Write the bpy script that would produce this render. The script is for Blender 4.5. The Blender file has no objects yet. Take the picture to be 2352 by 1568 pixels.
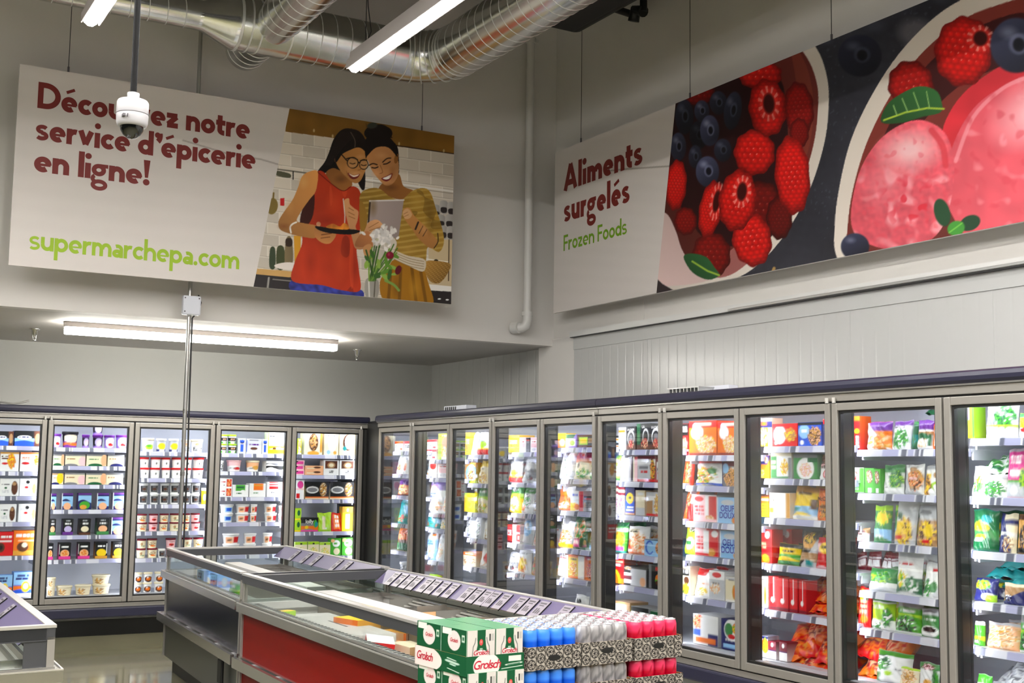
import bpy, bmesh, math, random
import numpy as np
from mathutils import Vector, Matrix
C = bpy.context.scene.collection
rnd = random.Random(7)
# ---------------------------------------------------------------- camera, light, exposure
F_PX, YAW, PITCH, ROLL, EYE = 2808.8, math.radians(29.836), math.radians(5.975), math.radians(.809), Vector((0, 0, 1.6))
fw = Vector((math.sin(YAW)*math.cos(PITCH), math.cos(YAW)*math.cos(PITCH), math.sin(PITCH)))
r0 = Vector((math.cos(YAW), -math.sin(YAW), 0)); u0 = r0.cross(fw)
rt = r0*math.cos(ROLL)+u0*math.sin(ROLL); up = -r0*math.sin(ROLL)+u0*math.cos(ROLL)
cam = bpy.data.cameras.new('camera'); cam_o = bpy.data.objects.new('camera', cam); C.objects.link(cam_o)
cam.sensor_width = 36; cam.lens = 36*F_PX/2352; cam.clip_start = .05; cam.clip_end = 100
cam_o.matrix_world = Matrix(((rt.x, up.x, -fw.x, EYE.x), (rt.y, up.y, -fw.y, EYE.y), (rt.z, up.z, -fw.z, EYE.z), (0, 0, 0, 1)))
sc = bpy.context.scene; sc.camera = cam_o
world = bpy.data.worlds.new('store_ambient'); sc.world = world; world.use_nodes = True
world.node_tree.nodes['Background'].inputs[0].default_value = (1, .97, .93, 1)
world.node_tree.nodes['Background'].inputs[1].default_value = .012
vs = sc.view_settings
sc.display_settings.display_device = 'sRGB'
vs.view_transform = 'Standard'; vs.look = 'None'; vs.gamma = 1; vs.use_curve_mapping = False; vs.exposure = 1.02
sc.cycles.max_bounces = 10; sc.cycles.transparent_max_bounces = 24; sc.cycles.diffuse_bounces = 4; sc.cycles.glossy_bounces = 4
sc.cycles.sample_clamp_indirect = 6; sc.cycles.use_denoising = True
L_ROW, L_SOFFIT, L_CASE = 50.0, 30.0, 9.0      # emission of the ceiling rows, the soffit strip, the freezer strips

def ray(x, y): return fw+rt*((x-1176)/F_PX)-up*((y-784)/F_PX)
def at(x, y, ax, val):
    """the point of the plane axis=val that the photograph shows at pixel x, y"""
    d = ray(x, y); return EYE+d*((val-EYE[ax])/d[ax])
def proj(X, Y, Z):
    X, Y, Z = X-EYE.x, Y-EYE.y, Z-EYE.z
    dd = X*fw.x+Y*fw.y+Z*fw.z
    return 1176+F_PX*(X*rt.x+Y*rt.y+Z*rt.z)/dd, 784-F_PX*(X*up.x+Y*up.y+Z*up.z)/dd

# ---------------------------------------------------------------- colour and materials
def lin(c):
    c = np.asarray(c, float)/255.
    return np.where(c <= .04045, c/12.92, ((c+.055)/1.055)**2.4)
def hx(s): return tuple(int(s[i:i+2], 16) for i in (0, 2, 4))
MATS = {}
def mat(name, rgb, rough=.5, metal=0., spec=.5, noise=0., nscale=8., bump=0., emit=0., coat=0., aniso=None):
    m = bpy.data.materials.new(name); m.use_nodes = True; nt = m.node_tree; b = nt.nodes['Principled BSDF']
    col = tuple(lin(rgb))+(1,)
    b.inputs['Base Color'].default_value = col; b.inputs['Roughness'].default_value = rough
    b.inputs['Metallic'].default_value = metal; b.inputs['Specular IOR Level'].default_value = spec
    b.inputs['Coat Weight'].default_value = coat
    if emit:
        b.inputs['Emission Color'].default_value = col; b.inputs['Emission Strength'].default_value = emit
    if noise or bump:
        tc = nt.nodes.new('ShaderNodeTexCoord'); mp = nt.nodes.new('ShaderNodeMapping'); nz = nt.nodes.new('ShaderNodeTexNoise')
        nt.links.new(tc.outputs['Object'], mp.inputs[0]); nt.links.new(mp.outputs[0], nz.inputs[0])
        if aniso: mp.inputs['Scale'].default_value = aniso
        nz.inputs['Scale'].default_value = nscale; nz.inputs['Detail'].default_value = 5
        if noise:
            mx = nt.nodes.new('ShaderNodeMix'); mx.data_type = 'RGBA'
            mx.inputs[6].default_value = tuple(x*(1-noise) for x in col[:3])+(1,); mx.inputs[7].default_value = tuple(min(1, x*(1+noise)) for x in col[:3])+(1,)
            nt.links.new(nz.outputs[0], mx.inputs[0]); nt.links.new(mx.outputs[2], b.inputs['Base Color'])
        if bump:
            bp = nt.nodes.new('ShaderNodeBump'); bp.inputs['Strength'].default_value = bump; bp.inputs['Distance'].default_value = .01
            nt.links.new(nz.outputs[0], bp.inputs['Height']); nt.links.new(bp.outputs[0], b.inputs['Normal'])
    MATS[name] = m; return m
def print_mat(name, rough, spec=.4, bump=0.):
    m = mat(name, (200, 200, 200), rough, spec=spec, bump=bump, nscale=60); nt = m.node_tree; b = nt.nodes['Principled BSDF']
    a = nt.nodes.new('ShaderNodeAttribute'); a.attribute_name = 'Col'
    nt.links.new(a.outputs['Color'], b.inputs['Base Color']); return m
def glass_mat(name, tint, k, lo):
    m = bpy.data.materials.new(name); m.use_nodes = True; nt = m.node_tree; nt.nodes.clear()
    o = nt.nodes.new('ShaderNodeOutputMaterial'); mx = nt.nodes.new('ShaderNodeMixShader'); t = nt.nodes.new('ShaderNodeBsdfTransparent')
    g = nt.nodes.new('ShaderNodeBsdfGlossy'); fr = nt.nodes.new('ShaderNodeFresnel'); ml = nt.nodes.new('ShaderNodeMath')
    t.inputs[0].default_value = tint+(1,); g.inputs['Roughness'].default_value = .015; fr.inputs[0].default_value = 1.5
    ml.operation = 'MULTIPLY_ADD'; ml.inputs[1].default_value = k; ml.inputs[2].default_value = lo
    nt.links.new(fr.outputs[0], ml.inputs[0]); nt.links.new(ml.outputs[0], mx.inputs[0]); nt.links.new(t.outputs[0], mx.inputs[1])
    nt.links.new(g.outputs[0], mx.inputs[2]); nt.links.new(mx.outputs[0], o.inputs[0]); MATS[name] = m; return m
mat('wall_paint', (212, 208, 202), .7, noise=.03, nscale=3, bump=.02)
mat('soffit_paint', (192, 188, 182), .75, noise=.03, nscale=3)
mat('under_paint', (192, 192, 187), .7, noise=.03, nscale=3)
mat('ceiling_paint', (118, 115, 110), .8, noise=.08, nscale=2)
mat('panel_white', (184, 184, 181), .25, spec=.5, noise=.02, nscale=2)
mat('trim_metal', (190, 190, 188), .3, metal=.7)
mat('trim_white', (205, 204, 200), .5)
mat('alu', (158, 154, 147), .38, metal=.45, noise=.04, nscale=30)
mat('alu_dull', (150, 148, 142), .4, metal=.6)
mat('steel', (205, 203, 198), .24, metal=.92, noise=.05, nscale=12)
mat('steel_edge', (225, 222, 216), .3, metal=.7)
mat('rim_dark', (74, 75, 78), .35, metal=.3)
mat('navy_bumper', (42, 42, 62), .38, noise=.04)
mat('black', (13, 13, 13), .5)
mat('gasket', (24, 24, 24), .5)
mat('mullion', (62, 62, 60), .35, metal=.4)
mat('case_white', (206, 208, 216), .4)
mat('case_grey', (196, 199, 206), .4, metal=.1)
mat('shelf_wire', (214, 216, 222), .35, metal=.2)
mat('kick_black', (14, 15, 14), .35)
mat('panel_navy', (20, 25, 36), .22, spec=.3, noise=.06, nscale=2)
mat('panel_grey', (52, 54, 52), .3, noise=.06, nscale=2)
mat('panel_red', (122, 9, 3), .42, spec=.12, noise=.03)
mat('tub_white', (205, 203, 198), .4, noise=.04)
mat('tub_brown', (96, 84, 66), .5)
mat('lilac_strip', (94, 86, 116), .4)
mat('tag_paper', (142, 135, 144), .4)
mat('ink', (84, 80, 84), .6)
mat('wire_black', (20, 20, 20), .4, metal=.3)
mat('plastic_white', (168, 166, 168), .35)
mat('galv', (222, 223, 220), .2, metal=1., noise=.14, nscale=5, bump=.035, aniso=(1, 1, 1))
mat('duct_seam', (225, 225, 222), .4, metal=.5)
mat('pole_black', (12, 11, 11), .55, spec=.15)
mat('dome', (10, 12, 11), .06, spec=.8)
mat('pipe_white', (205, 203, 198), .4)
mat('conduit', (190, 190, 186), .3, metal=.8)
mat('cable', (28, 28, 28), .5)
mat('board_white', (214, 208, 203), .5)
mat('board_edge', (226, 222, 214), .5)
mat('text_red', (118, 28, 20), .55)
mat('text_green', (150, 184, 14), .55)
mat('text_green_deep', (112, 160, 12), .55)
mat('led', (255, 253, 250), .4, emit=L_ROW)
mat('led_soffit', (255, 252, 244), .4, emit=L_SOFFIT)
mat('led_case', (244, 246, 255), .4, emit=L_CASE); mat('added_fill_glow', (244, 246, 255), .4, emit=L_CASE*.9)
mat('lamp_body', (190, 182, 180), .4)
mat('carton_brown', (150, 104, 60), .7)
mat('can_top', (205, 203, 206), .25, metal=.8)
mat('cap_white', (236, 234, 230), .4)
print_mat('print', .5, .3); print_mat('film', .28, .5, .08); print_mat('can_paint', .24, .5); print_mat('poster', .45, .25)
glass_mat('door_glass', (.975, .99, .985), .36, .0); glass_mat('island_glass', (.95, .985, .97), .45, .01)

# ---------------------------------------------------------------- mesh helpers
class MB:
    def __init__(s): s.v = []; s.f = []; s.m = []; s.sm = []; s.mats = []; s.col = {}
    def mi(s, m):
        if m not in s.mats: s.mats.append(m)
        return s.mats.index(m)
    def add(s, vs_, fs, m, smooth=False, cols=None):
        o = len(s.v); s.v += [tuple(p) for p in vs_]; k = s.mi(m)
        for f in fs: s.f.append(tuple(i+o for i in f)); s.m.append(k); s.sm.append(smooth)
        if cols is not None:
            for i, c in enumerate(cols): s.col[o+i] = c
        return s
    def box(s, a, b, m, c=0.0):
        (x0, y0, z0), (x1, y1, z1) = [(min(p, q)) for p, q in zip(a, b)], [(max(p, q)) for p, q in zip(a, b)]
        if c <= 0:
            v = [(x, y, z) for z in (z0, z1) for y in (y0, y1) for x in (x0, x1)]
            return s.add(v, [(0, 2, 3, 1), (4, 5, 7, 6), (0, 1, 5, 4), (2, 6, 7, 3), (0, 4, 6, 2), (1, 3, 7, 5)], m)
        bm = bmesh.new(); bmesh.ops.create_cube(bm, size=1)
        for w in bm.verts: w.co = ((w.co.x+.5)*(x1-x0)+x0, (w.co.y+.5)*(y1-y0)+y0, (w.co.z+.5)*(z1-z0)+z0)
        bmesh.ops.bevel(bm, geom=bm.edges[:], offset=min(c, .45*min(x1-x0, y1-y0, z1-z0)), segments=2, profile=.6, affect='EDGES')
        bm.verts.index_update(); s.add([w.co[:] for w in bm.verts], [[w.index for w in f.verts] for f in bm.faces], m); bm.free(); return s
    def hexa(s, P, m):
        """box from eight points: four of the bottom ring, four of the top ring"""
        return s.add(P, [(3, 2, 1, 0), (4, 5, 6, 7), (0, 1, 5, 4), (1, 2, 6, 5), (2, 3, 7, 6), (3, 0, 4, 7)], m)
    def tube(s, pts, rads, m, n=16, caps=True, smooth=True):
        pts = [Vector(p) for p in pts]
        if not hasattr(rads, '__len__'): rads = [rads]*len(pts)
        vs_, fs = [], []; ref = None
        for i, p in enumerate(pts):
            t = (pts[min(i+1, len(pts)-1)]-pts[max(i-1, 0)])
            t = t.normalized() if t.length > 1e-9 else Vector((0, 0, 1))
            if ref is None: ref = Vector((0, 0, 1)) if abs(t.z) < .9 else Vector((1, 0, 0))
            a = (ref-t*ref.dot(t)).normalized(); b = t.cross(a); ref = a
            for k in range(n):
                w = 2*math.pi*k/n; vs_.append(p+(a*math.cos(w)+b*math.sin(w))*rads[i])
        for i in range(len(pts)-1):
            for k in range(n): fs.append((i*n+k, i*n+(k+1) % n, (i+1)*n+(k+1) % n, (i+1)*n+k))
        s.add(vs_, fs, m, smooth)
        if caps:
            s.add(vs_[:n], [tuple(reversed(range(n)))], m); s.add(vs_[-n:], [tuple(range(n))], m)
        return s
    def lathe(s, prof, m, n=24, cols=None, c=(0, 0)):
        vs_, fs, cc = [], [], []
        for i, (r, z) in enumerate(prof):
            for k in range(n):
                w = 2*math.pi*k/n-math.pi/2; vs_.append((c[0]+r*math.cos(w), c[1]+r*math.sin(w), z))
                if cols is not None: cc.append(cols(((w+math.pi/2)/(2*math.pi)+.5) % 1, i))
        for i in range(len(prof)-1):
            for k in range(n): fs.append((i*n+k, i*n+(k+1) % n, (i+1)*n+(k+1) % n, (i+1)*n+k))
        s.add(vs_, fs, m, True, cc if cols is not None else None)
        s.add(vs_[-n:], [tuple(range(n))], m, False, cc[-n:] if cols is not None else None)
        s.add(vs_[:n], [tuple(reversed(range(n)))], m, False, cc[:n] if cols is not None else None)
        return s
    def mesh(s, name):
        me = bpy.data.meshes.new(name); me.from_pydata(s.v, [], s.f); me.update()
        for m in s.mats: me.materials.append(MATS[m])
        me.polygons.foreach_set('material_index', s.m); me.polygons.foreach_set('use_smooth', s.sm)
        if s.col:
            a = me.color_attributes.new('Col', 'FLOAT_COLOR', 'POINT'); arr = np.ones((len(s.v), 4), np.float32)
            for i, c in s.col.items(): arr[i, :3] = c
            a.data.foreach_set('color', arr.ravel())
        return me
    def build(s, name, parent=None, loc=None, rz=0):
        o = bpy.data.objects.new(name, s.mesh(name)); C.objects.link(o)
        if parent: o.parent = parent
        if loc is not None: o.location = loc
        o.rotation_euler.z = rz; return o
def tag(o, label=None, cat=None, group=None, kind=None):
    if label: o['label'] = label
    if cat: o['category'] = cat
    if group: o['group'] = group
    if kind: o['kind'] = kind
    return o
def empty(name, loc=(0, 0, 0), rz=0):
    o = bpy.data.objects.new(name, None); C.objects.link(o); o.location = loc; o.rotation_euler.z = rz; o.empty_display_size = .1; return o
def copy_tree(o, parent=None):
    c = o.copy(); C.objects.link(c); c.parent = parent
    for ch in list(o.children): copy_tree(ch, c)
    return c
def struct(mb, name, label=None):
    o = mb.build(name); o['kind'] = 'structure'
    if label: o['label'] = label
    return o

# ---------------------------------------------------------------- the room
XW, YS, YW, ZC, ZS = 6.2, 10.0, 12.78, 6.25, 2.79        # right wall, soffit front, back wall, ceiling, soffit underside
m = mat('floor_tile', (128, 124, 100), .1, spec=.5, noise=.05, nscale=1.2, coat=.15)
nt = m.node_tree; b = nt.nodes['Principled BSDF']
br = nt.nodes.new('ShaderNodeTexBrick'); tc = nt.nodes.new('ShaderNodeTexCoord'); nt.links.new(tc.outputs['Object'], br.inputs[0])
br.offset = 0; br.inputs['Scale'].default_value = 1; br.inputs['Brick Width'].default_value = .61; br.inputs['Row Height'].default_value = .61; br.inputs['Mortar Size'].default_value = .0025
br.inputs['Color1'].default_value = tuple(lin((124, 120, 92)))+(1,); br.inputs['Color2'].default_value = tuple(lin((130, 126, 99)))+(1,); br.inputs['Mortar'].default_value = tuple(lin((100, 97, 76)))+(1,)
nt.links.new(br.outputs[0], b.inputs['Base Color'])
struct(MB().box((-8, -6, -.1), (8, 13.2, 0), 'floor_tile'), 'floor')
struct(MB().box((-8, -6, ZC), (8, 13.2, ZC+.1), 'ceiling_paint'), 'ceiling')
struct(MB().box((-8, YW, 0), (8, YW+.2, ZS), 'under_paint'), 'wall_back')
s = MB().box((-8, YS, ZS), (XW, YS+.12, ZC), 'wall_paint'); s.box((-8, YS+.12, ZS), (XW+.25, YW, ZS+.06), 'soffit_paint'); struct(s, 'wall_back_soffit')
s = MB().box((XW, -6, 2.86), (XW+.25, YW, ZC), 'wall_paint'); struct(s, 'wall_right')
# insulated panels: thin vertical ribs every few centimetres, a seam every 1.15 m
s = MB(); y = -6.; k = 0
YP = 9.57
vsx, fsx = [], []
ys = []
yy = YP
while yy > 2.5:
    w = .0009; ys += [(yy, 0), (yy-.012, w), (yy-.105, w), (yy-.117, 0)]; yy -= .12
ys.append((2.5, 0)); ys.append((-6, 0))
for (q, dx) in ys: vsx += [(XW-.04-dx, q, 0), (XW-.04-dx, q, 2.72)]
for i in range(len(ys)-1): fsx.append((2*i, 2*i+1, 2*i+3, 2*i+2))
s.add(vsx, fsx, 'panel_white'); s.box((XW-.039, -6, 0), (XW+.25, YP, 2.72), 'panel_white')
for k in range(6): s.box((XW-.0425, 8.42-1.17*k-.005, 0), (XW-.04, 8.42-1.17*k+.005, 2.72), 'panel_white')
struct(s, 'wall_right_panel')
s = MB().box((XW-.05, -6, 2.72), (XW+.02, YP, 2.835), 'panel_white')
struct(s, 'trim_1')
s = MB().box((XW-.085, -6, 2.835), (XW+.02, YP+.02, 2.885), 'trim_white'); s.box((XW-.10, 3.5, 2.838), (XW-.086, 7.3, 2.856), 'trim_metal', .004); s.box((XW-.09, -6, 2.829), (XW-.05, YP, 2.835), 'gasket')  # thin dark strip stands in for the shade under the overhanging ledge
struct(s, 'trim_2')
struct(MB().box((XW-.015, YP+.012, 0), (XW+.25, 10.26, 2.86), 'wall_paint', .012), 'wall_column')
s = MB(); vsx, fsx, ys = [], [], []; yy = 10.27
while yy < 12.7: ys += [(yy, 0), (yy+.012, .004), (yy+.15, .004), (yy+.162, 0)]; yy += .165
for (q, dx) in ys: vsx += [(XW+.06-dx, q, 0), (XW+.06-dx, q, ZS)]
for i in range(len(ys)-1): fsx.append((2*i, 2*i+2, 2*i+3, 2*i+1))
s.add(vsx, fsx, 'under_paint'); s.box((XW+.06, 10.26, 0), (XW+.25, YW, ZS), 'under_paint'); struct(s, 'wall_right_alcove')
struct(MB().box((XW-.006, 9.05, 2.89), (XW, 8.52, 3.07), 'wall_paint'), 'trim_3')

# ---------------------------------------------------------------- lamps
def led_fixture(name, X, y0, y1, z, label, cables):
    t = empty(name, (X, y1, z)); tag(t, label, 'ceiling light', 'suspended LED light rows')
    h = MB(); h.box((-.036, y0-y1, .018), (.036, 0, .07), 'lamp_body', .006); h.box((-.046, y0-y1, -.010), (.046, .006, .019), 'lamp_body'); h.box((-.055, y0-y1, -.046), (-.0465, .006, .012), 'lamp_body'); h.box((.0465, y0-y1, -.046), (.055, .006, .012), 'lamp_body'); h.build('housing', t)
    d = MB(); prof = [(-.045, -.010), (-.045, -.0115), (-.037, -.040), (-.014, -.059), (.014, -.059), (.037, -.040), (.045, -.0115), (.045, -.010)]
    L = y0-y1; v = [(x, 0.004, zz) for x, zz in prof]+[(x, L, zz) for x, zz in prof]; n = len(prof)
    d.add(v, [(i, i+1, n+i+1, n+i) for i in range(n-1)]+[tuple(range(n))[::-1], tuple(range(n, 2*n))], 'led', False); d.build('diffuser', t)
    for cy in cables:
        c = MB(); c.tube([(0, cy-y1, .07), (0, cy-y1, (4.842 if 2.9 < X < 3 and cy > 4 else ZC)-z)], .003, 'cable', 6); c.tube([(0, cy-y1, .075), (.03, cy-y1-.02, .16), (.012, cy-y1, .33), (0, cy-y1, .5)], .004, 'cable', 6); c.build('suspension_cable', t)
    return t
led_fixture('linear_light', 1.307, -3, 7.38, 4.25, 'suspended white LED light, short bright end left of the security camera pole', (5.0, 2))
led_fixture('linear_light', 2.975, -3, 7.33, 4.25, 'long suspended LED light with grey housing below the silver duct', (7.15, 4.9, 2))
for X in (-.36, -2.03, -3.7):
    led_fixture('linear_light', X, -3, 7.35, 4.25, 'suspended LED light row over the aisles outside the picture', (5.0, 2))
led_fixture('linear_light', 4.6, -3, 3.9, 4.25, 'added unseen LED light row nearest the right wall, above the picture', (3.4, 0))  # extra row added out of view to brighten the lower soffit and column
t = empty('strip_light', (3.05, 10.78, ZS)); tag(t, 'long white strip light under the soffit above the back-wall freezer', 'strip light')
h = MB(); h.box((-1.225, -.05, -.045), (1.225, .05, 0), 'lamp_body', .004); h.build('housing', t)
h = MB(); h.box((-1.22, -.045, -.105), (1.22, .045, -.046), 'led_soffit', .012); h.build('diffuser', t)
# ---------------------------------------------------------------- overhead things
def spiral(mb, p0, p1, r, pitch, m='duct_seam', tw=.0035, skew=.35):
    p0, p1 = Vector(p0), Vector(p1); L = (p1-p0).length; t = (p1-p0)/L
    ref = Vector((0, 0, 1)); a = (ref-t*ref.dot(t)).normalized(); b_ = t.cross(a)
    n = int(L/pitch)
    for i in range(n):
        c = p0+t*((i+.5)*pitch); pts = []
        for k in range(25):
            w = 2*math.pi*k/24; pts.append(c+(a*math.cos(w)+b_*math.sin(w))*(r+.001)+t*(pitch*(k/24-.5)*skew))
        mb.tube(pts, tw, m, 5, False)
ZD, YD, RD = 5.0, 9.0, .213
du = empty('spiral_duct', (3.4, YD, ZD)); tag(du, 'silver spiral ventilation duct with branches under the ceiling', 'duct')
off = Vector((3.4, YD, ZD))
def dv(p): return Vector(p)-off
a = MB(); a.tube([dv((2.66, YD, ZD)), dv((4.05, YD, ZD))], RD, 'galv', 40); a.build('main_run', du)
a = MB(); spiral(a, dv((3.12, YD, ZD)), dv((4.05, YD, ZD)), RD, .125); a.build('seam', du)
a = MB(); a.tube([dv((2.36, YD, ZD)), dv((2.40, YD, ZD)), dv((2.62, YD, ZD)), dv((2.68, YD, ZD))], [.115, .115, RD, RD], 'galv', 40); a.tube([dv((2.655, YD, ZD)), dv((2.675, YD, ZD))], RD+.006, 'duct_seam', 40); a.build('reducer', du)
a = MB(); a.tube([dv((-2.5, YD, ZD)), dv((2.39, YD, ZD))], .115, 'galv', 32); a.build('small_run', du)
a = MB(); spiral(a, dv((-.5, YD, ZD)), dv((2.36, YD, ZD)), .115, .135); a.build('seam', du)
# elbow of pleated segments, then the run towards the viewer
R = .36; ex, ey = 4.05, YD-R; pts = []
for i in range(13):
    w = math.pi/2*i/12; pts.append(dv((ex+R*math.sin(w), ey+R*math.cos(w), ZD)))
a = MB(); a.tube(pts, RD, 'galv', 40); a.build('elbow', du)
a = MB()
for i in range(0, 13, 2):
    w = math.pi/2*i/12; c = Vector((ex+R*math.sin(w), ey+R*math.cos(w), ZD))-off; rr = Vector((math.sin(w), math.cos(w), 0)); pp = []
    for k in range(29):
        q = 2*math.pi*k/28; pp.append(c+(rr*math.cos(q)+Vector((0, 0, 1))*math.sin(q))*(RD+.002))
    a.tube(pp, .005, 'duct_seam', 5, False)
a.build('elbow_seam', du)
a = MB(); a.tube([dv((ex+R, ey, ZD)), dv((ex+R, -2, ZD))], RD, 'galv', 40); a.build('long_run', du)
a = MB(); spiral(a, dv((ex+R, ey, ZD)), dv((ex+R, 4, ZD)), RD, .125); a.build('seam', du)
a = MB(); a.tube([dv((2.93, YD, ZD)), dv((2.93, 4, ZD))], .165, 'galv', 36); a.build('branch_run', du)
a = MB(); spiral(a, dv((2.93, 8.72, ZD)), dv((2.93, 5, ZD)), .165, .125); a.build('seam', du)
a = MB(); a.tube([dv((2.93, YD, ZD)), dv((2.93, 9.62, ZD))], .16, 'galv', 36); spiral(a, dv((2.93, 9.2, ZD)), dv((2.93, 9.6, ZD)), .16, .1); a.build('stub', du)
for xx in (2.74, 2.82, 3.06): a = MB(); a.tube([dv((xx, YD, ZD)), dv((xx+.012, YD, ZD))], RD+.004, 'duct_seam', 40); a.build('collar', du)
for xx, yy in ((3.25, YD), (4.41, 7.4), (1.2, YD), (4.41, 5.2)): a = MB(); a.tube([dv((xx, yy, ZD+.1)), dv((xx, yy, ZC))], .005, 'conduit', 6); a.build('hanger_rod', du)

def px_poly(mb, pts, plane_ax, val, thick, m):
    """slab traced on one plane of the room, with its own thickness away from the viewer"""
    P = [at(x, y, plane_ax, val) for x, y in pts]
    o = Vector((0, 0, 0)); o[plane_ax] = thick; n = len(P)
    mb.add(P+[p+o for p in P], [tuple(range(n)), tuple(range(n, 2*n))[::-1]]+[(i, (i+1) % n, n+(i+1) % n, n+i) for i in range(n)], m)
# black air handler at the ceiling over the corner
hv = empty('air_handler', (5.02, 7.75, 5.40)); tag(hv, 'black air handling unit under the ceiling behind the silver duct', 'air handler')
s = MB(); s.box((-.1, -2.6, 0), (.62, 1.0, .5), 'black', .05); s.build('casing', hv)
s = MB(); s.box((-.06, -2.4, -.03), (.5, .9, 0), 'black', .01); s.build('lower_flange', hv)
s = MB(); P = [at(1405, 18, 0, 5.95), at(1455, 34, 0, 5.95), at(1478, 26, 0, 5.95), at(1472, -20, 0, 5.95)]
o_ = P[1].copy(); t = empty('black_pipe', o_); tag(t, 'black iron pipe with elbow joint hanging beside the air handler', 'pipe')
s.tube([P[0]-o_, P[1]-o_], .032, 'black', 12); s.tube([Vector((0, 0, -.06)), Vector((.0, -.03, .03)), P[2]-o_], .05, 'black', 12); s.build('run', t)
s = MB(); s.tube([P[2]-o_, Vector((P[2].x-o_.x, P[2].y-o_.y, ZC-o_.z))], .032, 'black', 12); s.build('riser', t)

# dome camera on its pole
p = at(304, 265, 1, 4.8); dc = empty('dome_camera', (p.x, p.y, p.z)); tag(dc, 'white dome security camera on a black ceiling pole before the left sign', 'security camera')
s = MB(); s.tube([(0, 0, .1), (0, 0, (ZC-p.z)/.775)], .0165, 'pole_black', 14); s.build('pole', dc); dc.scale = (.775,)*3
s = MB(); s.lathe([(.03, .115), (.03, .085), (.072, .075), (.078, .065), (.079, .005), (.0785, .003), (.0785, .0), (.079, -.002), (.077, -.04), (.073, -.052), (.066, -.06), (.0, -.06)][::-1], 'plastic_white', 32)
s.build('housing', dc)
s = MB(); s.tube([(.0794*math.cos(q), .0794*math.sin(q), .004) for q in np.linspace(0, 2*math.pi, 41)], .0012, 'ink', 5, False); s.build('joint_line', dc)
s = MB(); s.lathe([(.0, -.122), (.02, -.118), (.042, -.102), (.056, -.078), (.058, -.058)], 'dome', 28); s.build('dome', dc)
s = MB(); s.box((-.062, -.0795, -.028), (-.05, -.04, -.016), 'ink'); s.box((-.04, -.0795, -.028), (-.037, -.05, -.014), 'ink'); s.build('marking', dc)

# white pipe on the soffit with its elbow
p = at(1211, 745, 1, 9.86); t = empty('drain_pipe', (p.x, 9.86, p.z)); tag(t, 'white vertical pipe with an elbow fitting on the soffit beside the corner', 'pipe')
s = MB(); s.tube([(0, 0, .05), (0, 0, ZC-p.z)], .038, 'pipe_white', 16); s.build('riser', t)
s = MB(); s.tube([(0, 0, .1), (0, 0, .04), (-.012, .01, -.01), (-.04, .03, -.03), (-.075, .06, -.03)], .045, 'pipe_white', 16); s.tube([(0, 0, .08), (0, 0, .12)], .052, 'pipe_white', 16); s.tube([(-.07, .03, -.03), (-.1, .1, -.03)], .055, 'pipe_white', 14); s.build('elbow', t)
s = MB(); zz = at(1213, 98, 1, 9.86).z-p.z; s.tube([(0, 0, zz), (0, 0, zz+.05)], .05, 'pipe_white', 16); s.box((-.09, 0, zz+.02), (.09, .02, zz+.05), 'pipe_white'); s.build('bracket', t)

# conduit with the junction box; it lands on the far chest freezer
p = at(412, 1252, 1, 9.84); q = at(432, 702, 1, 9.84); t = empty('conduit_pole', (p.x, 9.84, p.z)); tag(t, 'thin metal conduit with junction box crossing the strip light', 'conduit')
dz = q.z-p.z
s = MB(); s.tube([(0, 0, -.06), (0, 0, ZC-p.z)], .0165, 'conduit', 12); s.build('pipe', t)
s = MB(); s.tube([(.03, -.012, -.05), (.032, -.014, .8), (.026, -.014, 1.3), (.024, -.012, dz-.1), (.07, -.02, dz-.04), (.085, -.03, dz+.03), (.06, -.035, dz+.09)], .007, 'cable', 8); s.build('cable', t)
s = MB(); s.box((-.07, -.075, dz-.08), (.075, -.015, dz+.075), 'case_white', .012); s.build('junction_box', t)
s = MB()
for a_, b_ in ((-.055, .055), (-.055, -.055), (.058, .055)): s.tube([(a_, -.077, dz+b_), (a_, -.074, dz+b_)], .006, 'ink', 8)
s.build('screw', t)
s = MB()
for zz in (.55, 1.05): s.tube([(0, 0, zz), (0, 0, zz+.03)], .0185, 'steel', 12)
s.build('coupling', t)

# sprinkler heads under the soffit
for (X, Y, lab) in ((1.705, 11.55, 'small chrome sprinkler head left of the strip light'), (4.8, 11.53, 'small chrome sprinkler head right of the strip light')):
    t = empty('sprinkler_head', (X, Y, ZS)); tag(t, lab, 'sprinkler', 'sprinklers under the soffit')
    s = MB(); s.lathe([(.012, -.075), (.014, -.06), (.024, -.05), (.028, -.012), (.046, -.008), (.046, 0)], 'steel', 16); s.build('body', t)
    s = MB(); s.tube([(-.015, 0, -.055), (-.012, 0, -.09), (0, 0, -.1), (.012, 0, -.09), (.015, 0, -.055)], .004, 'steel', 6); s.lathe([(.022, -.104), (.022, -.1)], 'steel', 14); s.build('deflector', t)

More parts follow.
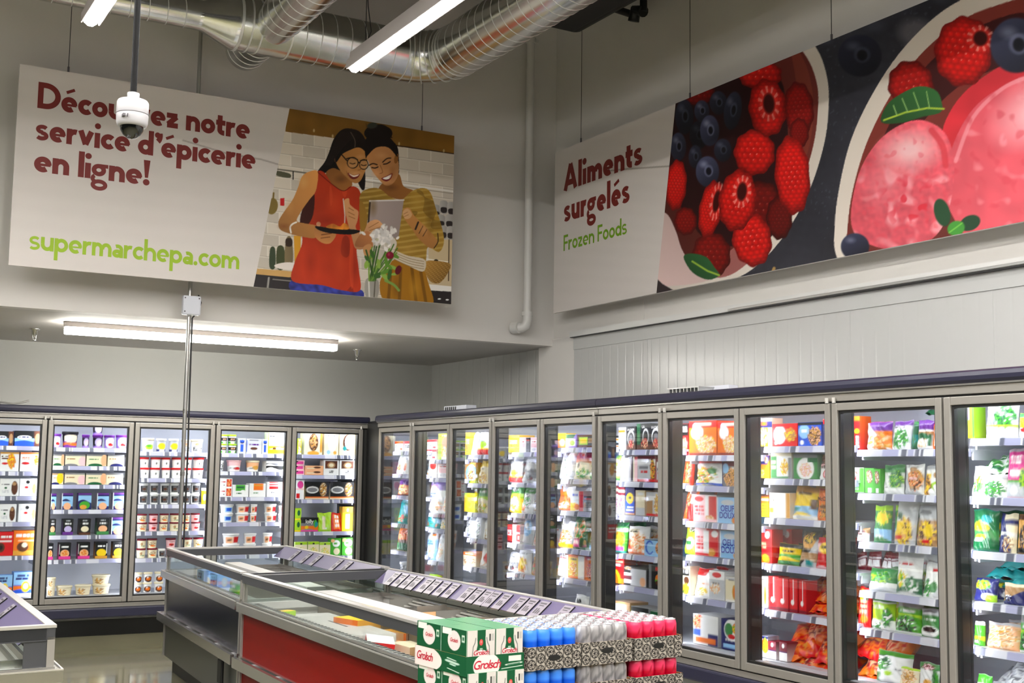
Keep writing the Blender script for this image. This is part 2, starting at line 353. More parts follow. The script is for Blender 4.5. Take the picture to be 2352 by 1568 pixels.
# ---------------------------------------------------------------- stroke lettering for the signs
def arc(cx, cy, rx, ry, a0, a1, n=18): return [(cx+rx*math.cos(math.radians(a0+(a1-a0)*i/n)), cy+ry*math.sin(math.radians(a0+(a1-a0)*i/n))) for i in range(n+1)]
def glyph(ch, W):
    h = W/2; r = .5-h
    full = lambda cx, cy, rx, ry: arc(cx, cy, rx, ry, 0, 360, 32)
    st = lambda x, y0, y1: [(x, y0), (x, y1)]
    G = {
        'o': (1.0, [full(.5, .5, r, r)]), 'c': (.84, [arc(.5, .5, r, r, 42, 318)]),
        'e': (1.0, [arc(.5, .5, r, r, -4, 308, 28), ('w', .46, [(h*.9, .475), (1-h*.3, .475)])]),
        'n': (.98, [st(h, 0, 1), arc(.49, .49, .49-h, .51-h, 180, 0), st(.98-h, .5, 0)]),
        'm': (1.52, [st(h, 0, 1), arc(.43, .52, .43-h, .48-h, 180, 0), st(.86-h, .53, 0), arc(1.09+.0, .52, .43-h, .48-h, 180, 0), st(1.52-h, .53, 0)]),
        'r': (.66, [st(h, 0, 1), arc(.52, .45, .52-h, .55-h, 172, 72, 10)]),
        'u': (.96, [st(h, 1, .5), arc(.48, .5, .48-h, .5-h, 180, 360), st(.96-h, 0, 1)]),
        'p': (1.02, [st(h, 1, -.62), full(.52, .5, r, r)]), 'd': (1.02, [full(.5, .5, r, r), st(1.02-h, 0, 1.62)]),
        'h': (.98, [st(h, 0, 1.62), arc(.49, .49, .49-h, .51-h, 180, 0), st(.98-h, .5, 0)]),
        'l': (W, [st(h, 0, 1.66)]), 'i': (W, [st(h, 0, .98), ('dot', h, 1.42, W*.56)]),
        't': (.66, [st(.24+h*.2, 1.36, .34), arc(.24+h*.2+.3-.0, .36, .3, .36-h, 180, 275, 10), [(0, .86), (.66, .86)]]),
        's': (.80, [('w', .74, arc(.41, .70, .40-h*.74, .30-h*.74, 32, 262, 14)+arc(.38, .30, .42-h*.74, .30-h*.74, 82, -148, 14))]),
        'z': (.82, [[(.02, 1-h), (.74, 1-h)], [(.70, 1-h*1.3), (.12, h*1.3)], [(.06, h), (.8, h)]]),
        'v': (1.0, [[(.16, 1), (.5, .12)], [(.84, 1), (.5, .12)]]),
        'a': (.84, [arc(.40, .62, .44-h, .38-h, 118, 0, 12)+[(.84-h, .5), (.84-h, 0)], full(.38, .31, .38-h, .31-h)]),
        'g': (.98, [('w', .82, full(.43, .60, .43-h*.82, .40-h*.82)), ('w', .7, [(.45, 1-h*.7), (.98, 1-h*.7)]), ('w', .7, arc(.3, .04, .22, .2, 118, 250, 10)), ('w', .74, full(.48, -.36, .50-h*.74, .36-h*.74))]),
        'D': (1.42, [st(h*1.05, 0, 1.68), arc(.5, .84, .92-h, .84-h, 90, -90, 24), [(h, 1.68-h), (.55, 1.68-h)], [(h, h), (.55, h)]]),
        'A': (1.46, [[(.16, 0), (.72, 1.62)], [(1.28, 0), (.72, 1.62)], [(.38, .46), (1.06, .46)]]),
        'F': (.86, [st(h, 0, 1.6), [(h, 1.6-h), (.86, 1.6-h)], [(h, .8), (.8, .8)]]),
        '!': (W*1.3, [('tri',), ('dot', W*.62, W*.58, W*.6)]), '.': (W*1.3, [('dot', W*.62, W*.56, W*.6)]),
        "'": (.42, [('dot', .2, 1.4, W*.55), arc(.1, 1.38, .27, .45, 20, -62, 8)]), ' ': (.42, []),
    }
    if ch == 'é':
        w, s_ = G['e']; return w, s_+[('w', .55, [(.30, 1.26), (.80, 1.50)])]
    return G[ch]
def stroke(mb, P2, W, place, m, lift):
    P = [Vector((a, b)) for a, b in P2]; L, R_ = [], []
    closed = (P[0]-P[-1]).length < 1e-6
    for i, p in enumerate(P):
        if closed: q0, q1 = P[(i-1) % (len(P)-1)], P[(i+1) % (len(P)-1)]
        else: q0, q1 = P[max(i-1, 0)], P[min(i+1, len(P)-1)]
        t = (q1-q0).normalized(); n = Vector((-t.y, t.x)); L.append(p+n*W/2); R_.append(p-n*W/2)
    n = len(P); v = [place(a.x, a.y, lift) for a in L]+[place(a.x, a.y, lift) for a in R_]
    mb.add(v, [(i, n+i, n+i+1, i+1) for i in range(n-1)], m)
def lettering(text, W, place0, width, xh, m, track=.05, kern=None):
    adv = []; x = 0
    for ch in text: adv.append(x); x += glyph(ch, W)[0]+track
    tot = (x-track); sx = width/tot
    out = [MB()]; k = 0
    for ch, x0 in zip(text, adv):
        if ch == ' ': out.append(MB())
        mb = out[-1]
        for s_ in glyph(ch, W)[1]:
            k += 1; lift = .0012+.00004*(k % 7)
            pl = lambda a, b, l, x0=x0: place0((x0+a)*sx, b*xh, l)
            if s_[0] == 'dot':
                _, cx, cy, rr = s_; v = [pl(cx+rr*math.cos(q), cy+rr*math.sin(q), lift) for q in np.linspace(0, 2*math.pi, 25)[:-1]]; mb.add(v, [tuple(range(24))], m)
            elif s_[0] == 'tri':
                mb.add([pl(W*.34, .5, lift), pl(W*.9, .5, lift), pl(W*1.22, 1.66, lift), pl(W*.02, 1.66, lift)], [(0, 1, 2, 3)], m)
            elif s_[0] == 'w': stroke(mb, s_[2], W*s_[1], pl, m, lift)
            else: stroke(mb, s_, W, pl, m, lift)
    return out

# ---------------------------------------------------------------- painting helper for printed pictures
class Paint:
    def __init__(s, X, Y, base): s.X, s.Y = X, Y; s.im = np.zeros(X.shape+(3,)); s.im[:] = base; s.rs = np.random.RandomState(3)
    def noise(s, sc, seed=0, sx=1, sy=1):
        r = np.random.RandomState(seed); t = np.zeros(s.X.shape)
        for i in range(7):
            a, b, c = r.uniform(-1, 1), r.uniform(-1, 1), r.uniform(0, 6.28); f = sc*2**r.uniform(-.8, 1.2)
            t += np.sin((a*s.X*sx+b*s.Y*sy)*f+c+1.7*np.sin((b*s.X*sx-a*s.Y*sy)*f*.7+c*2))
        return t/7
    def put(s, mk, col, a=1.):
        if isinstance(col, str): col = hx(col)
        col = np.asarray(col, float); mk = mk.astype(float)*a
        s.im = s.im*(1-mk[..., None])+col*mk[..., None]
    def inside(s, pts, smooth=True):
        if smooth: pts = crom(pts)
        x, y = s.X, s.Y; ins = np.zeros(x.shape, bool); n = len(pts)
        xs = [p[0] for p in pts]; yy_ = [p[1] for p in pts]
        bb = (x >= min(xs)) & (x <= max(xs)) & (y >= min(yy_)) & (y <= max(yy_))
        xb, yb = x[bb], y[bb]; r = np.zeros(xb.shape, bool)
        for i in range(n):
            (x0, y0), (x1, y1) = pts[i], pts[(i+1) % n]
            if y0 == y1: continue
            c = ((y0 > yb) != (y1 > yb)) & (xb < (x1-x0)*(yb-y0)/(y1-y0)+x0); r ^= c
        ins[bb] = r; return ins
    def poly(s, pts, col, smooth=True, g=None, nz=0, ns=.02, seed=1):
        mk = s.inside(pts, smooth)
        if isinstance(col, str): col = hx(col)
        if not g and not nz: s.im[mk] = np.asarray(col, float); return mk
        c = np.ones(s.X.shape+(3,))*np.asarray(col, float)
        if g:
            cx, cy = np.mean([p[0] for p in pts]), np.mean([p[1] for p in pts]); w = max(np.ptp([p[0] for p in pts]), np.ptp([p[1] for p in pts]))/2
            c *= (1+g[2]*np.clip(((s.X-cx)*g[0]+(s.Y-cy)*g[1])/w, -1, 1))[..., None]
        if nz: c *= (1+nz*s.noise(ns, seed))[..., None]
        s.im[mk] = np.clip(c[mk], 0, 255); return mk
    def ell(s, cx, cy, rx, ry, col, rot=0, a=1., soft=.0, g=None):
        q = math.radians(rot); dx, dy = s.X-cx, s.Y-cy; u = (dx*math.cos(q)+dy*math.sin(q))/rx; v = (-dx*math.sin(q)+dy*math.cos(q))/ry
        d = np.sqrt(u*u+v*v); mk = np.clip((1-d)/max(soft, 1e-3), 0, 1) if soft else (d < 1).astype(float)
        if isinstance(col, str): col = hx(col)
        c = np.ones(s.X.shape+(3,))*np.asarray(col, float)
        if g: c *= (1+g[2]*(u*g[0]+v*g[1]))[..., None]
        mk = (mk*a)[..., None]; s.im = np.clip(s.im*(1-mk)+c*mk, 0, 255); return u, v, d
    def line(s, pts, w, col, a=1., smooth=False):
        if smooth: pts = crom(pts, False)
        d = np.full(s.X.shape, 1e9)
        for (x0, y0), (x1, y1) in zip(pts[:-1], pts[1:]):
            l2 = (x1-x0)**2+(y1-y0)**2+1e-9; t = np.clip(((s.X-x0)*(x1-x0)+(s.Y-y0)*(y1-y0))/l2, 0, 1)
            d = np.minimum(d, np.hypot(s.X-x0-t*(x1-x0), s.Y-y0-t*(y1-y0)))
        s.put(np.clip((w/2-d)/(.25*w)+.5, 0, 1), col, a)
def crom(pts, closed=True, k=5):
    out = []; n = len(pts)
    for i in range(n if closed else n-1):
        p = [pts[(i+j) % n] if closed else pts[min(max(i+j, 0), n-1)] for j in (-1, 0, 1, 2)]
        for t in np.arange(k)/k:
            out.append(tuple(.5*(2*p[1][d]+(p[2][d]-p[0][d])*t+(2*p[0][d]-5*p[1][d]+4*p[2][d]-p[3][d])*t*t+(3*p[1][d]-p[0][d]-3*p[2][d]+p[3][d])*t**3) for d in (0, 1)))
    if not closed: out.append(pts[-1])
    return out
def grid_mesh(P, cols, m):
    """P: array (n, m, 3) of points; cols the same shape in 0..255"""
    n, k = P.shape[:2]; mb = MB(); me = bpy.data.meshes.new('print')
    idx = np.arange(n*k).reshape(n, k); F = np.stack([idx[:-1, :-1], idx[:-1, 1:], idx[1:, 1:], idx[1:, :-1]], -1).reshape(-1, 4)
    me.vertices.add(n*k); me.vertices.foreach_set('co', P.reshape(-1).astype(np.float32))
    me.loops.add(F.size); me.loops.foreach_set('vertex_index', F.reshape(-1).astype(np.int32))
    me.polygons.add(len(F)); me.polygons.foreach_set('loop_start', np.arange(0, F.size, 4, dtype=np.int32))
    me.update(); me.validate(); me.materials.append(MATS[m])
    a = me.color_attributes.new('Col', 'FLOAT_COLOR', 'POINT'); arr = np.ones((n*k, 4), np.float32); arr[:, :3] = lin(cols.reshape(-1, 3)); a.data.foreach_set('color', arr.ravel())
    return me
# ---------------------------------------------------------------- the hanging signs
def berry(P, cx, cy, rx, ry, rot=0, col=(214, 22, 16), hole=None, dim=1., n=5.):
    q = math.radians(rot); dx, dy = P.X-cx, P.Y-cy; u = (dx*math.cos(q)+dy*math.sin(q))/rx; v = (-dx*math.sin(q)+dy*math.cos(q))/ry
    ang = np.arctan2(v, u); rad = np.sqrt(u*u+v*v)*(1+.035*np.cos(ang*9)); mk = rad < 1
    a = np.arcsin(np.clip(u, -1, 1))*n*.62; b_ = np.arcsin(np.clip(v, -1, 1))*n*.62*ry/rx
    row = np.floor(b_/.87); a2 = a+.5*(row % 2); fu = (a2-np.floor(a2))-.5; fv = b_/.87-row-.5; d = np.sqrt(fu**2+fv**2)
    c = np.ones(P.X.shape+(3,))*np.asarray(col, float)*dim
    c *= (.78+.34*np.clip(1-d*1.3, 0, 1)+.16*(-v*.5-u*.25))[..., None]
    c *= (1-.45*np.clip((rad-.7)/.3, 0, 1))[..., None]
    hl = np.clip(1-np.hypot(fu+.16, fv+.2)*7, 0, 1)*np.clip(.9-rad, 0, 1)*1.5*(v < .4)*dim; c = c*(1-hl[..., None])+np.array((255, 205, 190))*hl[..., None]
    P.im[mk] = np.clip(c[mk], 0, 255)
    if hole:
        hu, hv, hrx, hry = hole
        uu, vv, dd = P.ell(hu, hv, hrx*1.75, hry*1.6, (232, 52, 44), rot, .85, .35)
        an = np.arctan2(vv, uu); tk = (np.cos(an*11) > .35) & (dd > .6) & (dd < .95); P.put(tk, (255, 190, 175), .55)
        P.ell(hu, hv, hrx, hry, (60, 8, 6), rot, 1, .3)
def blue(P, cx, cy, rx, ry, rot=0, dim=1., crown=True):
    P.ell(cx, cy, rx, ry, np.array((46, 48, 66))*dim, rot, 1, .08, (-.3, -.5, .7))
    P.ell(cx-rx*.3, cy-ry*.45, rx*.45, ry*.3, np.array((150, 155, 180))*dim, rot, .55, .8)
    if crown:
        P.ell(cx+rx*.1, cy-ry*.05, rx*.42, ry*.42, np.array((120, 124, 150))*dim, rot, .5, .25); P.ell(cx+rx*.1, cy-ry*.02, rx*.26, ry*.28, np.array((14, 14, 22))*dim, rot, 1, .3)
def paint_fruit(X, Y):
    P = Paint(X, Y, (46, 46, 53)); P.im *= (1+.22*P.noise(.02, 2)+.10*P.noise(.12, 5))[..., None]
    P.put(P.noise(.3, 8) > .52, (84, 86, 98), .35)
    # things lying blurred on the slate
    P.ell(2110, 80, 62, 44, (120, 116, 122), 20, .6, .5); blue(P, 1975, 128, 52, 50, 0, .62); P.ell(1895, 90, 26, 16, (70, 72, 86), 0, .6, .6)
    for s_ in ((2010, 60), (1935, 60), (2065, 12), (2160, -8)): P.ell(s_[0], s_[1], 34, 22, (66, 68, 80), 10, .55, .7)
    # first bowl
    o1 = [(1470, 90), (1700, 20), (1820, 55), (1876, 112), (1900, 180), (1903, 250), (1893, 330), (1862, 430), (1815, 520), (1760, 590), (1700, 635), (1620, 658), (1545, 668), (1505, 650), (1470, 560)]
    P.poly(o1, (206, 196, 184), True, (.4, .3, .12))
    i1 = [(1470, 110), (1690, 48), (1800, 78), (1852, 130), (1876, 190), (1879, 250), (1868, 335), (1838, 428), (1795, 505), (1742, 575), (1695, 612), (1640, 634), (1600, 640), (1560, 622), (1532, 580), (1515, 520), (1470, 420)]
    P.poly(i1, (92, 38, 32), True, (.7, .2, .5))
    P.poly([(1815, 100), (1852, 150), (1868, 240), (1855, 350), (1800, 480), (1700, 600), (1740, 480), (1800, 350), (1830, 220)], (120, 52, 40), True, (.6, 0, .3))
    P.poly([(1500, 500), (1530, 490), (1552, 530), (1570, 580), (1610, 622), (1690, 612), (1640, 640), (1560, 655), (1500, 640)], (205, 178, 172), True, (-.6, .3, .14))
    P.poly([(1700, 560), (1760, 560), (1690, 625), (1640, 636), (1655, 600)], (150, 90, 86), True)
    P.poly([(1500, 200), (1700, 150), (1800, 200), (1790, 520), (1640, 560), (1560, 470), (1500, 420)], (38, 12, 14), True)
    for a in ((1600, 215, 42, 26, 0, .6), (1746, 172, 50, 34, 0, .95), (1835, 250, 34, 62, -4, .68), (1836, 305, 22, 34, 0, .6), (1748, 478, 52, 62, 0, .5), (1790, 500, 30, 50, 0, .45), (1575, 508, 26, 32, 0, .62), (1634, 585, 44, 52, 0, .58)):
        berry(P, *a[:5], dim=a[5])
    for a in ((1572, 268, 22, 42, 0, .7), (1605, 310, 22, 34, 0, .45), (1612, 255, 18, 26, 0, 1), (1650, 236, 21, 28, 0, .8), (1683, 254, 21, 46, 8, .8), (1660, 345, 21, 28, 0, .7), (1597, 360, 16, 28, 0, .7), (1558, 337, 19, 34, 0, 1), (1630, 300, 23, 37, 0, 1.25), (1625, 394, 28, 37, 0, 1.15)): blue(P, *a)
    berry(P, 1553, 425, 24, 58, 4); berry(P, 1733, 350, 47, 52, 0, hole=None); berry(P, 1632, 480, 26, 66, 10, hole=(1646, 462, 9, 30)); berry(P, 1820, 402, 40, 90, -4)
    berry(P, 1763, 247, 43, 66, -3, hole=(1766, 238, 15, 27)); berry(P, 1727, 550, 45, 62, -8); berry(P, 1694, 460, 43, 71, 8, hole=(1704, 440, 13, 25))
    P.poly([(1570, 590), (1590, 582), (1622, 590), (1640, 612), (1652, 632), (1625, 642), (1590, 625)], (40, 84, 46), True, (.3, -.4, .3)); P.line([(1590, 600), (1625, 622), (1652, 632)], 4, (150, 180, 60))
    P.poly([(1505, 636), (1522, 652), (1550, 668), (1500, 690)], (52, 44, 46), False)
    # second bowl
    o2 = [(2800, 20), (2600, -60), (2420, -62), (2270, -25), (2170, 22), (2080, 105), (2010, 205), (1955, 320), (1926, 440), (1917, 530), (1925, 600), (2000, 760), (2700, 700)]
    P.poly(o2, (214, 203, 190), True, (-.4, -.2, .06))
    i2 = [(2770, 40), (2600, -20), (2430, -22), (2290, 12), (2200, 52), (2110, 130), (2042, 225), (1990, 330), (1958, 440), (1946, 530), (1946, 600), (2010, 740), (2680, 690)]
    P.poly(i2, (112, 44, 36), True, (-.5, -.6, .5)); P.poly([(2360, 30), (2230, 70), (2120, 160), (2050, 270), (2010, 380), (2100, 300), (2200, 200), (2352, 120)], (60, 18, 18), True)
    berry(P, 2092, 195, 52, 56, -12, dim=.8)
    P.poly([(2165, 330), (2180, 260), (2240, 190), (2352, 130), (2500, 120), (2420, 220), (2260, 300), (2210, 420)], (196, 44, 54), True, (-.4, -.3, .2), .12, .05)
    mk = P.poly([(2172, 420), (2190, 330), (2235, 250), (2300, 200), (2380, 168), (2520, 170), (2660, 300), (2680, 520), (2500, 640), (2280, 600), (2190, 500)], (216, 84, 96), True, (-.2, .2, -.1), .1, .06)
    P.ell(2390, 250, 150, 90, (246, 205, 208), -30, .85, .9); P.line([(2195, 370), (2235, 270), (2300, 205), (2352, 180)], 9, (236, 150, 158), .7, True)
    P.put(np.clip((P.noise(.09, 12)-.2)*3, 0, 1)*mk, (240, 160, 168), .5); P.put(np.clip((P.noise(.12, 14)-.3)*4, 0, 1)*mk, (196, 52, 66), .4)
    mk = P.poly([(1954, 500), (1972, 400), (2012, 330), (2065, 288), (2120, 276), (2170, 305), (2190, 365), (2188, 440), (2165, 520), (2120, 560), (2040, 572), (1975, 548)], (212, 84, 96), True, (0, -.3, .25), .10, .05)
    P.put(mk, (236, 160, 168), 1) if False else None; P.im[mk] = np.clip(P.im[mk]*(1+.10*P.noise(.2, 61)[mk])[..., None], 0, 255)
    n_ = P.noise(.06, 21)
    P.ell(2090, 345, 92, 62, (240, 196, 196), -10, .9, .85); P.ell(2030, 420, 60, 80, (232, 140, 146), 20, .55, .9)
    w_ = np.clip((P.noise(.10, 22)-.15)*3, 0, 1)*np.clip((P.Y-360)/60, 0, 1)*mk; P.put(w_, (244, 186, 190), .6); w_ = np.clip((P.noise(.16, 24)-.2)*4, 0, 1)*np.exp(-((P.X-2095)/55)**2-((P.Y-465)/50)**2)*mk; P.put(np.clip(w_*1.6, 0, 1), (206, 40, 56), .85); w_ = np.clip((P.noise(.2, 27)-.3)*5, 0, 1)*mk; P.put(w_, (222, 70, 84), .35)
    P.line([(2140, 300), (2165, 335), (2172, 380)], 14, (206, 50, 60), .7, True)
    berry(P, 2213, 118, 66, 80, 6, hole=(2252, 88, 19, 20), n=6)
    blue(P, 2334, 104, 62, 66, 0, 1.0); blue(P, 1964, 566, 34, 32, 0, .9, False)
    P.poly([(2024, 280), (2038, 240), (2070, 215), (2112, 198), (2150, 208), (2163, 235), (2160, 258), (2120, 268), (2070, 282)], (46, 92, 46), True, (.2, -.5, .35))
    P.line([(2030, 276), (2080, 258), (2130, 248), (2168, 250)], 4, (170, 196, 60)); 
    for a, b_ in (((2060, 264), (2052, 242)), ((2085, 257), (2072, 226)), ((2112, 251), (2098, 212)), ((2135, 248), (2128, 210))): P.line([a, b_], 2.2, (150, 190, 110))
    P.ell(2164, 488, 19, 34, (34, 70, 42), -14, 1, .1); P.ell(2228, 512, 26, 18, (32, 64, 40), -25, 1, .1); P.ell(2196, 524, 22, 18, (64, 140, 52), -20, 1, .15); P.line([(2180, 534), (2210, 512)], 3, (110, 180, 70))
    P.line([(1770, 636), (1778, 616)], 7, (190, 150, 80), .8)
    return P.im

def paint_kitchen(X, Y):
    X, Y = (X-560)*3.135, (Y-220)*3.135
    P = Paint(X, Y, (206, 196, 180)); yy_ = Y-.13*X
    rw = np.floor((yy_-215)/84); fy = (yy_-215)/84-rw; fx = (X/168+.5*(rw % 2)) % 1
    P.im *= (1+.05*np.sin(rw*3.1+np.floor(X/168+.5*(rw % 2))*2.3))[..., None]
    P.put((fy < .06) | (fx < .035), (232, 226, 214), .8); P.put((fy > .93), (168, 158, 142), .6)
    P.im *= (1.04-.10*(Y-300)/1200)[..., None]
    P.poly([(300, 40), (1560, 240), (1560, 424), (300, 258)], (126, 88, 32), False, (.6, 0, .1), .14, .02); P.line([(880, 200), (900, 290)], 5, (88, 58, 22)); P.line([(1070, 354), (1560, 424)], 7, (40, 26, 16))
    for x, y in ((505, 250), (1118, 345), (1440, 396), (640, 290)): P.ell(x, y, 9, 16, (214, 190, 140), 0, .8, .5)
    P.line([(240, 528), (560, 570)], 10, (110, 104, 92)); P.line([(355, 545), (355, 600)], 8, (30, 28, 24)); P.poly([(235, 540), (330, 560), (330, 590), (240, 575)], (84, 84, 64), True)
    P.line([(870, 600), (1520, 690)], 12, (232, 228, 220)); P.line([(870, 616), (1520, 706)], 5, (150, 140, 124))
    P.ell(205, 795, 42, 62, (126, 106, 48), 10, 1, .1); P.line([(215, 700), (212, 740)], 12, (120, 96, 44)); P.poly([(262, 738), (292, 735), (292, 792), (262, 790)], (196, 30, 30), False)
    for x, y in ((1385, 830), (1440, 800), (1495, 810), (1420, 900), (1480, 900), (1435, 980), (1490, 985)):
        P.poly([(x-26, y-40), (x+26, y-36), (x+24, y+44), (x-24, y+40)], (168, 164, 158), True, (-.5, 0, .25)); P.poly([(x-20, y+4), (x+20, y+6), (x+18, y+40), (x-18, y+38)], (46, 40, 38), True)
    P.poly([(1330, 1030), (1530, 1040), (1530, 1400), (1330, 1380)], (196, 176, 140), False, (0, .3, -.1)); P.line([(1478, 1035), (1474, 1330)], 7, (70, 50, 30))
    P.line([(1320, 1175), (1470, 1195)], 6, (238, 232, 220)); P.ell(1384, 1187, 16, 10, (20, 20, 20))
    mk = P.poly([(1300, 1195), (1480, 1205), (1460, 1290), (1400, 1350), (1330, 1320)], (142, 104, 44), True, (-.4, -.4, .35)); P.put(mk & (np.sin(X*.22+Y*.1)*np.sin(Y*.3) > .3), (186, 148, 80), .6)
    P.poly([(1330, 1355), (1530, 1375), (1530, 1412), (1330, 1400)], (226, 222, 214), False); P.poly([(1330, 1400), (1540, 1412), (1540, 1530), (1330, 1500)], (40, 36, 36), False)
    P.ell(1408, 1462, 12, 5, (240, 240, 240)); P.ell(1465, 1468, 12, 5, (240, 240, 240))
    P.poly([(60, 1240), (370, 1265), (370, 1310), (50, 1280)], (190, 150, 90), False, nz=.1); P.poly([(40, 1280), (380, 1310), (380, 1420), (40, 1400)], (44, 40, 40), False)
    P.line([(180, 1310), (170, 1395)], 14, (150, 146, 140)); P.line([(210, 1320), (360, 1335)], 8, (130, 126, 120))
    P.poly([(190, 1100), (225, 1100), (225, 1235), (185, 1232)], (54, 66, 44), True); P.poly([(240, 1092), (290, 1095), (288, 1240), (238, 1236)], (64, 70, 40), True)
    P.poly([(305, 1030), (345, 1030), (352, 1200), (296, 1200)], (120, 104, 74), True, (-.5, 0, .3)); P.poly([(304, 1030), (346, 1030), (346, 1080), (304, 1080)], (50, 36, 24), True); P.poly([(360, 1005), (410, 1010), (410, 1210), (366, 1200)], (206, 148, 36), False)
    P.poly([(220, 1220), (290, 1200), (372, 1205), (372, 1250), (260, 1245)], (226, 216, 206), True)
    sk, sk2 = (186, 128, 68), (146, 94, 44)
    # woman with glasses
    hair = (24, 17, 13)
    P.poly([(760, 234), (700, 248), (648, 310), (612, 410), (580, 480), (532, 548), (600, 556), (680, 566), (770, 540), (870, 470), (885, 350), (840, 262)], hair, True, (.3, -.6, .5)); P.poly([(800, 580), (868, 530), (872, 660), (850, 676), (822, 626)], hair, True)
    P.poly([(640, 520), (700, 540), (772, 560), (776, 660), (720, 690), (640, 640), (590, 560)], sk2, True, (.3, .3, .2))
    P.poly([(356, 1325), (600, 1360), (838, 1392), (838, 1462), (600, 1440), (352, 1408)], (50, 58, 138), True, (.2, -.5, .3), .5, .05, 4)
    mk = P.poly([(528, 545), (580, 552), (640, 640), (716, 684), (768, 652), (830, 676), (856, 800), (838, 960), (812, 1100), (828, 1250), (836, 1402), (700, 1398), (560, 1362), (352, 1334), (366, 1200), (420, 1060), (410, 920), (440, 800), (500, 700), (518, 610)], (176, 52, 22), True, (-.2, .2, .1), .13, .018, 6)
    P.put(mk & (P.noise(.013, 16, 2.2, .6) > .38), (96, 22, 10), .45); P.put(mk & (P.noise(.015, 18, 2.2, .5) < -.42), (212, 76, 36), .5)
    P.poly([(404, 900), (430, 800), (505, 700), (498, 860), (440, 960), (410, 1000)], (58, 22, 16), True)
    P.line([(528, 545), (640, 640), (716, 684), (770, 654)], 6, (110, 28, 14), 1, True)
    P.poly([(532, 546), (470, 546), (420, 580), (390, 660), (350, 750), (282, 846), (250, 906), (262, 962), (330, 992), (430, 1016), (520, 1020), (528, 940), (440, 918), (382, 900), (410, 836), (470, 750), (520, 680)], sk, True, (.5, -.5, .32))
    P.line([(340, 985), (334, 945), (352, 922), (378, 910)], 12, (232, 226, 214), 1, True)
    P.poly([(700, 426), (760, 392), (830, 372), (882, 416), (890, 490), (866, 560), (836, 616), (796, 628), (742, 590), (694, 536), (664, 470)], sk, True, (.3, -.3, .24)); P.ell(668, 455, 14, 26, sk2, 10)
    P.poly([(700, 430), (716, 384), (790, 356), (868, 392), (888, 440), (892, 350), (838, 268), (760, 246), (690, 296), (640, 400), (655, 440), (662, 480)], hair, True, (.2, -.6, .5)); P.line([(770, 262), (800, 320), (800, 370)], 6, (120, 104, 92), .7, True)
    P.line([(742, 452), (780, 446), (818, 460)], 9, (40, 26, 18), 1, True); P.line([(842, 466), (884, 462)], 8, (40, 26, 18))
    for x, y, rx_, ry_ in ((784, 482, 42, 42), (864, 494, 34, 38)):
        u, v, d = P.ell(x, y, rx_, ry_, (206, 160, 110), 0, .45); P.put((d > .84) & (d < 1.0), (20, 14, 12)); P.line([(x-20, y+2), (x, y+8), (x+18, y+3)], 6, (34, 20, 14), 1, True)
    P.line([(742, 466), (700, 418)], 8, (20, 14, 12)); P.line([(824, 478), (836, 482)], 8, (20, 14, 12))
    P.line([(832, 490), (842, 528), (822, 534)], 5, (128, 78, 40), .8, True); P.poly([(748, 552), (790, 570), (836, 562), (818, 592), (786, 600), (760, 584)], (110, 36, 30), True); P.poly([(756, 558), (790, 573), (828, 566), (812, 580), (784, 582)], (240, 232, 222), True)
    P.line([(738, 540), (748, 575)], 4, (120, 72, 36), .7)
    # second woman
    P.ell(958, 262, 92, 56, hair, -8); P.ell(1010, 270, 60, 50, hair); P.ell(925, 214, 44, 26, (52, 56, 48), -10, 1, .3); P.poly([(872, 330), (920, 276), (1020, 280), (1078, 330), (1112, 390), (1116, 560), (1086, 440), (1030, 372), (950, 356), (896, 410), (878, 450)], hair, True); P.line([(1030, 290), (1066, 300)], 8, hair)
    P.poly([(1010, 618), (1112, 560), (1150, 650), (1222, 686), (1140, 745), (1040, 722), (970, 680)], sk2, True, (.3, -.2, .25))
    P.poly([(888, 424), (946, 374), (1030, 362), (1090, 416), (1114, 480), (1112, 566), (1074, 630), (1024, 646), (976, 606), (922, 536), (900, 480)], (198, 138, 84), True, (-.4, -.2, .16)); P.ell(1098, 452, 15, 36, sk2, 10)
    P.poly([(880, 440), (892, 390), (940, 340), (1030, 336), (1084, 372), (1106, 440), (1040, 372), (950, 374)], hair, True)
    P.line([(902, 500), (930, 488), (960, 496)], 8, (44, 28, 18), 1, True); P.line([(1000, 478), (1030, 452), (1058, 448)], 8, (44, 28, 18), 1, True)
    P.line([(922, 516), (944, 520), (966, 512)], 8, (30, 18, 14), 1, True); P.line([(1006, 492), (1030, 488), (1054, 474)], 8, (30, 18, 14), 1, True)
    P.line([(982, 500), (1000, 548), (978, 560)], 5, (136, 84, 46), .8, True); P.poly([(990, 596), (1030, 576), (1070, 556), (1060, 596), (1026, 616)], (120, 34, 34), True); P.poly([(1000, 594), (1032, 580), (1062, 566), (1052, 592), (1028, 602)], (244, 238, 230), True)
    P.poly([(1082, 1180), (1200, 1200), (1292, 1250), (1330, 1350), (1360, 1500), (1180, 1490), (1010, 1470), (980, 1340), (1040, 1240)], (156, 106, 20), True, (.1, -.2, .1)); 
    for x0, x1 in ((1060, 1040), (1130, 1120), (1210, 1240), (1270, 1310)): P.line([(x0, 1240), (x1, 1480)], 22, (92, 60, 10), .6)
    mk = P.poly([(852, 690), (930, 662), (990, 676), (1050, 724), (1134, 748), (1216, 682), (1300, 664), (1346, 700), (1380, 800), (1430, 960), (1440, 1060), (1404, 1124), (1326, 1090), (1312, 1180), (1292, 1262), (1200, 1222), (1080, 1156), (1100, 1050), (1000, 950), (900, 900), (850, 830), (832, 750)], (158, 122, 44), True, (.5, -.2, .18), .08, .02)
    P.put(mk & (np.sin((Y+.12*X)*.16+1.2*P.noise(.01, 31)) > .35), (200, 168, 88), .55); P.put(mk & (P.noise(.013, 33) > .42), (92, 66, 20), .4)
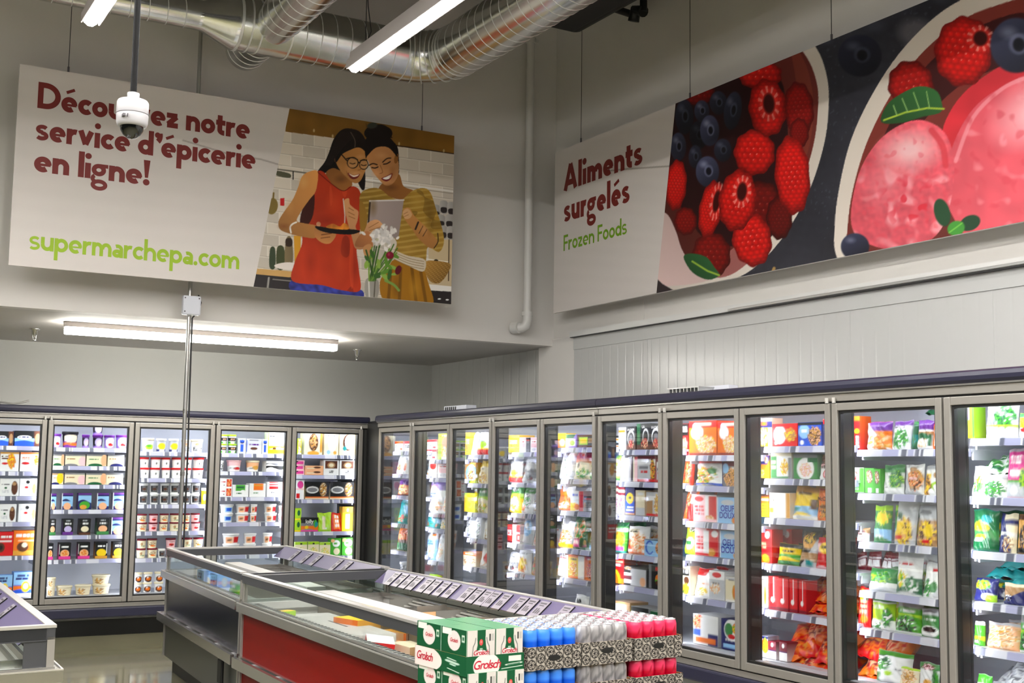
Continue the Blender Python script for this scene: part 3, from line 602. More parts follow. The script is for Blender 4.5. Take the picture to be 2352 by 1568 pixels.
    P.poly([(1076, 1112), (1180, 1150), (1304, 1180), (1292, 1264), (1190, 1226), (1090, 1176)], (206, 192, 168), True); 
    for k in range(4): P.line([(1080, 1126+16*k), (1190, 1170+18*k), (1296, 1192+18*k)], 4, (120, 96, 60), .8, True)
    P.poly([(1146, 822), (1190, 806), (1230, 866), (1296, 930), (1396, 1046), (1350, 1098), (1262, 1032), (1206, 950), (1160, 890)], sk, True, (.2, -.5, .25)); P.line([(1236, 960), (1256, 910)], 12, (40, 28, 24)); P.line([(1262, 990), (1290, 936)], 5, (50, 34, 24)); P.line([(1290, 1010), (1318, 962)], 5, (50, 34, 24)); P.line([(1396, 990), (1398, 1050), (1370, 1096)], 7, (60, 40, 20), 1, True)
    P.poly([(904, 756), (1152, 750), (1112, 1036), (896, 930)], (164, 148, 142), False, (.3, .4, -.14)); P.line([(906, 756), (1152, 750)], 10, (222, 216, 212)); P.line([(908, 770), (896, 930)], 12, (50, 40, 36))
    P.poly([(1144, 836), (1180, 812), (1210, 850), (1196, 880), (1160, 884)], (214, 166, 116), True); P.line([(1150, 852), (1180, 836)], 3, sk2); P.line([(1154, 870), (1186, 856)], 3, sk2)
    P.poly([(862, 968), (900, 910), (962, 892), (1004, 940), (940, 962), (890, 1010)], (206, 152, 104), True, (.3, -.4, .2)); P.line([(900, 950), (970, 910)], 4, sk2); P.line([(905, 970), (1000, 938)], 4, sk2)
    P.poly([(834, 760), (872, 800), (890, 900), (862, 980), (838, 960)], (150, 112, 40), True)
    P.poly([(720, 762), (756, 738), (764, 780), (796, 810), (826, 836), (818, 900), (806, 950), (846, 1010), (880, 1090), (806, 1100), (776, 1010), (740, 880)], (198, 142, 94), True, (.2, -.5, .25))
    for a, b_ in (((756, 806), (790, 826)), ((752, 836), (796, 858)), ((756, 866), (800, 884))): P.line([a, b_], 5, sk2)
    P.line([(716, 742), (728, 860), (726, 930)], 7, (214, 206, 190))
    P.poly([(800, 1080), (836, 1000), (900, 976), (930, 1060), (920, 1110), (880, 1090)], (168, 108, 64), True, (.3, -.3, .3)); P.poly([(860, 1090), (916, 1070), (926, 1170), (876, 1160)], (190, 136, 84), True)
    P.poly([(512, 950), (560, 940), (640, 968), (664, 1004), (620, 1062), (560, 1056), (512, 1010)], (184, 124, 70), True, (0, .5, .25)); P.line([(560, 1000), (630, 990)], 8, (120, 70, 34)); P.line([(556, 1024), (620, 1016)], 6, (120, 70, 34)); P.ell(538, 924, 16, 18, (212, 160, 116))
    P.poly([(516, 938), (620, 950), (832, 968), (770, 998), (620, 988), (540, 966)], (20, 16, 15), True); P.poly([(590, 944), (640, 920), (690, 940), (720, 916), (752, 934), (748, 962), (640, 956)], (206, 128, 42), True, nz=.3, ns=.08)
    for x, y, rx_, ry_, c_, a_ in ((800, 560, 60, 26, (232, 176, 122), .5), (760, 520, 40, 46, (214, 150, 92), .5), (840, 440, 44, 24, (226, 170, 112), .55), (700, 600, 60, 40, (92, 52, 24), .55), (990, 430, 60, 34, (226, 168, 114), .55), (950, 560, 40, 34, (228, 164, 116), .5), (1070, 560, 34, 60, (140, 84, 44), .5), (1060, 660, 70, 34, (96, 56, 28), .55),
            (430, 620, 46, 60, (226, 172, 106), .6), (330, 800, 40, 70, (206, 150, 84), .4), (290, 940, 60, 30, (120, 70, 32), .5), (1300, 960, 40, 50, (214, 160, 104), .45), (600, 900, 120, 60, (110, 26, 12), .45), (690, 1180, 60, 200, (206, 74, 34), .4), (480, 1200, 60, 160, (120, 30, 14), .45), (800, 1250, 40, 140, (120, 28, 14), .5), (640, 760, 60, 90, (206, 78, 36), .35),
            (1250, 760, 70, 80, (200, 162, 76), .4), (930, 800, 40, 90, (100, 74, 24), .5), (1180, 1100, 80, 60, (196, 156, 78), .4), (1340, 900, 40, 130, (96, 70, 24), .45), (1230, 1380, 50, 110, (206, 152, 44), .45), (1100, 1380, 40, 110, (92, 58, 10), .45)):
        P.ell(x, y, rx_, ry_, c_, 0, a_, .95)
    for k in range(9): P.line([(700+k*14, 262+k*2), (640+k*8, 380), (580+k*6, 500)], 3, (58, 46, 40), .5, True)
    # flowers and vase
    P.poly([(880, 1320), (968, 1330), (958, 1460), (880, 1452)], (150, 146, 136), True, (-.3, 0, .2)); P.line([(900, 1330), (904, 1450)], 10, (226, 224, 216), .8); P.line([(945, 1336), (938, 1450)], 8, (60, 54, 40), .7)
    r = np.random.RandomState(5)
    for k in range(18):
        x0, y0 = 930+r.uniform(-30, 24), 1330; x1, y1 = 990+r.uniform(-110, 120), 1060+r.uniform(-20, 120); P.line([(x0, y0), ((x0+x1)/2+r.uniform(-20, 20), (y0+y1)/2), (x1, y1)], r.uniform(6, 12), [(74, 112, 40), (52, 84, 34), (112, 150, 52)][k % 3], 1, True)
    for k in range(16): P.ell(960+r.uniform(-90, 130), 1190+r.uniform(-60, 130), r.uniform(10, 18), r.uniform(26, 46), [(92, 138, 46), (58, 96, 40), (134, 168, 70)][k % 3], r.uniform(0, 180), 1, .1)
    P.line([(1020, 1330), (1080, 1360), (1116, 1400)], 18, (116, 150, 70), 1, True)
    for k in range(70):
        x, y = 1005+r.normal(0, 44), 1016+r.normal(0, 34); v = r.uniform(205, 246); P.ell(x, y, r.uniform(16, 26), r.uniform(10, 16), (v, v*.98, v*.95), r.uniform(0, 180), 1, .3)
    P.ell(960, 1036, 16, 14, (150, 150, 90), 0, .5, .6); P.ell(1030, 1070, 14, 14, (150, 140, 100), 0, .4, .6)
    P.ell(1052, 1148, 30, 28, (124, 22, 44), 0, 1, .1); P.ell(1044, 1140, 12, 16, (176, 50, 76), 0, .7, .5); P.ell(1112, 1254, 22, 36, (92, 20, 32), 20, 1, .1)
    return P.im

def board(name, label, P0, ex, L, z0, z1, back, wires):
    """sign board: origin P0, unit direction ex along it, length L, thickness towards back"""
    t = empty(name, P0); tag(t, label, 'sign'); H = z1-z0; nb = Vector(back)
    ex = Vector(ex); e = .002
    v = []
    for d in (0, .024):
        for (a, c) in ((0, 0), (L, 0), (L, H), (0, H)): v.append(ex*a+nb*d+Vector((0, 0, c)))
    s = MB(); s.hexa(v[:4]+v[4:], 'board_edge'); s.build('panel', t)
    for wx in wires:
        w = MB(); w.tube([ex*wx+nb*.012+Vector((0, 0, H-.001)), ex*wx+nb*.012+Vector((0, 0, ZC-z0))], .0028, 'cable', 6); w.tube([ex*wx+nb*.012+Vector((0, 0, H)), ex*wx+nb*.012+Vector((0, 0, H+.045))], .008, 'ink', 8); w.build('hanging_wire', t)
    return t
# left sign, parallel to the back wall
ZA0, ZA1, YA, XA0, XA1 = 3.050, 4.578, 9.6, 1.209, 4.877
sa = board('hanging_sign', 'white hanging sign with red lettering and a photo of two women', (XA0, YA, ZA0), (1, 0, 0), XA1-XA0, ZA0, ZA1, (0, 1, 0), (.35, 3.35))
def placed_grid(fnP, nu, nv, paint, m, name, parent, org, ss=2):
    u, v = np.meshgrid(np.linspace(0, 1, nu), np.linspace(0, 1, nv)); Pw = fnP(u, v)
    f = lambda n: ((np.arange(n)[:, None]+(np.arange(ss)[None]+.5)/ss-.5)/(n-1)).ravel()
    uf, vf = np.meshgrid(f(nu), f(nv)); Pf = fnP(uf, vf)
    cols = paint(*proj(Pf[..., 0], Pf[..., 1], Pf[..., 2])).reshape(nv, ss, nu, ss, 3).mean((1, 3))
    me = grid_mesh(Pw-np.array(org), cols, m); o = bpy.data.objects.new(name, me); C.objects.link(o); o.parent = parent; return o
xl0, xl1 = 3.073, 3.327
def fA(u, v):
    xl = xl0+(xl1-xl0)*v; return np.stack([xl+(XA1-xl)*u, np.full(u.shape, YA-.0012), ZA0+(ZA1-ZA0)*v], -1)
placed_grid(fA, 400, 360, paint_kitchen, 'poster', 'photo_print', sa, (XA0, YA, ZA0))['label'] = 'printed photo of two women in a kitchen, one in red, one in yellow'
def wood(X, Y):
    P = Paint(X, Y, (214, 207, 201)); t = Y-.155*(X-300)*(1-(Y-200)/700.)
    P.im *= (1+.004*np.sin(t*.16+2*P.noise(.006, 41))+.014*P.noise(.01, 42, .3, 1.6))[..., None]
    P.line([(420, 322), (520, 352), (600, 366), (648, 380)], 3, (150, 140, 134), .8); P.line([(1400, 392), (1440, 388), (1500, 384), (1545, 381)], 3, (130, 122, 112), .8)
    return P.im
def fA2(u, v):
    xl = xl0+(xl1-xl0)*v; return np.stack([XA0+(xl-XA0)*u, np.full(u.shape, YA-.0008), ZA0+(ZA1-ZA0)*v], -1)
placed_grid(fA2, 300, 200, wood, 'poster', 'whitewashed_print', sa, (XA0, YA, ZA0))
def textA(text, W, p0, p1, xh_px, m, name):
    a, b_ = at(*p0, 1, YA), at(*p1, 1, YA); z = (a.z+b_.z)/2-ZA0
    pl = lambda x, y, l: (a.x-XA0+x, -.0015-l, z+y)
    for mb in lettering(text, W, pl, b_.x-a.x, xh_px, m): mb.build(name, sa)
xh = at(221, 271, 1, YA).z-at(229, 271-35.7+71.4, 1, YA).z
xh = abs(at(226, 235, 1, YA).z-at(229, 270.7, 1, YA).z)
textA('Découvrez notre', .345, (85, 248), (573, 320.5), xh, 'text_red', 'lettering')
textA("service d'épicerie", .345, (80.5, 322), (586, 388.5), xh, 'text_red', 'lettering')
textA('en ligne!', .345, (77, 394), (344, 426), xh, 'text_red', 'lettering')
textA('supermarchepa.com', .275, (66, 573), (549, 618), xh*.86, 'text_green', 'web_address')
# right sign, parallel to the right wall
XB, ZB0, ZB1, YB0, YB1 = 6.0, 3.063, 4.602, 9.686, 2.6
sb = board('hanging_sign', 'long hanging sign with raspberries and pink sorbet above the right-wall freezers', (XB, YB0, ZB0), (0, -1, 0), YB0-YB1, ZB0, ZB1, (1, 0, 0), (.43, 2.04, 3.62, 5.6))
yl0, yl1 = 8.076, 7.819
def fB(u, v):
    yl = yl0+(yl1-yl0)*v; return np.stack([np.full(u.shape, XB-.0012), yl+(YB1-yl)*u, ZB0+(ZB1-ZB0)*v], -1)
placed_grid(fB, 780, 270, paint_fruit, 'poster', 'fruit_print', sb, (XB, YB0, ZB0))['label'] = 'printed photo of raspberries, blueberries and pink sorbet in white bowls'
def fB2(u, v):
    yl = yl0+(yl1-yl0)*v; return np.stack([np.full(u.shape, XB-.0008), YB0+(yl-YB0)*u, ZB0+(ZB1-ZB0)*v], -1)
placed_grid(fB2, 160, 220, wood, 'poster', 'whitewashed_print', sb, (XB, YB0, ZB0))
def textB(text, W, p0, p1, xh_, m, name, tr=.1):
    a, b_ = at(*p0, 0, XB), at(*p1, 0, XB); z = (a.z+b_.z)/2-ZB0
    pl = lambda x, y, l: (-.0015-l, a.y-YB0-x, z+y)
    for mb in lettering(text, W, pl, a.y-b_.y, xh_, m, tr): mb.build(name, sb)
xb = abs(at(1404, 363, 0, XB).z-at(1401, 402.5, 0, XB).z)*.99
textB('Aliments', .37, (1295.5, 439.6), (1476, 376), xb, 'text_red', 'lettering')
textB('surgelés', .37, (1295.5, 510.5), (1446.5, 464), xb, 'text_red', 'lettering')
textB('Frozen Foods', .245, (1294.8, 577.4), (1440, 536), xb*.62, 'text_green_deep', 'lettering', .09)
# ---------------------------------------------------------------- upright freezers
YF, XF = 12.0, 5.04                                     # door planes of the back-wall and of the right-wall freezers
EA = [1.14+.788*k for k in range(6)]                    # door edges along the back wall
EB = [-11.415+.787*k for k in range(6)]; EC = [-7.460+.787*k for k in range(6)]
def rail_cols(n, seed):
    r = random.Random(seed); c = []
    tags = [(r.uniform(.02, .9), r.uniform(.05, .09)) for _ in range(5)]+[(.05, .2), (.55, .15)]
    for i in range(n+1):
        u = i/n; t = [k for k, (a, w) in enumerate(tags) if a < u < a+w]
        if t and t[0] < 4: c.append((230, 230, 238) if min(u-tags[t[0]][0], tags[t[0]][0]+tags[t[0]][1]-u) < .012 else (104, 106, 122))
        elif t: c.append((214, 214, 226))
        else: c.append((172, 172, 204))
    return lin(np.array(c))
def freezer(name, label, loc, rz, edges, zl, shelves, ztop=2.127, ends=(0.055, 0.055), over=(.01, .01), deep=(0, 0), sides=(1, 1)):
    """s runs along the front, d into the case; zl: underside of the doors; shelves: per door, heights"""
    t = empty(name, loc, rz); tag(t, label, 'display freezer', 'upright glass-door freezers')
    s0, s1 = edges[0]-ends[0], edges[-1]+ends[1]; D = .78; dk = zl+.05
    q0, q1 = s0-deep[0], s1+deep[1]
    h = MB(); h.box((q0, D-.06, .12), (q1, D, ztop-.02), 'case_white'); h.box((q0, .12, ztop-.09), (q1, D, ztop-.02), 'case_white'); h.box((s0, .03, ztop-.09), (s1, .12, ztop-.02), 'case_white'); h.box((q0, .13, .12), (q1, D, dk-.02), 'case_white'); h.box((s0, .05, .12), (s1, .13, dk-.02), 'case_white')
    h.build('cabinet', t)
    for k, (a, b_, c_) in enumerate(((s0, s0+.03, q0), (s1-.03, s1, q1-.03))):
        if not sides[k]: continue
        h = MB(); h.box((a, 0, .12), (b_, D if a == c_ or k else .10, ztop-.02), 'mullion', .004)
        if deep[k]: h.box((c_, .12, .12), (c_+.03, D, ztop-.02), 'case_white'); h.box((c_, .115, .12), (s0, .125, ztop-.02), 'mullion')
        h.build('end_panel', t)
    h = MB(); h.box((q0+(.03 if sides[0] else 0), .13, dk-.02), (q1-(.03 if sides[1] else 0), D-.06, dk), 'case_white'); h.box((s0, .1, dk-.02), (s1, .13, dk), 'case_white'); h.box((s0+.03, .055, dk-.05), (s1-.03, .1, dk+.006), 'case_white', .006)
    for k in range(3): h.box((s0+.03, .104+.02*k, dk), (s1-.03, .11+.02*k, dk+.003), 'case_grey')
    h.build('deck', t)
    h = MB(); pr = [(-.028, ztop-.066), (-.042, ztop-.05), (-.045, ztop-.03), (-.038, ztop-.01), (-.02, ztop), (.04, ztop), (.04, ztop-.066)]
    n = len(pr); v = [(s0-over[0], d, z) for d, z in pr]+[(s1+over[1], d, z) for d, z in pr]
    h.add(v, [(i, (i+1) % n, n+(i+1) % n, n+i) for i in range(n)]+[tuple(range(n))[::-1], tuple(range(n, 2*n))], 'navy_bumper', False); h.build('top_bumper', t)
    h = MB(); h.box((s0, -.03, ztop-.075), (s1, -.005, ztop-.066), 'steel'); h.box((s0, -.018, ztop-.118), (s1, .03, ztop-.076), 'alu', .003); h.build('header', t)
    h = MB(); h.box((s0, -.018, zl-.045), (s1, .05, zl-.008), 'alu', .003); h.build('sill', t)
    h = MB(); h.box((s0, -.04, zl-.135), (s1, .03, zl-.047), 'navy_bumper', .012); h.build('base_bumper', t)
    h = MB(); h.box((s0, .06, 0), (s1, .12, zl-.05), 'kick_black'); h.box((s0, .04, 0), (s1, .06, .15), 'kick_black'); h.box((s0, .037, .15), (s1, .06, .154), 'trim_metal'); h.build('kick_plate', t)
    h = MB(); h.box((s0, .0, zl-.008), (s1, .03, zl), 'gasket'); h.box((s0, .0, ztop-.128), (s1, .03, ztop-.118), 'gasket'); h.build('gasket', t)
    zt = ztop-.128
    for k, e in enumerate(edges):
        e0, e1 = max(e-.034, s0), min(e+.034, s1)
        h = MB(); h.box((e0, .012, zl), (e1, .10, zt), 'mullion', .006); h.box((e0, .099, zl), (e0+.0055, .114, zt), 'mullion'); h.box((e1-.0055, .099, zl), (e1, .114, zt), 'mullion'); h.build('mullion', t)
        h = MB()
        h.box((e0+.006, .1005, zl+.06), (e1-.006, .109, zt-.04), 'led_case')
        h.build('light_strip', t)
    h = MB(); h.box((s0+.05, .11, zt-.03), (s1-.05, .15, zt-.012), 'added_fill_glow'); h.build('added_fill_bar', t)  # glowing bar added to light the shelves more evenly, not a freezer lamp
    for k in range(len(edges)-1):
        a, b_ = edges[k]+.007, edges[k+1]-.007; wf = .042
        h = MB()
        h.box((a, -.034, zl+.002), (a+wf, .008, zt-.002), 'alu', .005); h.box((b_-wf, -.034, zl+.002), (b_, .008, zt-.002), 'alu', .005)
        h.box((a+wf, -.033, zl+.002), (b_-wf, .008, zl+.05), 'alu', .004); h.box((a+wf, -.033, zt-.044), (b_-wf, .008, zt-.002), 'alu', .004)
        dr = h.build('door', t)
        h = MB(); g = .014
        h.box((a+wf, -.02, zl+.05), (a+wf+g, .006, zt-.044), 'gasket'); h.box((b_-wf-g, -.02, zl+.05), (b_-wf, .006, zt-.044), 'gasket')
        h.box((a+wf+g, -.02, zl+.05), (b_-wf-g, .006, zl+.05+g), 'gasket'); h.box((a+wf+g, -.02, zt-.044-g), (b_-wf-g, .006, zt-.044), 'gasket'); h.build('seal', dr)
        h = MB(); h.box((a+wf+.004, -.014, zl+.055), (b_-wf-.004, -.008, zt-.049), 'door_glass'); h.build('glass_pane', dr)
        h = MB(); h.tube([((a if k % 2 else b_)+(.02 if k % 2 else -.02), -.034, zt), ((a if k % 2 else b_)+(.02 if k % 2 else -.02), -.034, zt+.03)], .011, 'steel_edge', 10); h.build('hinge', dr)
        for j, z in enumerate(shelves[k]):
            h = MB(); w0, w1 = edges[k]+.006-(deep[0] if k == 0 else 0), edges[k+1]-.006
            h.box((w0, .18, z-.018), (w1, .66, z-.002), 'shelf_wire'); h.box((w0, .2, z-.06), (w0+.012, .7, z-.018), 'case_white'); h.box((w1-.012, .2, z-.06), (w1, .7, z-.018), 'case_white'); sh = h.build('shelf', t)
            c = rail_cols(80, hash((name, k, j)) % 9999 if False else k*31+j*7+int(abs(loc[0])*3)); v = []; cc = []
            for (d, zz) in ((.180, z-.002), (.166, z-.004), (.158, z-.040), (.180, z-.042)):
                for i in range(81): v.append((w0+(w1-w0)*i/80, d, zz)); cc.append(c[i])
            h = MB(); h.add(v, [(r_*81+i, r_*81+i+1, (r_+1) % 4*81+i+1, (r_+1) % 4*81+i) for r_ in range(4) for i in range(80)]+[(0, 81, 162, 243), (323, 242, 161, 80)], 'print', False, cc); h.build('price_rail', sh)
    return t

# ---------------------------------------------------------------- chest freezers
def island(name, label, NL, NR, FL, FR, red, tags, ends=(1, 1), racks=()):
    o = Vector(NL).to_3d(); t = empty(name, o); tag(t, label, 'chest freezer', 'glass-walled chest freezers')
    NL, NR, FL, FR = [Vector(p)-Vector(o.xy) for p in (NL, NR, FL, FR)]
    W, L = (NR-NL).length, (FL-NL).length
    def P(x, y, z):                                     # x metres from the left side, y metres from the near end
        u, v = x/W, y/L; p = NL*(1-u)*(1-v)+NR*u*(1-v)+FL*(1-u)*v+FR*u*v; return (p.x, p.y, z)
    def bx(mb, x0, x1, y0, y1, z0, z1, m):
        mb.hexa([P(x0, y0, z0), P(x1, y0, z0), P(x1, y1, z0), P(x0, y1, z0), P(x0, y0, z1), P(x1, y0, z1), P(x1, y1, z1), P(x0, y1, z1)], m); return mb
    def ring(mb, i0, i1, z0, z1, m):                    # band between inset i0 (outside) and i1 (inside)
        n0, n1 = (i0 if i0 > 0 or ends[0] else .0), (i0 if i0 > 0 or ends[1] else .0)
        bx(mb, i0, i1, n0, L-n1, z0, z1, m); bx(mb, W-i1, W-i0, n0, L-n1, z0, z1, m)
        if i0 >= 0 or ends[0]: bx(mb, i1, W-i1, i0, i1, z0, z1, m)
        if i0 >= 0 or ends[1]: bx(mb, i1, W-i1, L-i1, L-i0, z0, z1, m)
        return mb
    pu, pl = ('panel_red', 'panel_red') if red else ('panel_navy', 'panel_grey')
    s = MB(); ring(s, .012, .03, .43, .73, pu); s.build('upper_panel', t)
    s = MB(); ring(s, .012, .03, .12, .43, pl); s.build('lower_panel', t)
    s = MB()
    for a in (0, W-.022):
        for b_ in (.0, L-.022): bx(s, a, a+.022, b_, b_+.022, .12, .75, 'alu')
    s.build('corner_trim', t)
    s = MB(); ring(s, .07, .10, 0, .12, 'black'); s.build('base', t)
    s = MB(); ring(s, -.034, .012, .722, .770, 'steel'); ring(s, -.034, -.027, .770, .776, 'steel_edge'); ring(s, -.004, .012, .772, .782, 'steel'); s.build('upper_rail', t)
    s = MB(); ring(s, -.05, -.026, .39, .452, 'steel'); ring(s, -.008, .012, .40, .455, 'steel'); ring(s, -.026, -.008, .40, .425, 'rim_dark')
    for k in range(int(L/.45)+1): bx(s, -.026, -.008, .06+.45*k, .10+.45*k, .425, .45, 'plastic_white')
    s.build('bumper_rail', t)
    gl = t
    for nm, (x0, x1, y0, y1) in (('left', (.008, .014, .03, L-.03)), ('right', (W-.014, W-.008, .03, L-.03)), ('near', (.03, W-.03, .008, .014)), ('far', (.03, W-.03, L-.014, L-.008))):
        s = MB(); bx(s, x0, x1, y0, y1, .772, .90, 'island_glass'); s.build('glass_panel', t)
    for a, b_ in ((0, 0), (W-.03, 0), (0, L-.03), (W-.03, L-.03)):
        s = MB(); bx(s, a, a+.03, b_, b_+.012, .772, .90, 'alu'); bx(s, a+.006, a+.03, b_+.012, b_+.03, .772, .90, 'rim_dark')
        if ends[0] and b_ == 0: bx(s, .03 if a == 0 else W-.12, .12 if a == 0 else W-.03, .004, .012, .772, .89, 'rim_dark')
        s.build('corner_post', t)
    s = MB(); ring(s, .0, .034, .89, .937, 'rim_dark'); ring(s, -.004, .036, .937, .949, 'steel_edge'); bx(s, .034, W-.034, .0, .05, .885, .936, 'rim_dark'); bx(s, .034, W-.034, L-.05, L, .885, .936, 'rim_dark'); s.build('rim', t)
    s = MB(); bx(s, .03, W-.03, .03, L-.03, .44, .46, 'tub_white'); bx(s, .095, W*.46, .09, L-.09, .46, .64, 'tub_white'); ring(s, .031, .075, .46, .775, 'tub_white'); ring(s, .075, .09, .715, .735, 'alu_dull'); s.build('inner_tub', t)
    s = MB(); nv = 34
    for k in range(int((L-.2)/.05)): bx(s, .040, .070, .1+k*.05, .1+k*.05+.018, .7755, .778, 'rim_dark')
    s.build('air_grille', t)
    s = MB(); c = W*.52
    bx(s, c-.05, c+.05, .08, L-.08, .46, .80, 'tub_brown'); bx(s, c-.065, c+.065, .075, L-.075, .80, .83, 'tub_white'); s.build('divider', t)
    # sliding lids over the right half, steel edged
    s = MB()
    for k in range(4):
        y0 = .1+k*(L-.2)/3; bx(s, c+.07, W-.085, y0-.02, y0, .78, .806, 'steel')
    bx(s, W-.10, W-.085, .08, L-.08, .78, .81, 'steel'); s.build('lid_track', t)
    # sloping price strip inside the right rim
    s = MB(); ya, yb = .06, L-.06
    q = [(W-.036, .944), (W-.135, .868)]; nx, nz = -.61*.004, .79*.004
    def S(f, y, l=0): return P(q[0][0]+(q[1][0]-q[0][0])*f-.61*l, y, q[0][1]+(q[1][1]-q[0][1])*f+.79*l)
    s.hexa([S(0, ya, -.004), S(1, ya, -.004), S(1, yb, -.004), S(0, yb, -.004), S(0, ya), S(1, ya), S(1, yb), S(0, yb)], 'lilac_strip'); pr = s.build('price_strip', t)
    for k, (y, w) in enumerate(tags):
        s = MB(); a, b_ = y-w/2, y+w/2
        s.hexa([S(.12, a, .002), S(1.05, a, .002), S(1.05, b_, .002), S(.12, b_, .002), S(.12, a, .006), S(1.05, a, .006), S(1.05, b_, .006), S(.12, b_, .006)], 'tag_paper')
        s.hexa([S(.1, a-.0018, .001), S(1.12, a-.0018, .001), S(1.12, a, .001), S(.1, a, .001), S(.1, a-.0018, .007), S(1.12, a-.0018, .007), S(1.12, a, .007), S(.1, a, .007)], 'wire_black')
        for f0, f1, g0, g1 in ((.22, .30, .12, .8), (.36, .41, .2, .7), (.55, .85, .2, .34), (.55, .85, .42, .56), (.66, .85, .62, .76)):
            s.hexa([S(f0, b_-w*g0, .0062), S(f1, b_-w*g0, .0062), S(f1, b_-w*g1, .0062), S(f0, b_-w*g1, .0062), S(f0, b_-w*g0, .0066), S(f1, b_-w*g0, .0066), S(f1, b_-w*g1, .0066), S(f0, b_-w*g1, .0066)], 'ink')
        s.build('price_tag', pr)
    for ya, yb in racks:
        s = MB(); x0 = W-.13
        for k in range(6): bx(s, x0-.03*k-.012, x0-.03*k, ya, yb, .80-.012*k, .808-.012*k, 'steel_edge')
        s.build('wire_rack', t)
        for q in (ya-.006, yb): s = MB(); bx(s, x0-.17, x0+.03, q, q+.006, .70, .82, 'alu_dull'); s.build('rack_bracket', t)
    return t, P, W, L
def tagpos(xs, Lx, NR, FR, w):
    """distances along the right rim for tags seen at these pixel columns"""
    out = []; A_, B_ = Vector(NR), Vector(FR); n = 400
    pxs = [proj(A_.x+(B_.x-A_.x)*i/n-.09, A_.y+(B_.y-A_.y)*i/n, .90)[0] for i in range(n+1)]
    for x in xs:
        i = min(range(n+1), key=lambda k: abs(pxs[k]-x)); out.append(((B_-A_).length*i/n, w))
    return out
nNL, nNR, nFL, nFR = (2.30, 4.71), (3.342, 4.80), (2.356, 7.37), (3.364, 7.44)
fNL, fNR, fFL, fFR = (2.375, 7.46), (3.40, 7.52), (2.519, 9.822), (3.507, 9.81)
isl_n = island('chest_freezer', 'red chest freezer with glass walls behind the beer stack', nNL, nNR, nFL, nFR, True,
               tagpos([899, 916, 933, 950, 974, 992, 1012, 1033, 1070, 1090, 1110, 1128, 1152, 1188, 1212, 1238, 1292], 0, nNR, nFR, .088), ends=(1, 0), racks=((.35, .80), (1.02, 1.36), (1.62, 2.0)))
isl_f = island('chest_freezer', 'dark grey chest freezer standing beyond the red one', fNL, fNR, fFL, fFR, False, tagpos([672, 699, 722, 770, 792], 0, fNR, fFR, .085), ends=(0, 1))
isl_l = island('chest_freezer', 'chest freezer corner reaching in beside the aisle floor, front left', (-.16, 5.22), (.925, 5.30), (-.06, 8.9), (1.0, 8.98), False, [(.9, .09), (1.25, .09), (1.5, .09), (2.2, .09)])
s = MB(); s.box((-.012, -.012, -.07), (.012, .012, .06), 'black'); 
t = empty('rotary_knob_plate', (0, 0, 0)); bpy.data.objects.remove(t)
p = at(507, 1541, 0, 2.375); s = MB(); s.box((-.02, -.045, -.075), (0, .045, .075), 'black', .008); o = s.build('cable_socket', None, (p.x+.006, p.y, p.z)); o.parent = isl_f[0]; o.location = Vector((p.x+.008, p.y, p.z))-isl_f[0].location
p2 = at(511, 1590, 0, 2.375); s = MB(); s.box((-.016, -.035, -.11), (.0, .035, .075), 'plastic_white', .004); o = s.build('socket_cover', None); o.parent = isl_f[0]; o.location = Vector((p.x+.008, p.y, p.z-.15))-isl_f[0].location
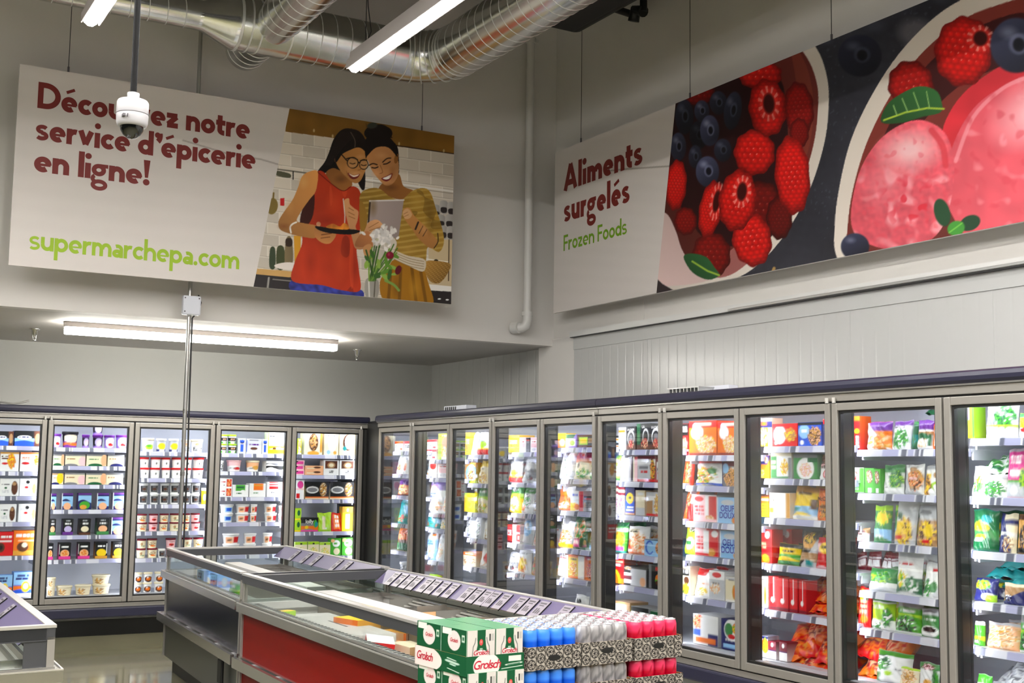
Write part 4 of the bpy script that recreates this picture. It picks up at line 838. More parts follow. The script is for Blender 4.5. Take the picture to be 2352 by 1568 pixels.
# ---------------------------------------------------------------- packaged goods
PAL = {k: np.array(v, float) for k, v in dict(w=(246, 246, 246), k=(24, 24, 26), r=(214, 20, 26), o=(240, 118, 22), y=(250, 212, 26), g=(72, 170, 48), d=(22, 98, 56), t=(24, 146, 150), b=(36, 88, 204), n=(34, 38, 104),
       s=(150, 200, 244), p=(104, 44, 140), v=(150, 118, 204), m=(226, 62, 150), c=(244, 232, 200), h=(92, 52, 32), e=(128, 128, 134), l=(172, 218, 40), a=(222, 160, 60), x=(206, 208, 214), q=(122, 22, 42), f=(248, 186, 142), i=(198, 184, 228), z=(184, 142, 98), j=(252, 202, 208), u=(66, 140, 76)).items()}
def art(spec, nu, nv, seed):
    L = spec.split('|'); r = np.random.RandomState(seed % 99991)
    f = lambda n: ((np.arange(n+1)[:, None]+(np.arange(3)[None]-1)/3)/n).ravel()
    U, V = np.meshgrid(f(nu), f(nv)); im = np.ones(U.shape+(3,))*PAL[L[0].strip()]
    for l in L[1:]:
        a = l.split(','); k = a[0]; n = [float(q) if q.replace('.', '', 1).replace('-', '', 1).isdigit() else q for q in a[1:]]
        if k == 'B': mk = (V >= n[0]) & (V <= n[1]); im[mk] = PAL[n[2]]
        elif k == 'W': mk = (V >= n[0]+n[2]*np.sin(U*6.3*n[3])) & (V <= n[1]); im[mk] = PAL[n[4]]
        elif k == 'R': mk = (U >= n[0]) & (U <= n[1]) & (V >= n[2]) & (V <= n[3]); im[mk] = PAL[n[4]]
        elif k == 'D': mk = (V-n[0]) < (U-.5)*n[1]; im[mk] = PAL[n[2]]
        elif k == 'E': mk = ((U-n[0])/n[2])**2+((V-n[1])/n[3])**2 < 1; im[mk] = PAL[n[4]]
        elif k == 'F':
            mk = ((U-n[0])/n[2])**2+((V-n[1])/n[3])**2 < 1+.25*np.sin(U*31+V*17+seed); q = r.uniform(0, 1, (nv+1, nu+1))
            sm = (q+np.roll(q, 1, 0)+np.roll(q, 1, 1)+np.roll(np.roll(q, 1, 0), 1, 1))/4; sm = np.repeat(np.repeat(sm, 3, 0), 3, 1); c = [PAL[x] for x in n[4]]; idx = np.clip(((sm-.25)*2*len(c)).astype(int), 0, len(c)-1)
            im[mk] = np.array(c)[idx][mk]
        elif k == 'T':                                   # lines of small print
            rows = int(n[5]); y = (V-n[2])/(n[3]-n[2])*rows; x = (U-n[0])/(n[1]-n[0]); on = (x > 0) & (x < 1) & (y > 0) & (y < rows) & (y % 1 > .3)
            wv = r.uniform(0, 1, (max(rows, 1)+1, nu+2)); dsh = wv[np.clip(y.astype(int), 0, rows), np.clip((x*nu*.7).astype(int), 0, nu+1)] > .25
            im[on & dsh] = PAL[n[4]]
    return lin(np.clip(im, 0, 255)).reshape(nv+1, 3, nu+1, 3, 3).mean((1, 3))*(1+.06*(r.uniform(0, 1, (nv+1, nu+1, 1))-.5))
ORD = ['first', 'second', 'third', 'fourth', 'fifth', 'sixth', 'seventh', 'eighth', 'ninth', 'tenth']
MESH = {}
def text_mesh(txt, size, m, squash=1.):
    cu = bpy.data.curves.new('txt', 'FONT'); cu.body = txt; cu.size = size; cu.align_x = 'CENTER'; cu.offset = size*.025; cu.space_line = .8
    o = bpy.data.objects.new('txt', cu); C.objects.link(o); dg = bpy.context.evaluated_depsgraph_get(); me = bpy.data.meshes.new_from_object(o.evaluated_get(dg)); bpy.data.objects.remove(o)
    me.materials.clear(); me.materials.append(MATS[m]); return me
def box_mesh(w, h, d, spec, seed, topk=None):
    k = ('B', round(w, 3), round(h, 3), round(d, 3), spec, seed)
    if k in MESH: return MESH[k]
    nu, nv = 26, 28; A_ = art(spec, nu, nv, seed); mb = MB(); v, c = [], []
    for j in range(nv+1):
        for i in range(nu+1): v.append(((i/nu-.5)*w, 0, j/nv*h)); c.append(A_[j, i])
    mb.add(v, [(j*(nu+1)+i, j*(nu+1)+i+1, (j+1)*(nu+1)+i+1, (j+1)*(nu+1)+i) for j in range(nv) for i in range(nu)], 'print', False, c)
    b0 = lin(PAL[spec[0]]); x = w/2
    q = [(-x, 0, 0), (x, 0, 0), (x, d, 0), (-x, d, 0), (-x, 0, h), (x, 0, h), (x, d, h), (-x, d, h)]
    mb.add(q, [(0, 3, 2, 1), (4, 5, 6, 7), (2, 3, 7, 6), (1, 2, 6, 5), (3, 0, 4, 7)], 'print', False, [A_[0, 0], A_[0, -1], A_[0, -1], A_[0, 0], A_[-1, 0], A_[-1, -1], A_[-1, -1], A_[-1, 0]])
    MESH[k] = mb.mesh('carton'); return MESH[k]
def tub_mesh(w, h, spec, seed):
    k = ('T', round(w, 3), round(h, 3), spec, seed)
    if k in MESH: return MESH[k]
    lid = spec.split('|')[0].split('/')[1] if '/' in spec.split('|')[0] else 'w'; sp = spec.replace('/'+lid, '', 1)
    n, nv = 28, 12; A_ = art(sp, 2*n, nv, seed); r = w/2
    prof = [(r*.80, 0)]+[(r*(.80+.13*j/nv), h*.84*j/nv) for j in range(nv+1)]
    mb = MB(); mb.lathe(prof, 'print', n, lambda u, i: A_[max(i-1, 0), int(np.clip(((u-.5)*2+.5), 0, 1)*2*n)])
    lb = MB(); cl = lin(PAL[lid]); lb.lathe([(r*.95, h*.82), (r, h*.83), (r, h*.97), (r*.97, h), (r*.86, h), (r*.85, h*.985)], 'print', n, lambda u, i: cl)
    MESH[k] = (mb.mesh('tub'), lb.mesh('lid')); return MESH[k]
def bag_mesh(w, h, th, spec, seed, lie=False):
    k = ('P', round(w, 3), round(h, 3), round(th, 3), spec, seed, lie)
    if k in MESH: return MESH[k]
    nu, nv = 20, 24; A_ = art(spec, nu, nv, seed); r = np.random.RandomState(seed+5); mb = MB()
    ph = r.uniform(0, 6.28, 8); am = r.uniform(.4, 1, 8)
    def pt(u, v, sgn):
        pin = (max(0., 1-abs(2*u-1)**3.2))**.62; top = min(1, max(0, (1-v)/.16))**.7; bot = min(1, (v+.02)/.1)**.5
        b_ = pin*top*bot*(.72+.28*(1-v)) if not lie else pin*max(0, math.sin(math.pi*min(1, max(0, v))))**.55; wr = 0
        for q in range(4): wr += am[q]*math.sin((3+2.1*q)*u*3.1+ph[q]+(2.5+q)*v*3.4+1.5*math.sin(ph[q+4]+5*v))
        wr *= .022*w*pin*(.25+top*.75)
        nar = 1-.05*math.sin(math.pi*min(1, v*1.05))-.035*(1-top)*math.sin(5*u+ph[0]); x = (u-.5)*w*nar
        z = v*h+(0 if lie else 1)*(.018*h*math.sin(4.2*u+ph[1])+.014*h*math.sin(9*u+ph[2]))*max(0, (v-.6)/.4)
        y = th*.5-sgn*(th*.5*b_+(wr if 0 < u < 1 else 0))
        return (x, y, z)
    v, c = [], []
    for j in range(nv+1):
        for i in range(nu+1): v.append(pt(i/nu, j/nv, 1)); c.append(A_[j, i])
    F = [(j*(nu+1)+i, j*(nu+1)+i+1, (j+1)*(nu+1)+i+1, (j+1)*(nu+1)+i) for j in range(nv) for i in range(nu)]; mb.add(v, F, 'film', True, c)
    v = [pt(i/nu, j/nv, -1) for j in range(nv+1) for i in range(nu+1)]; mb.add(v, [f[::-1] for f in F], 'film', True, c)
    MESH[k] = mb.mesh('bag'); return MESH[k]

ARTS = {}
def A(key, kind, name, cat, look, spec, **kw): ARTS[key] = (kind, name, cat, look, spec, kw)
exec(r'''
A('bx1','B','ice_cream_bar_box','box','black and blue ice cream bar carton','k|B,0,.34,b|W,.28,.5,.08,.7,s|E,.36,.56,.26,.14,w|T,.14,.58,.5,.62,n,1|R,.72,1,0,1,h|E,.86,.5,.1,.34,z')
A('bx2','B','popsicle_box','box','white carton with amber fruit popsicles','w|F,.6,.55,.22,.42,aoy|E,.25,.4,.17,.06,r|T,.06,.4,.6,.8,h,2|B,.9,1,a')
A('bx3','B','popsicle_box','box','white carton with one orange popsicle','w|E,.8,.5,.13,.4,f|F,.8,.6,.12,.26,oaf|E,.27,.42,.2,.07,r|T,.1,.45,.6,.75,o,2|B,.9,1,o')
A('bx4','B','ice_cream_bar_box','box','white carton with chocolate-coated bar','w|E,.76,.46,.17,.4,h|E,.74,.7,.1,.1,z|E,.3,.46,.07,.06,d|T,.08,.5,.6,.7,e,1|T,.1,.5,.16,.34,x,2')
A('bx5','B','ice_cream_bar_box','box','white carton with small pale brown bar','w|E,.76,.42,.12,.3,z|E,.36,.5,.1,.07,r|T,.1,.6,.64,.74,x,2|E,.42,.8,.1,.1,k')
A('bx6','B','ice_cream_bar_box','box','red carton with dark chocolate bar','r|T,.1,.9,.7,.84,w,1|R,.06,.9,.58,.64,w|E,.3,.34,.22,.2,h|E,.3,.34,.1,.1,k')
A('bx7','B','ice_cream_bar_box','box','orange carton with chocolate sandwich','o|B,0,.2,a|T,.1,.9,.7,.86,w,1|R,.2,.95,.56,.62,f|E,.42,.34,.26,.2,h|E,.5,.42,.12,.1,c')
A('bx8','B','ice_cream_box','box','blue carton with golden round biscuit','b|B,.5,1,s|B,0,.16,w|W,.28,.46,.06,.5,o|E,.56,.42,.2,.22,y|E,.56,.44,.12,.12,c|T,.1,.7,.66,.9,n,2')
A('tp','T','ice_cream_tub','tub','dark purple ice cream tub','p/p|B,.1,.9,k|E,.5,.5,.26,.36,i|E,.55,.45,.18,.22,j|B,0,.14,v')
A('tp2','T','ice_cream_tub','tub','wide purple tub with orange scoop','p/k|B,.5,1,k|E,.5,.66,.36,.3,c|W,.1,.34,.1,.8,o|B,0,.12,p')
A('tp3','T','ice_cream_tub','tub','violet tub with white oval','v/p|E,.5,.5,.34,.44,w|E,.55,.3,.2,.16,r')
A('fb1','B','ice_cream_box','box','cream carton with pink scoop','c|B,.86,1,e|E,.86,.4,.2,.42,j|T,.1,.55,.5,.66,z,1|E,.3,.02,.34,.16,e')
A('fb2','B','ice_cream_box','box','cream carton with green wave','c|B,.86,1,e|E,.88,.5,.16,.5,f|T,.1,.6,.5,.62,u,1|E,.45,.02,.36,.2,d')
A('fb3','B','ice_cream_box','box','pale carton with yellow scoop','c|B,.88,1,z|E,.7,.55,.3,.5,y|E,.3,.02,.36,.16,n|T,.1,.5,.5,.64,z,1')
A('fb4','B','ice_cream_box','box','cream carton with dark blue wave','c|B,.86,1,e|T,.1,.5,.5,.7,z,1|E,.55,.02,.4,.22,n')
A('pb','B','ice_cream_pint','carton','blue ice cream pint with scoop','n|B,.2,.5,s|W,.55,.8,.1,.7,s|E,.5,.2,.34,.22,f|B,.9,1,p|R,.0,.06,0,1,w')
A('pg','B','ice_cream_pint','carton','blue ice cream pint with green lime','n|W,.5,.85,.1,.7,s|E,.5,.26,.4,.24,g|E,.4,.14,.26,.14,a|B,.9,1,p')
A('pk','B','ice_cream_pint','carton','black ice cream pint with purple scoop','k|E,.5,.36,.36,.2,i|B,0,.2,p|T,.2,.8,.6,.76,w,1|T,.3,.7,.82,.92,x,1')
A('pk2','B','ice_cream_pint','carton','black ice cream pint with vanilla scoop','k|E,.5,.36,.34,.18,c|B,0,.14,h|T,.2,.8,.6,.76,w,1|T,.3,.7,.82,.92,x,1')
A('pk3','B','ice_cream_pint','carton','black ice cream pint with green base','k|E,.5,.36,.36,.2,f|B,0,.2,u|T,.2,.8,.6,.76,w,1|T,.3,.7,.82,.92,x,1')
A('pk4','B','ice_cream_pint','carton','black ice cream pint with pink scoop','k|E,.5,.34,.38,.24,f|F,.5,.38,.28,.16,oaf|B,0,.18,m|T,.2,.8,.66,.8,w,1|R,0,.05,.3,.9,w')
A('pk5','B','ice_cream_pint','carton','black ice cream pint with yellow scoop','k|E,.5,.34,.4,.24,y|B,0,.16,a|T,.2,.8,.66,.8,w,1|R,.9,.95,.3,.9,w')
A('tb','T','food_tub','tub','plain beige plastic tub','z/c|B,0,1,c|F,.35,.45,.2,.4,zca')
A('tg','T','ice_cream_tub','tub','white tub with green leaf','w/c|E,.55,.4,.3,.24,l|E,.5,.5,.16,.1,g|T,.3,.7,.1,.24,u,1')
A('ty','T','ice_cream_tub','tub','white tub with yellow disc','x/w|E,.5,.5,.3,.3,y|B,.02,.24,n|R,.3,.7,.06,.18,w')
A('tk','T','ice_cream_tub','tub','white tub with orange and black print','w/c|E,.5,.72,.2,.16,f|R,.2,.8,.1,.5,k|T,.25,.75,.14,.46,w,2')
A('tG','T','ice_cream_tub','tub','green-lidded tub','w/l|B,.35,.8,k|T,.3,.7,.45,.65,f,1|B,0,.3,g|E,.5,.16,.2,.14,c')
A('cw','T','yogurt_cup','cup','white cup with red lid','w/r|E,.5,.5,.07,.13,k|B,.92,1,r')
A('cd','T','ice_cream_cup','cup','cup with dark brown label','w/w|R,.2,.8,.16,.9,k|T,.28,.72,.24,.8,e,3|E,.5,.5,.16,.14,h')
A('cc','T','ice_cream_cup','cup','cream cup with biscuit picture','c/q|F,.5,.5,.26,.22,zhc|T,.3,.7,.72,.84,q,1|E,.5,.3,.2,.1,o')
A('cp','T','ice_cream_cup','cup','pink cup with small scoop','j/q|E,.5,.4,.2,.18,r|T,.3,.7,.66,.8,q,1|E,.54,.36,.1,.08,h')
A('cv','T','ice_cream_cup','cup','pale cup with leaf drawing','c/q|E,.45,.55,.1,.2,z|T,.3,.7,.2,.34,u,1|E,.6,.3,.12,.06,u')
A('cy','T','ice_cream_cup','cup','tall yellow cup','y/w|E,.5,.5,.2,.2,w')
A('co','T','ice_cream_cup','cup','white cup with dark orange flame','w/c|E,.5,.4,.34,.36,h|E,.5,.44,.2,.2,o|T,.3,.7,.1,.22,k,1|E,.44,.6,.06,.1,w')
A('bq','B','ice_cream_box','box','pale blue carton with cocoa bar','w|B,0,1,x|T,.1,.9,.82,.95,e,1|T,.2,.8,.5,.66,p,1|E,.5,.34,.24,.1,h|R,.0,.06,.1,.9,b')
A('bq2','B','ice_cream_box','box','narrow pale carton with blue lettering','x|R,.3,.7,.1,.6,b|E,.5,.76,.3,.1,n|T,.2,.8,.66,.9,b,1')
A('by','B','ice_cream_box','box','tall white and yellow carton','w|B,0,.2,y|W,.18,.36,.1,.4,y|R,0,.06,0,1,l|T,.1,.5,.72,.8,k,1|T,.1,.6,.84,.9,e,1|E,.4,.24,.12,.06,h')
A('tK','T','ice_cream_tub','tub','pink-topped tub','w/j|W,.5,1,.1,.6,j|E,.6,.3,.2,.16,r|T,.2,.5,.2,.4,e,1')
A('tC','T','ice_cream_tub','tub','cream tub with gold print','w/c|W,.4,1,.1,.6,f|E,.6,.4,.2,.24,a|T,.2,.5,.2,.4,e,1')
A('bw','B','ice_cream_box','box','white carton with black waves','w|W,.3,.55,.12,.9,k|W,.66,.8,.1,1.2,e|T,.4,.7,.3,.5,k,2')
A('brs','B','popsicle_box','box','white and red carton','w|R,.55,.95,.1,.9,r|F,.75,.5,.16,.36,rof|T,.1,.45,.5,.66,r,1|E,.35,.26,.04,.06,k')
A('bgt','B','ice_cream_box','box','white open carton with green packs','w|R,.2,.8,.5,1,g|R,.26,.74,.72,.86,d|T,.25,.6,.2,.34,d,1|E,.66,.52,.12,.05,w')
A('bot','B','ice_cream_box','box','white open carton with orange packs','w|R,.25,.85,.5,1,o|R,.25,.85,.8,.9,a|T,.25,.55,.2,.34,u,1')
A('brt','B','ice_cream_box','box','white open carton with red packs','w|R,.12,.7,.52,1,r|R,.12,.7,.7,.78,j|R,.12,.7,.86,.92,w|T,.2,.5,.2,.34,e,1')
A('tr','T','ice_cream_tub','tub','white tub with red label','w/w|R,.56,.9,.15,.85,r|R,.2,.5,.1,.8,f|T,.25,.45,.3,.6,h,2')
A('tbl','T','ice_cream_tub','tub','white tub with blue label','w/w|R,.3,.72,.15,.8,s|R,.4,.66,.3,.7,b|T,.74,.92,.2,.8,e,3')
A('tgy','T','ice_cream_tub','tub','grey patterned tub','x/w|F,.5,.5,.4,.4,ewk')
A('q1','B','ice_cream_box','box','cream carton with brown oval','c|E,.5,.56,.26,.4,h|F,.5,.56,.2,.34,hzaf|E,.5,.06,.34,.1,a|R,.86,1,.1,1,a')
A('q2','B','ice_cream_box','box','cream carton with pale scoop','c|E,.56,.5,.3,.34,w|T,.2,.8,.8,.92,e,1|E,.3,.12,.14,.1,s|E,.76,.1,.12,.08,a')
A('q3','B','ice_cream_box','box','cream carton with brown ring','c|E,.5,.58,.3,.38,h|E,.56,.6,.24,.32,w|E,.32,.3,.12,.1,t|R,.9,1,0,1,y')
A('q4','B','frozen_treat_box','box','flat pink carton','m|B,0,1,j|R,.1,.9,.2,.8,m|E,.2,.7,.1,.14,k')
A('q5','B','frozen_treat_box','box','flat peach carton','f|E,.66,.6,.2,.2,h|R,.1,.5,.3,.5,c')
A('q6','B','ice_cream_bar_box','box','white carton with dark picture','w|R,.1,.9,.44,.95,h|E,.5,.66,.26,.2,z|E,.5,.66,.16,.12,c|T,.36,.66,.12,.3,k,2')
A('q7','B','popsicle_box','box','white carton with pink rose','w|E,.55,.76,.36,.2,m|R,.1,.5,.04,.3,r|B,.5,.56,j')
A('q8','B','ice_cream_bar_box','box','black carton with almond bars','k|W,0,.14,.05,.6,o|E,.3,.54,.26,.2,w|E,.3,.54,.22,.14,e|E,.76,.56,.15,.4,z|F,.76,.56,.13,.34,zahc|B,0,.06,c')
A('ql','B','popsicle_box','box','lime green carton','l|E,.6,.6,.24,.24,d|B,0,.12,y')
A('qt','B','popsicle_box','box','dark carton with fruit drawings','e|B,.6,1,k|W,.1,.4,.1,.6,o|E,.35,.3,.1,.12,y|E,.84,.55,.1,.28,g|B,0,.1,m|E,.9,.5,.08,.2,t', txt=('lolly', 'cap_white', .36, .6))
A('qg','P','frozen_treat_bag','bag','lime green bag','l|R,.3,.5,.1,.8,c|R,.5,.6,.1,.2,w')
A('qo','P','frozen_treat_bag','bag','orange-red bag','o|B,0,1,r|R,.2,.8,.1,.9,o|T,.3,.7,.15,.85,w,3')
A('qy','B','popsicle_box','box','tall yellow carton','y|B,.76,1,a|R,.3,.7,.1,.7,c|E,.5,.86,.1,.06,w')
A('qc','B','ice_cream_box','box','pale lime carton','c|F,.5,.3,.4,.3,lcy|B,.8,1,l|E,.5,.86,.1,.06,k')
A('qd','B','frozen_treat_box','box','green carton with white cloud','g|E,.55,.7,.36,.2,w|E,.6,.24,.3,.2,c|T,.3,.7,.6,.76,g,1|E,.2,.86,.2,.1,f')
# --- right wall
A('rw','B','frozen_meal_box','box','white and red carton','w|B,.75,1,r|T,.1,.9,.3,.6,e,2|R,.6,.9,.1,.3,r')
A('wb','P','frozen_food_bag','bag','white bag with red tip','w|E,.5,.36,.3,.2,f|F,.5,.3,.24,.16,rfo|T,.3,.7,.7,.8,e,1|B,.94,1,x')
A('po','P','frozen_food_bag','bag','purple and orange bag','p|B,0,.62,o|F,.5,.34,.4,.3,ofcy|B,0,.06,q')
A('te','P','frozen_food_bag','bag','teal bag','t|W,.45,.55,.1,.7,s|W,.62,.7,.1,.8,s|F,.5,.2,.4,.16,rut|B,.92,1,s')
A('og','P','frozen_food_bag','bag','orange and green bag','o|B,0,.36,d|B,.36,.5,h|F,.5,.7,.4,.2,ofr')
A('gl','B','frozen_meal_box','box','yellow-green carton','l|R,.25,1,.05,.95,y|E,.6,.66,.3,.22,f|F,.6,.3,.3,.2,ycw|T,.3,.9,.86,.94,w,1|R,.3,1,0,.1,w')
A('bl','P','frozen_food_bag','bag','pale blue bag','s|B,.7,1,x|T,.2,.8,.5,.66,b,2|F,.5,.25,.36,.2,wsa|R,.6,.9,.8,.9,o')
A('rwb','B','frozen_meal_box','box','white carton with red swirl','w|E,.5,.7,.4,.24,r|T,.2,.8,.2,.4,e,2')
A('pw','B','frozen_meal_box','box','white and pink carton','w|B,.8,1,j|R,.1,.9,.3,.6,j|T,.2,.8,.62,.74,r,1|E,.5,.16,.3,.1,x')
A('pv','P','frozen_food_bag','bag','white bag with purple top','w|W,.7,1,.06,.8,v|T,.2,.7,.4,.56,b,2|F,.6,.2,.34,.18,cfw')
A('wc','P','frozen_food_bag','bag','white bag with pale food','w|F,.5,.35,.36,.26,cfw|T,.2,.8,.66,.78,e,2|E,.5,.88,.14,.06,x')
A('wg','P','frozen_food_bag','bag','white bag with green window','w|B,.76,1,u|F,.5,.34,.38,.28,guwl|T,.2,.8,.66,.72,w,1')
A('tc','P','frozen_food_bag','bag','cream and teal bag','c|B,.7,1,s|F,.5,.36,.4,.26,tcy|T,.2,.8,.76,.86,t,1')
A('ll','P','frozen_food_bag','bag','lime green bag with leaf curl','l|E,.5,.4,.34,.3,g|E,.5,.36,.26,.22,l|T,.2,.8,.76,.86,w,1')
A('ow','P','frozen_food_bag','bag','orange and white bag','w|D,.6,1.2,w|W,.62,1,.1,.6,o|F,.5,.3,.34,.2,cfo|T,.2,.7,.46,.56,r,1')
A('ye','B','frozen_meal_box','box','yellow carton','y|B,.8,1,a|R,.2,.8,.5,.7,c|F,.5,.3,.3,.2,yao|T,.2,.8,.52,.66,o,2')
A('wgr','P','frozen_food_bag','bag','white bag with red base','w|B,0,.28,r|E,.55,.44,.3,.14,l|E,.4,.7,.12,.14,x|T,.2,.7,.56,.62,d,1|B,.24,.3,y')
A('gt','P','frozen_food_bag','bag','grey and teal bag','e|B,0,.36,t|E,.5,.6,.3,.2,x')
A('ab','B','frozen_meal_box','box','amber carton with blue arc','a|E,.6,.5,.46,.4,s|F,.6,.4,.3,.26,zahc|B,0,.12,l|W,.7,.76,.1,.5,b')
A('yc','P','frozen_food_bag','bag','cream bag with yellow top','c|B,.8,1,y|W,.66,.8,.06,.5,y|F,.55,.25,.36,.24,azyc|T,.2,.6,.56,.64,e,1')
A('yb','B','frozen_meal_box','box','yellow carton with pretzel','y|E,.5,.4,.26,.2,a|E,.5,.4,.14,.1,y|B,.9,1,l|R,.9,1,0,1,l')
A('gc','P','frozen_food_bag','bag','cream bag with green top','c|B,.56,1,u|W,.5,.62,.06,.6,l|F,.5,.22,.4,.2,yczl|T,.2,.8,.72,.84,w,1')
A('ws','P','frozen_food_bag','bag','white bag with silvery fish','w|D,.5,1.6,x|F,.55,.4,.2,.4,exwu|T,.1,.5,.7,.8,e,1')
A('wz','P','frozen_food_bag','bag','white bag with brown stripe','w|D,.3,1.2,z|F,.5,.3,.3,.24,zcw')
A('cs','B','frozen_meal_box','box','cream bread carton','c|B,.76,1,o|F,.5,.4,.44,.3,zc|T,.2,.8,.82,.92,w,1')
A('wp','P','frozen_food_bag','bag','white bag with red pepper','w|E,.55,.36,.16,.3,r|T,.3,.8,.7,.8,e,2|F,.4,.16,.3,.1,fw')
A('jr','B','frozen_meal_box','box','pale pink carton','j|F,.5,.4,.4,.3,qfj|T,.2,.8,.76,.88,q,1')
A('si','P','frozen_food_bag','bag','silver-grey bag','x|W,.3,.5,.12,.8,e|E,.4,.6,.2,.16,w|T,.3,.8,.7,.78,k,1|F,.6,.2,.24,.12,ekq')
A('gy','P','frozen_food_bag','bag','yellow bag with green top','y|B,.62,1,u|W,.55,.68,.06,.7,l|F,.5,.3,.36,.24,ycw|T,.2,.8,.74,.84,w,1')
A('gw','P','frozen_food_bag','bag','white bag with green top','w|B,.76,1,g|F,.5,.44,.36,.28,guwe|F,.3,.2,.24,.12,fow|T,.2,.8,.82,.9,w,1')
A('gr','P','frozen_food_bag','bag','grey bag with brown food','x|F,.5,.4,.36,.34,exzw|B,.85,1,w')
A('rd','B','frozen_meal_box','box','red carton','r|R,.1,.9,.4,.7,w|T,.2,.8,.44,.66,r,2|B,0,.1,q')
A('pk6','B','frozen_meal_box','box','white and pink striped carton','w|R,.5,1,.1,1,r|R,.5,1,.5,.6,j|T,.1,.45,.5,.8,e,3|R,.7,.9,.2,.4,w')
A('sw','P','frozen_food_bag','bag','pale blue puffed bag','s|B,0,1,x|E,.5,.6,.4,.3,s|E,.4,.7,.2,.1,w|T,.3,.7,.5,.6,e,1')
A('wj','P','frozen_food_bag','bag','white and pink bag','w|F,.5,.32,.4,.3,jfw|T,.2,.8,.7,.8,r,1')
A('yw','P','frozen_food_bag','bag','white bag with yellow food','w|F,.45,.36,.36,.34,yao|E,.45,.4,.2,.24,y|T,.2,.8,.8,.88,e,1')
A('ar','P','frozen_food_bag','bag','amber and red bag','a|F,.5,.4,.4,.4,arzg|B,.86,1,w')
A('or','B','frozen_meal_box','box','small orange carton','o|B,.6,1,y|E,.6,.36,.3,.26,f')
A('ga','B','frozen_meal_box','box','white carton with green corner','w|B,.7,1,d|D,.4,1.4,v|R,.3,.9,.1,.66,w|E,.6,.34,.24,.2,l')
A('gd','B','frozen_meal_box','box','dark carton with green window','h|R,.1,.6,.2,.8,l|R,.16,.54,.3,.7,y|R,.6,1,.1,.9,k|T,.64,.96,.3,.7,z,3')
A('kd','B','frozen_meal_box','box','flat dark carton','k|B,0,1,d|B,.3,.7,k|T,.1,.9,.35,.6,x,1')
A('rc','P','frozen_food_bag','bag','cream bag with red top','c|B,.66,1,r|W,.58,.72,.06,.5,o|F,.6,.22,.34,.18,gucl|E,.3,.5,.07,.1,k')
A('pg2','P','frozen_food_bag','bag','pale green bag','l|B,0,1,c|B,0,.12,g|W,.8,1,.05,.6,l|F,.5,.5,.3,.26,clu|R,0,1,.12,.2,l')
A('wo','P','frozen_food_bag','bag','white bag with orange corner','w|D,.9,-1,o|T,.3,.8,.4,.6,r,2|F,.5,.2,.36,.14,wjo')
A('dk','B','frozen_meal_box','box','dark grey carton','k|B,0,.75,e|T,.1,.9,.2,.6,k,3|B,.78,.86,r')
A('wr','B','frozen_meal_box','box','white, yellow and red carton','w|R,.66,1,0,1,r|R,0,.4,0,.4,y|E,.5,.2,.2,.16,o|T,.1,.6,.7,.86,b,1')
A('fo','P','frozen_food_bag','bag','clear bag of orange pieces','x|B,.7,1,w|F,.5,.4,.42,.3,fowa|B,0,.16,y')
A('gq','P','frozen_food_bag','bag','green bag with pink patch','d|F,.5,.6,.4,.3,gufo|W,.74,.8,.05,.6,w|R,.05,.6,.08,.3,m|T,.1,.55,.12,.26,w,1')
A('ge','P','frozen_food_bag','bag','dark green and grey bag','u|D,.5,2,x|B,.8,1,d|F,.6,.3,.3,.24,uwe|E,.6,.12,.34,.1,s')
A('oy','B','frozen_meal_box','box','orange and yellow carton','o|R,.05,.6,.1,.9,y|F,.3,.4,.24,.3,yaoc|R,.6,.95,0,1,w|R,.95,1,0,1,o|T,.12,.5,.74,.86,k,1')
A('ro','B','frozen_meal_box','box','red carton with meat picture','o|B,.86,1,r|F,.5,.4,.42,.36,rhfo|T,.2,.8,.84,.92,w,1')
A('wq','P','frozen_food_bag','bag','white pouch with pale shrimps','w|F,.5,.3,.4,.16,fwj|T,.2,.6,.62,.82,k,1|E,.4,.7,.16,.06,k|B,0,.12,f')
A('lc','B','frozen_dessert_box','box','black carton lettered in white','k|B,0,.2,h|E,.5,.5,.36,.34,w|E,.5,.46,.3,.28,k|E,.5,.44,.2,.2,e|F,.5,.24,.28,.18,rhf', txt=('LA CASSE', 'cap_white', .11, .82))
A('lg','B','frozen_dessert_box','box','taller black carton with green side','k|R,0,.26,0,1,d|B,0,.18,h|E,.66,.5,.22,.3,w|E,.66,.48,.18,.25,k|F,.6,.24,.26,.18,rhf|T,.04,.22,.3,.7,u,3', txt=('LA', 'cap_white', .12, .82))
A('wO','B','frozen_meal_box','box','white carton with orange band','w|B,.76,.9,o|E,.6,.6,.1,.06,o|T,.2,.6,.66,.72,o,1|R,.9,1,0,1,x')
A('st','B','frozen_meal_box','box','flat carton with orange band','w|B,.66,1,k|B,.3,.6,o|B,0,.2,s')
A('jp','B','frozen_meal_box','box','thin pink carton','j|B,.86,1,r|R,0,.3,0,1,c')
A('mg','B','frozen_meal_box','box','maroon and grey carton with pasta','q|R,.0,.72,.0,.7,x|W,.62,.86,.05,.5,w|R,.1,.6,.5,.6,e|F,.84,.5,.14,.4,yako|T,.16,.56,.3,.44,r,1|B,0,.1,r')
A('rg','B','frozen_meal_box','box','red and grey carton','q|B,0,.7,x|F,.5,.4,.36,.3,xjqv|B,.8,.9,c')
A('nb','B','frozen_meal_box','box','blue carton with yellow badge','n|B,0,.5,b|E,.5,.6,.4,.2,y|E,.5,.62,.16,.06,k|R,.2,.9,.24,.3,w|R,.1,.9,.14,.2,w|B,0,.06,f')
A('cb','B','frozen_meal_box','box','plain cream carton','c|B,0,.3,x|E,.5,.86,.3,.06,w|R,.9,1,0,1,z')
A('gk','B','frozen_meal_box','box','grey carton with pastry','x|R,0,.4,0,.7,z|W,.6,.84,.06,.5,w|F,.76,.5,.26,.44,yzac|B,0,.1,r')
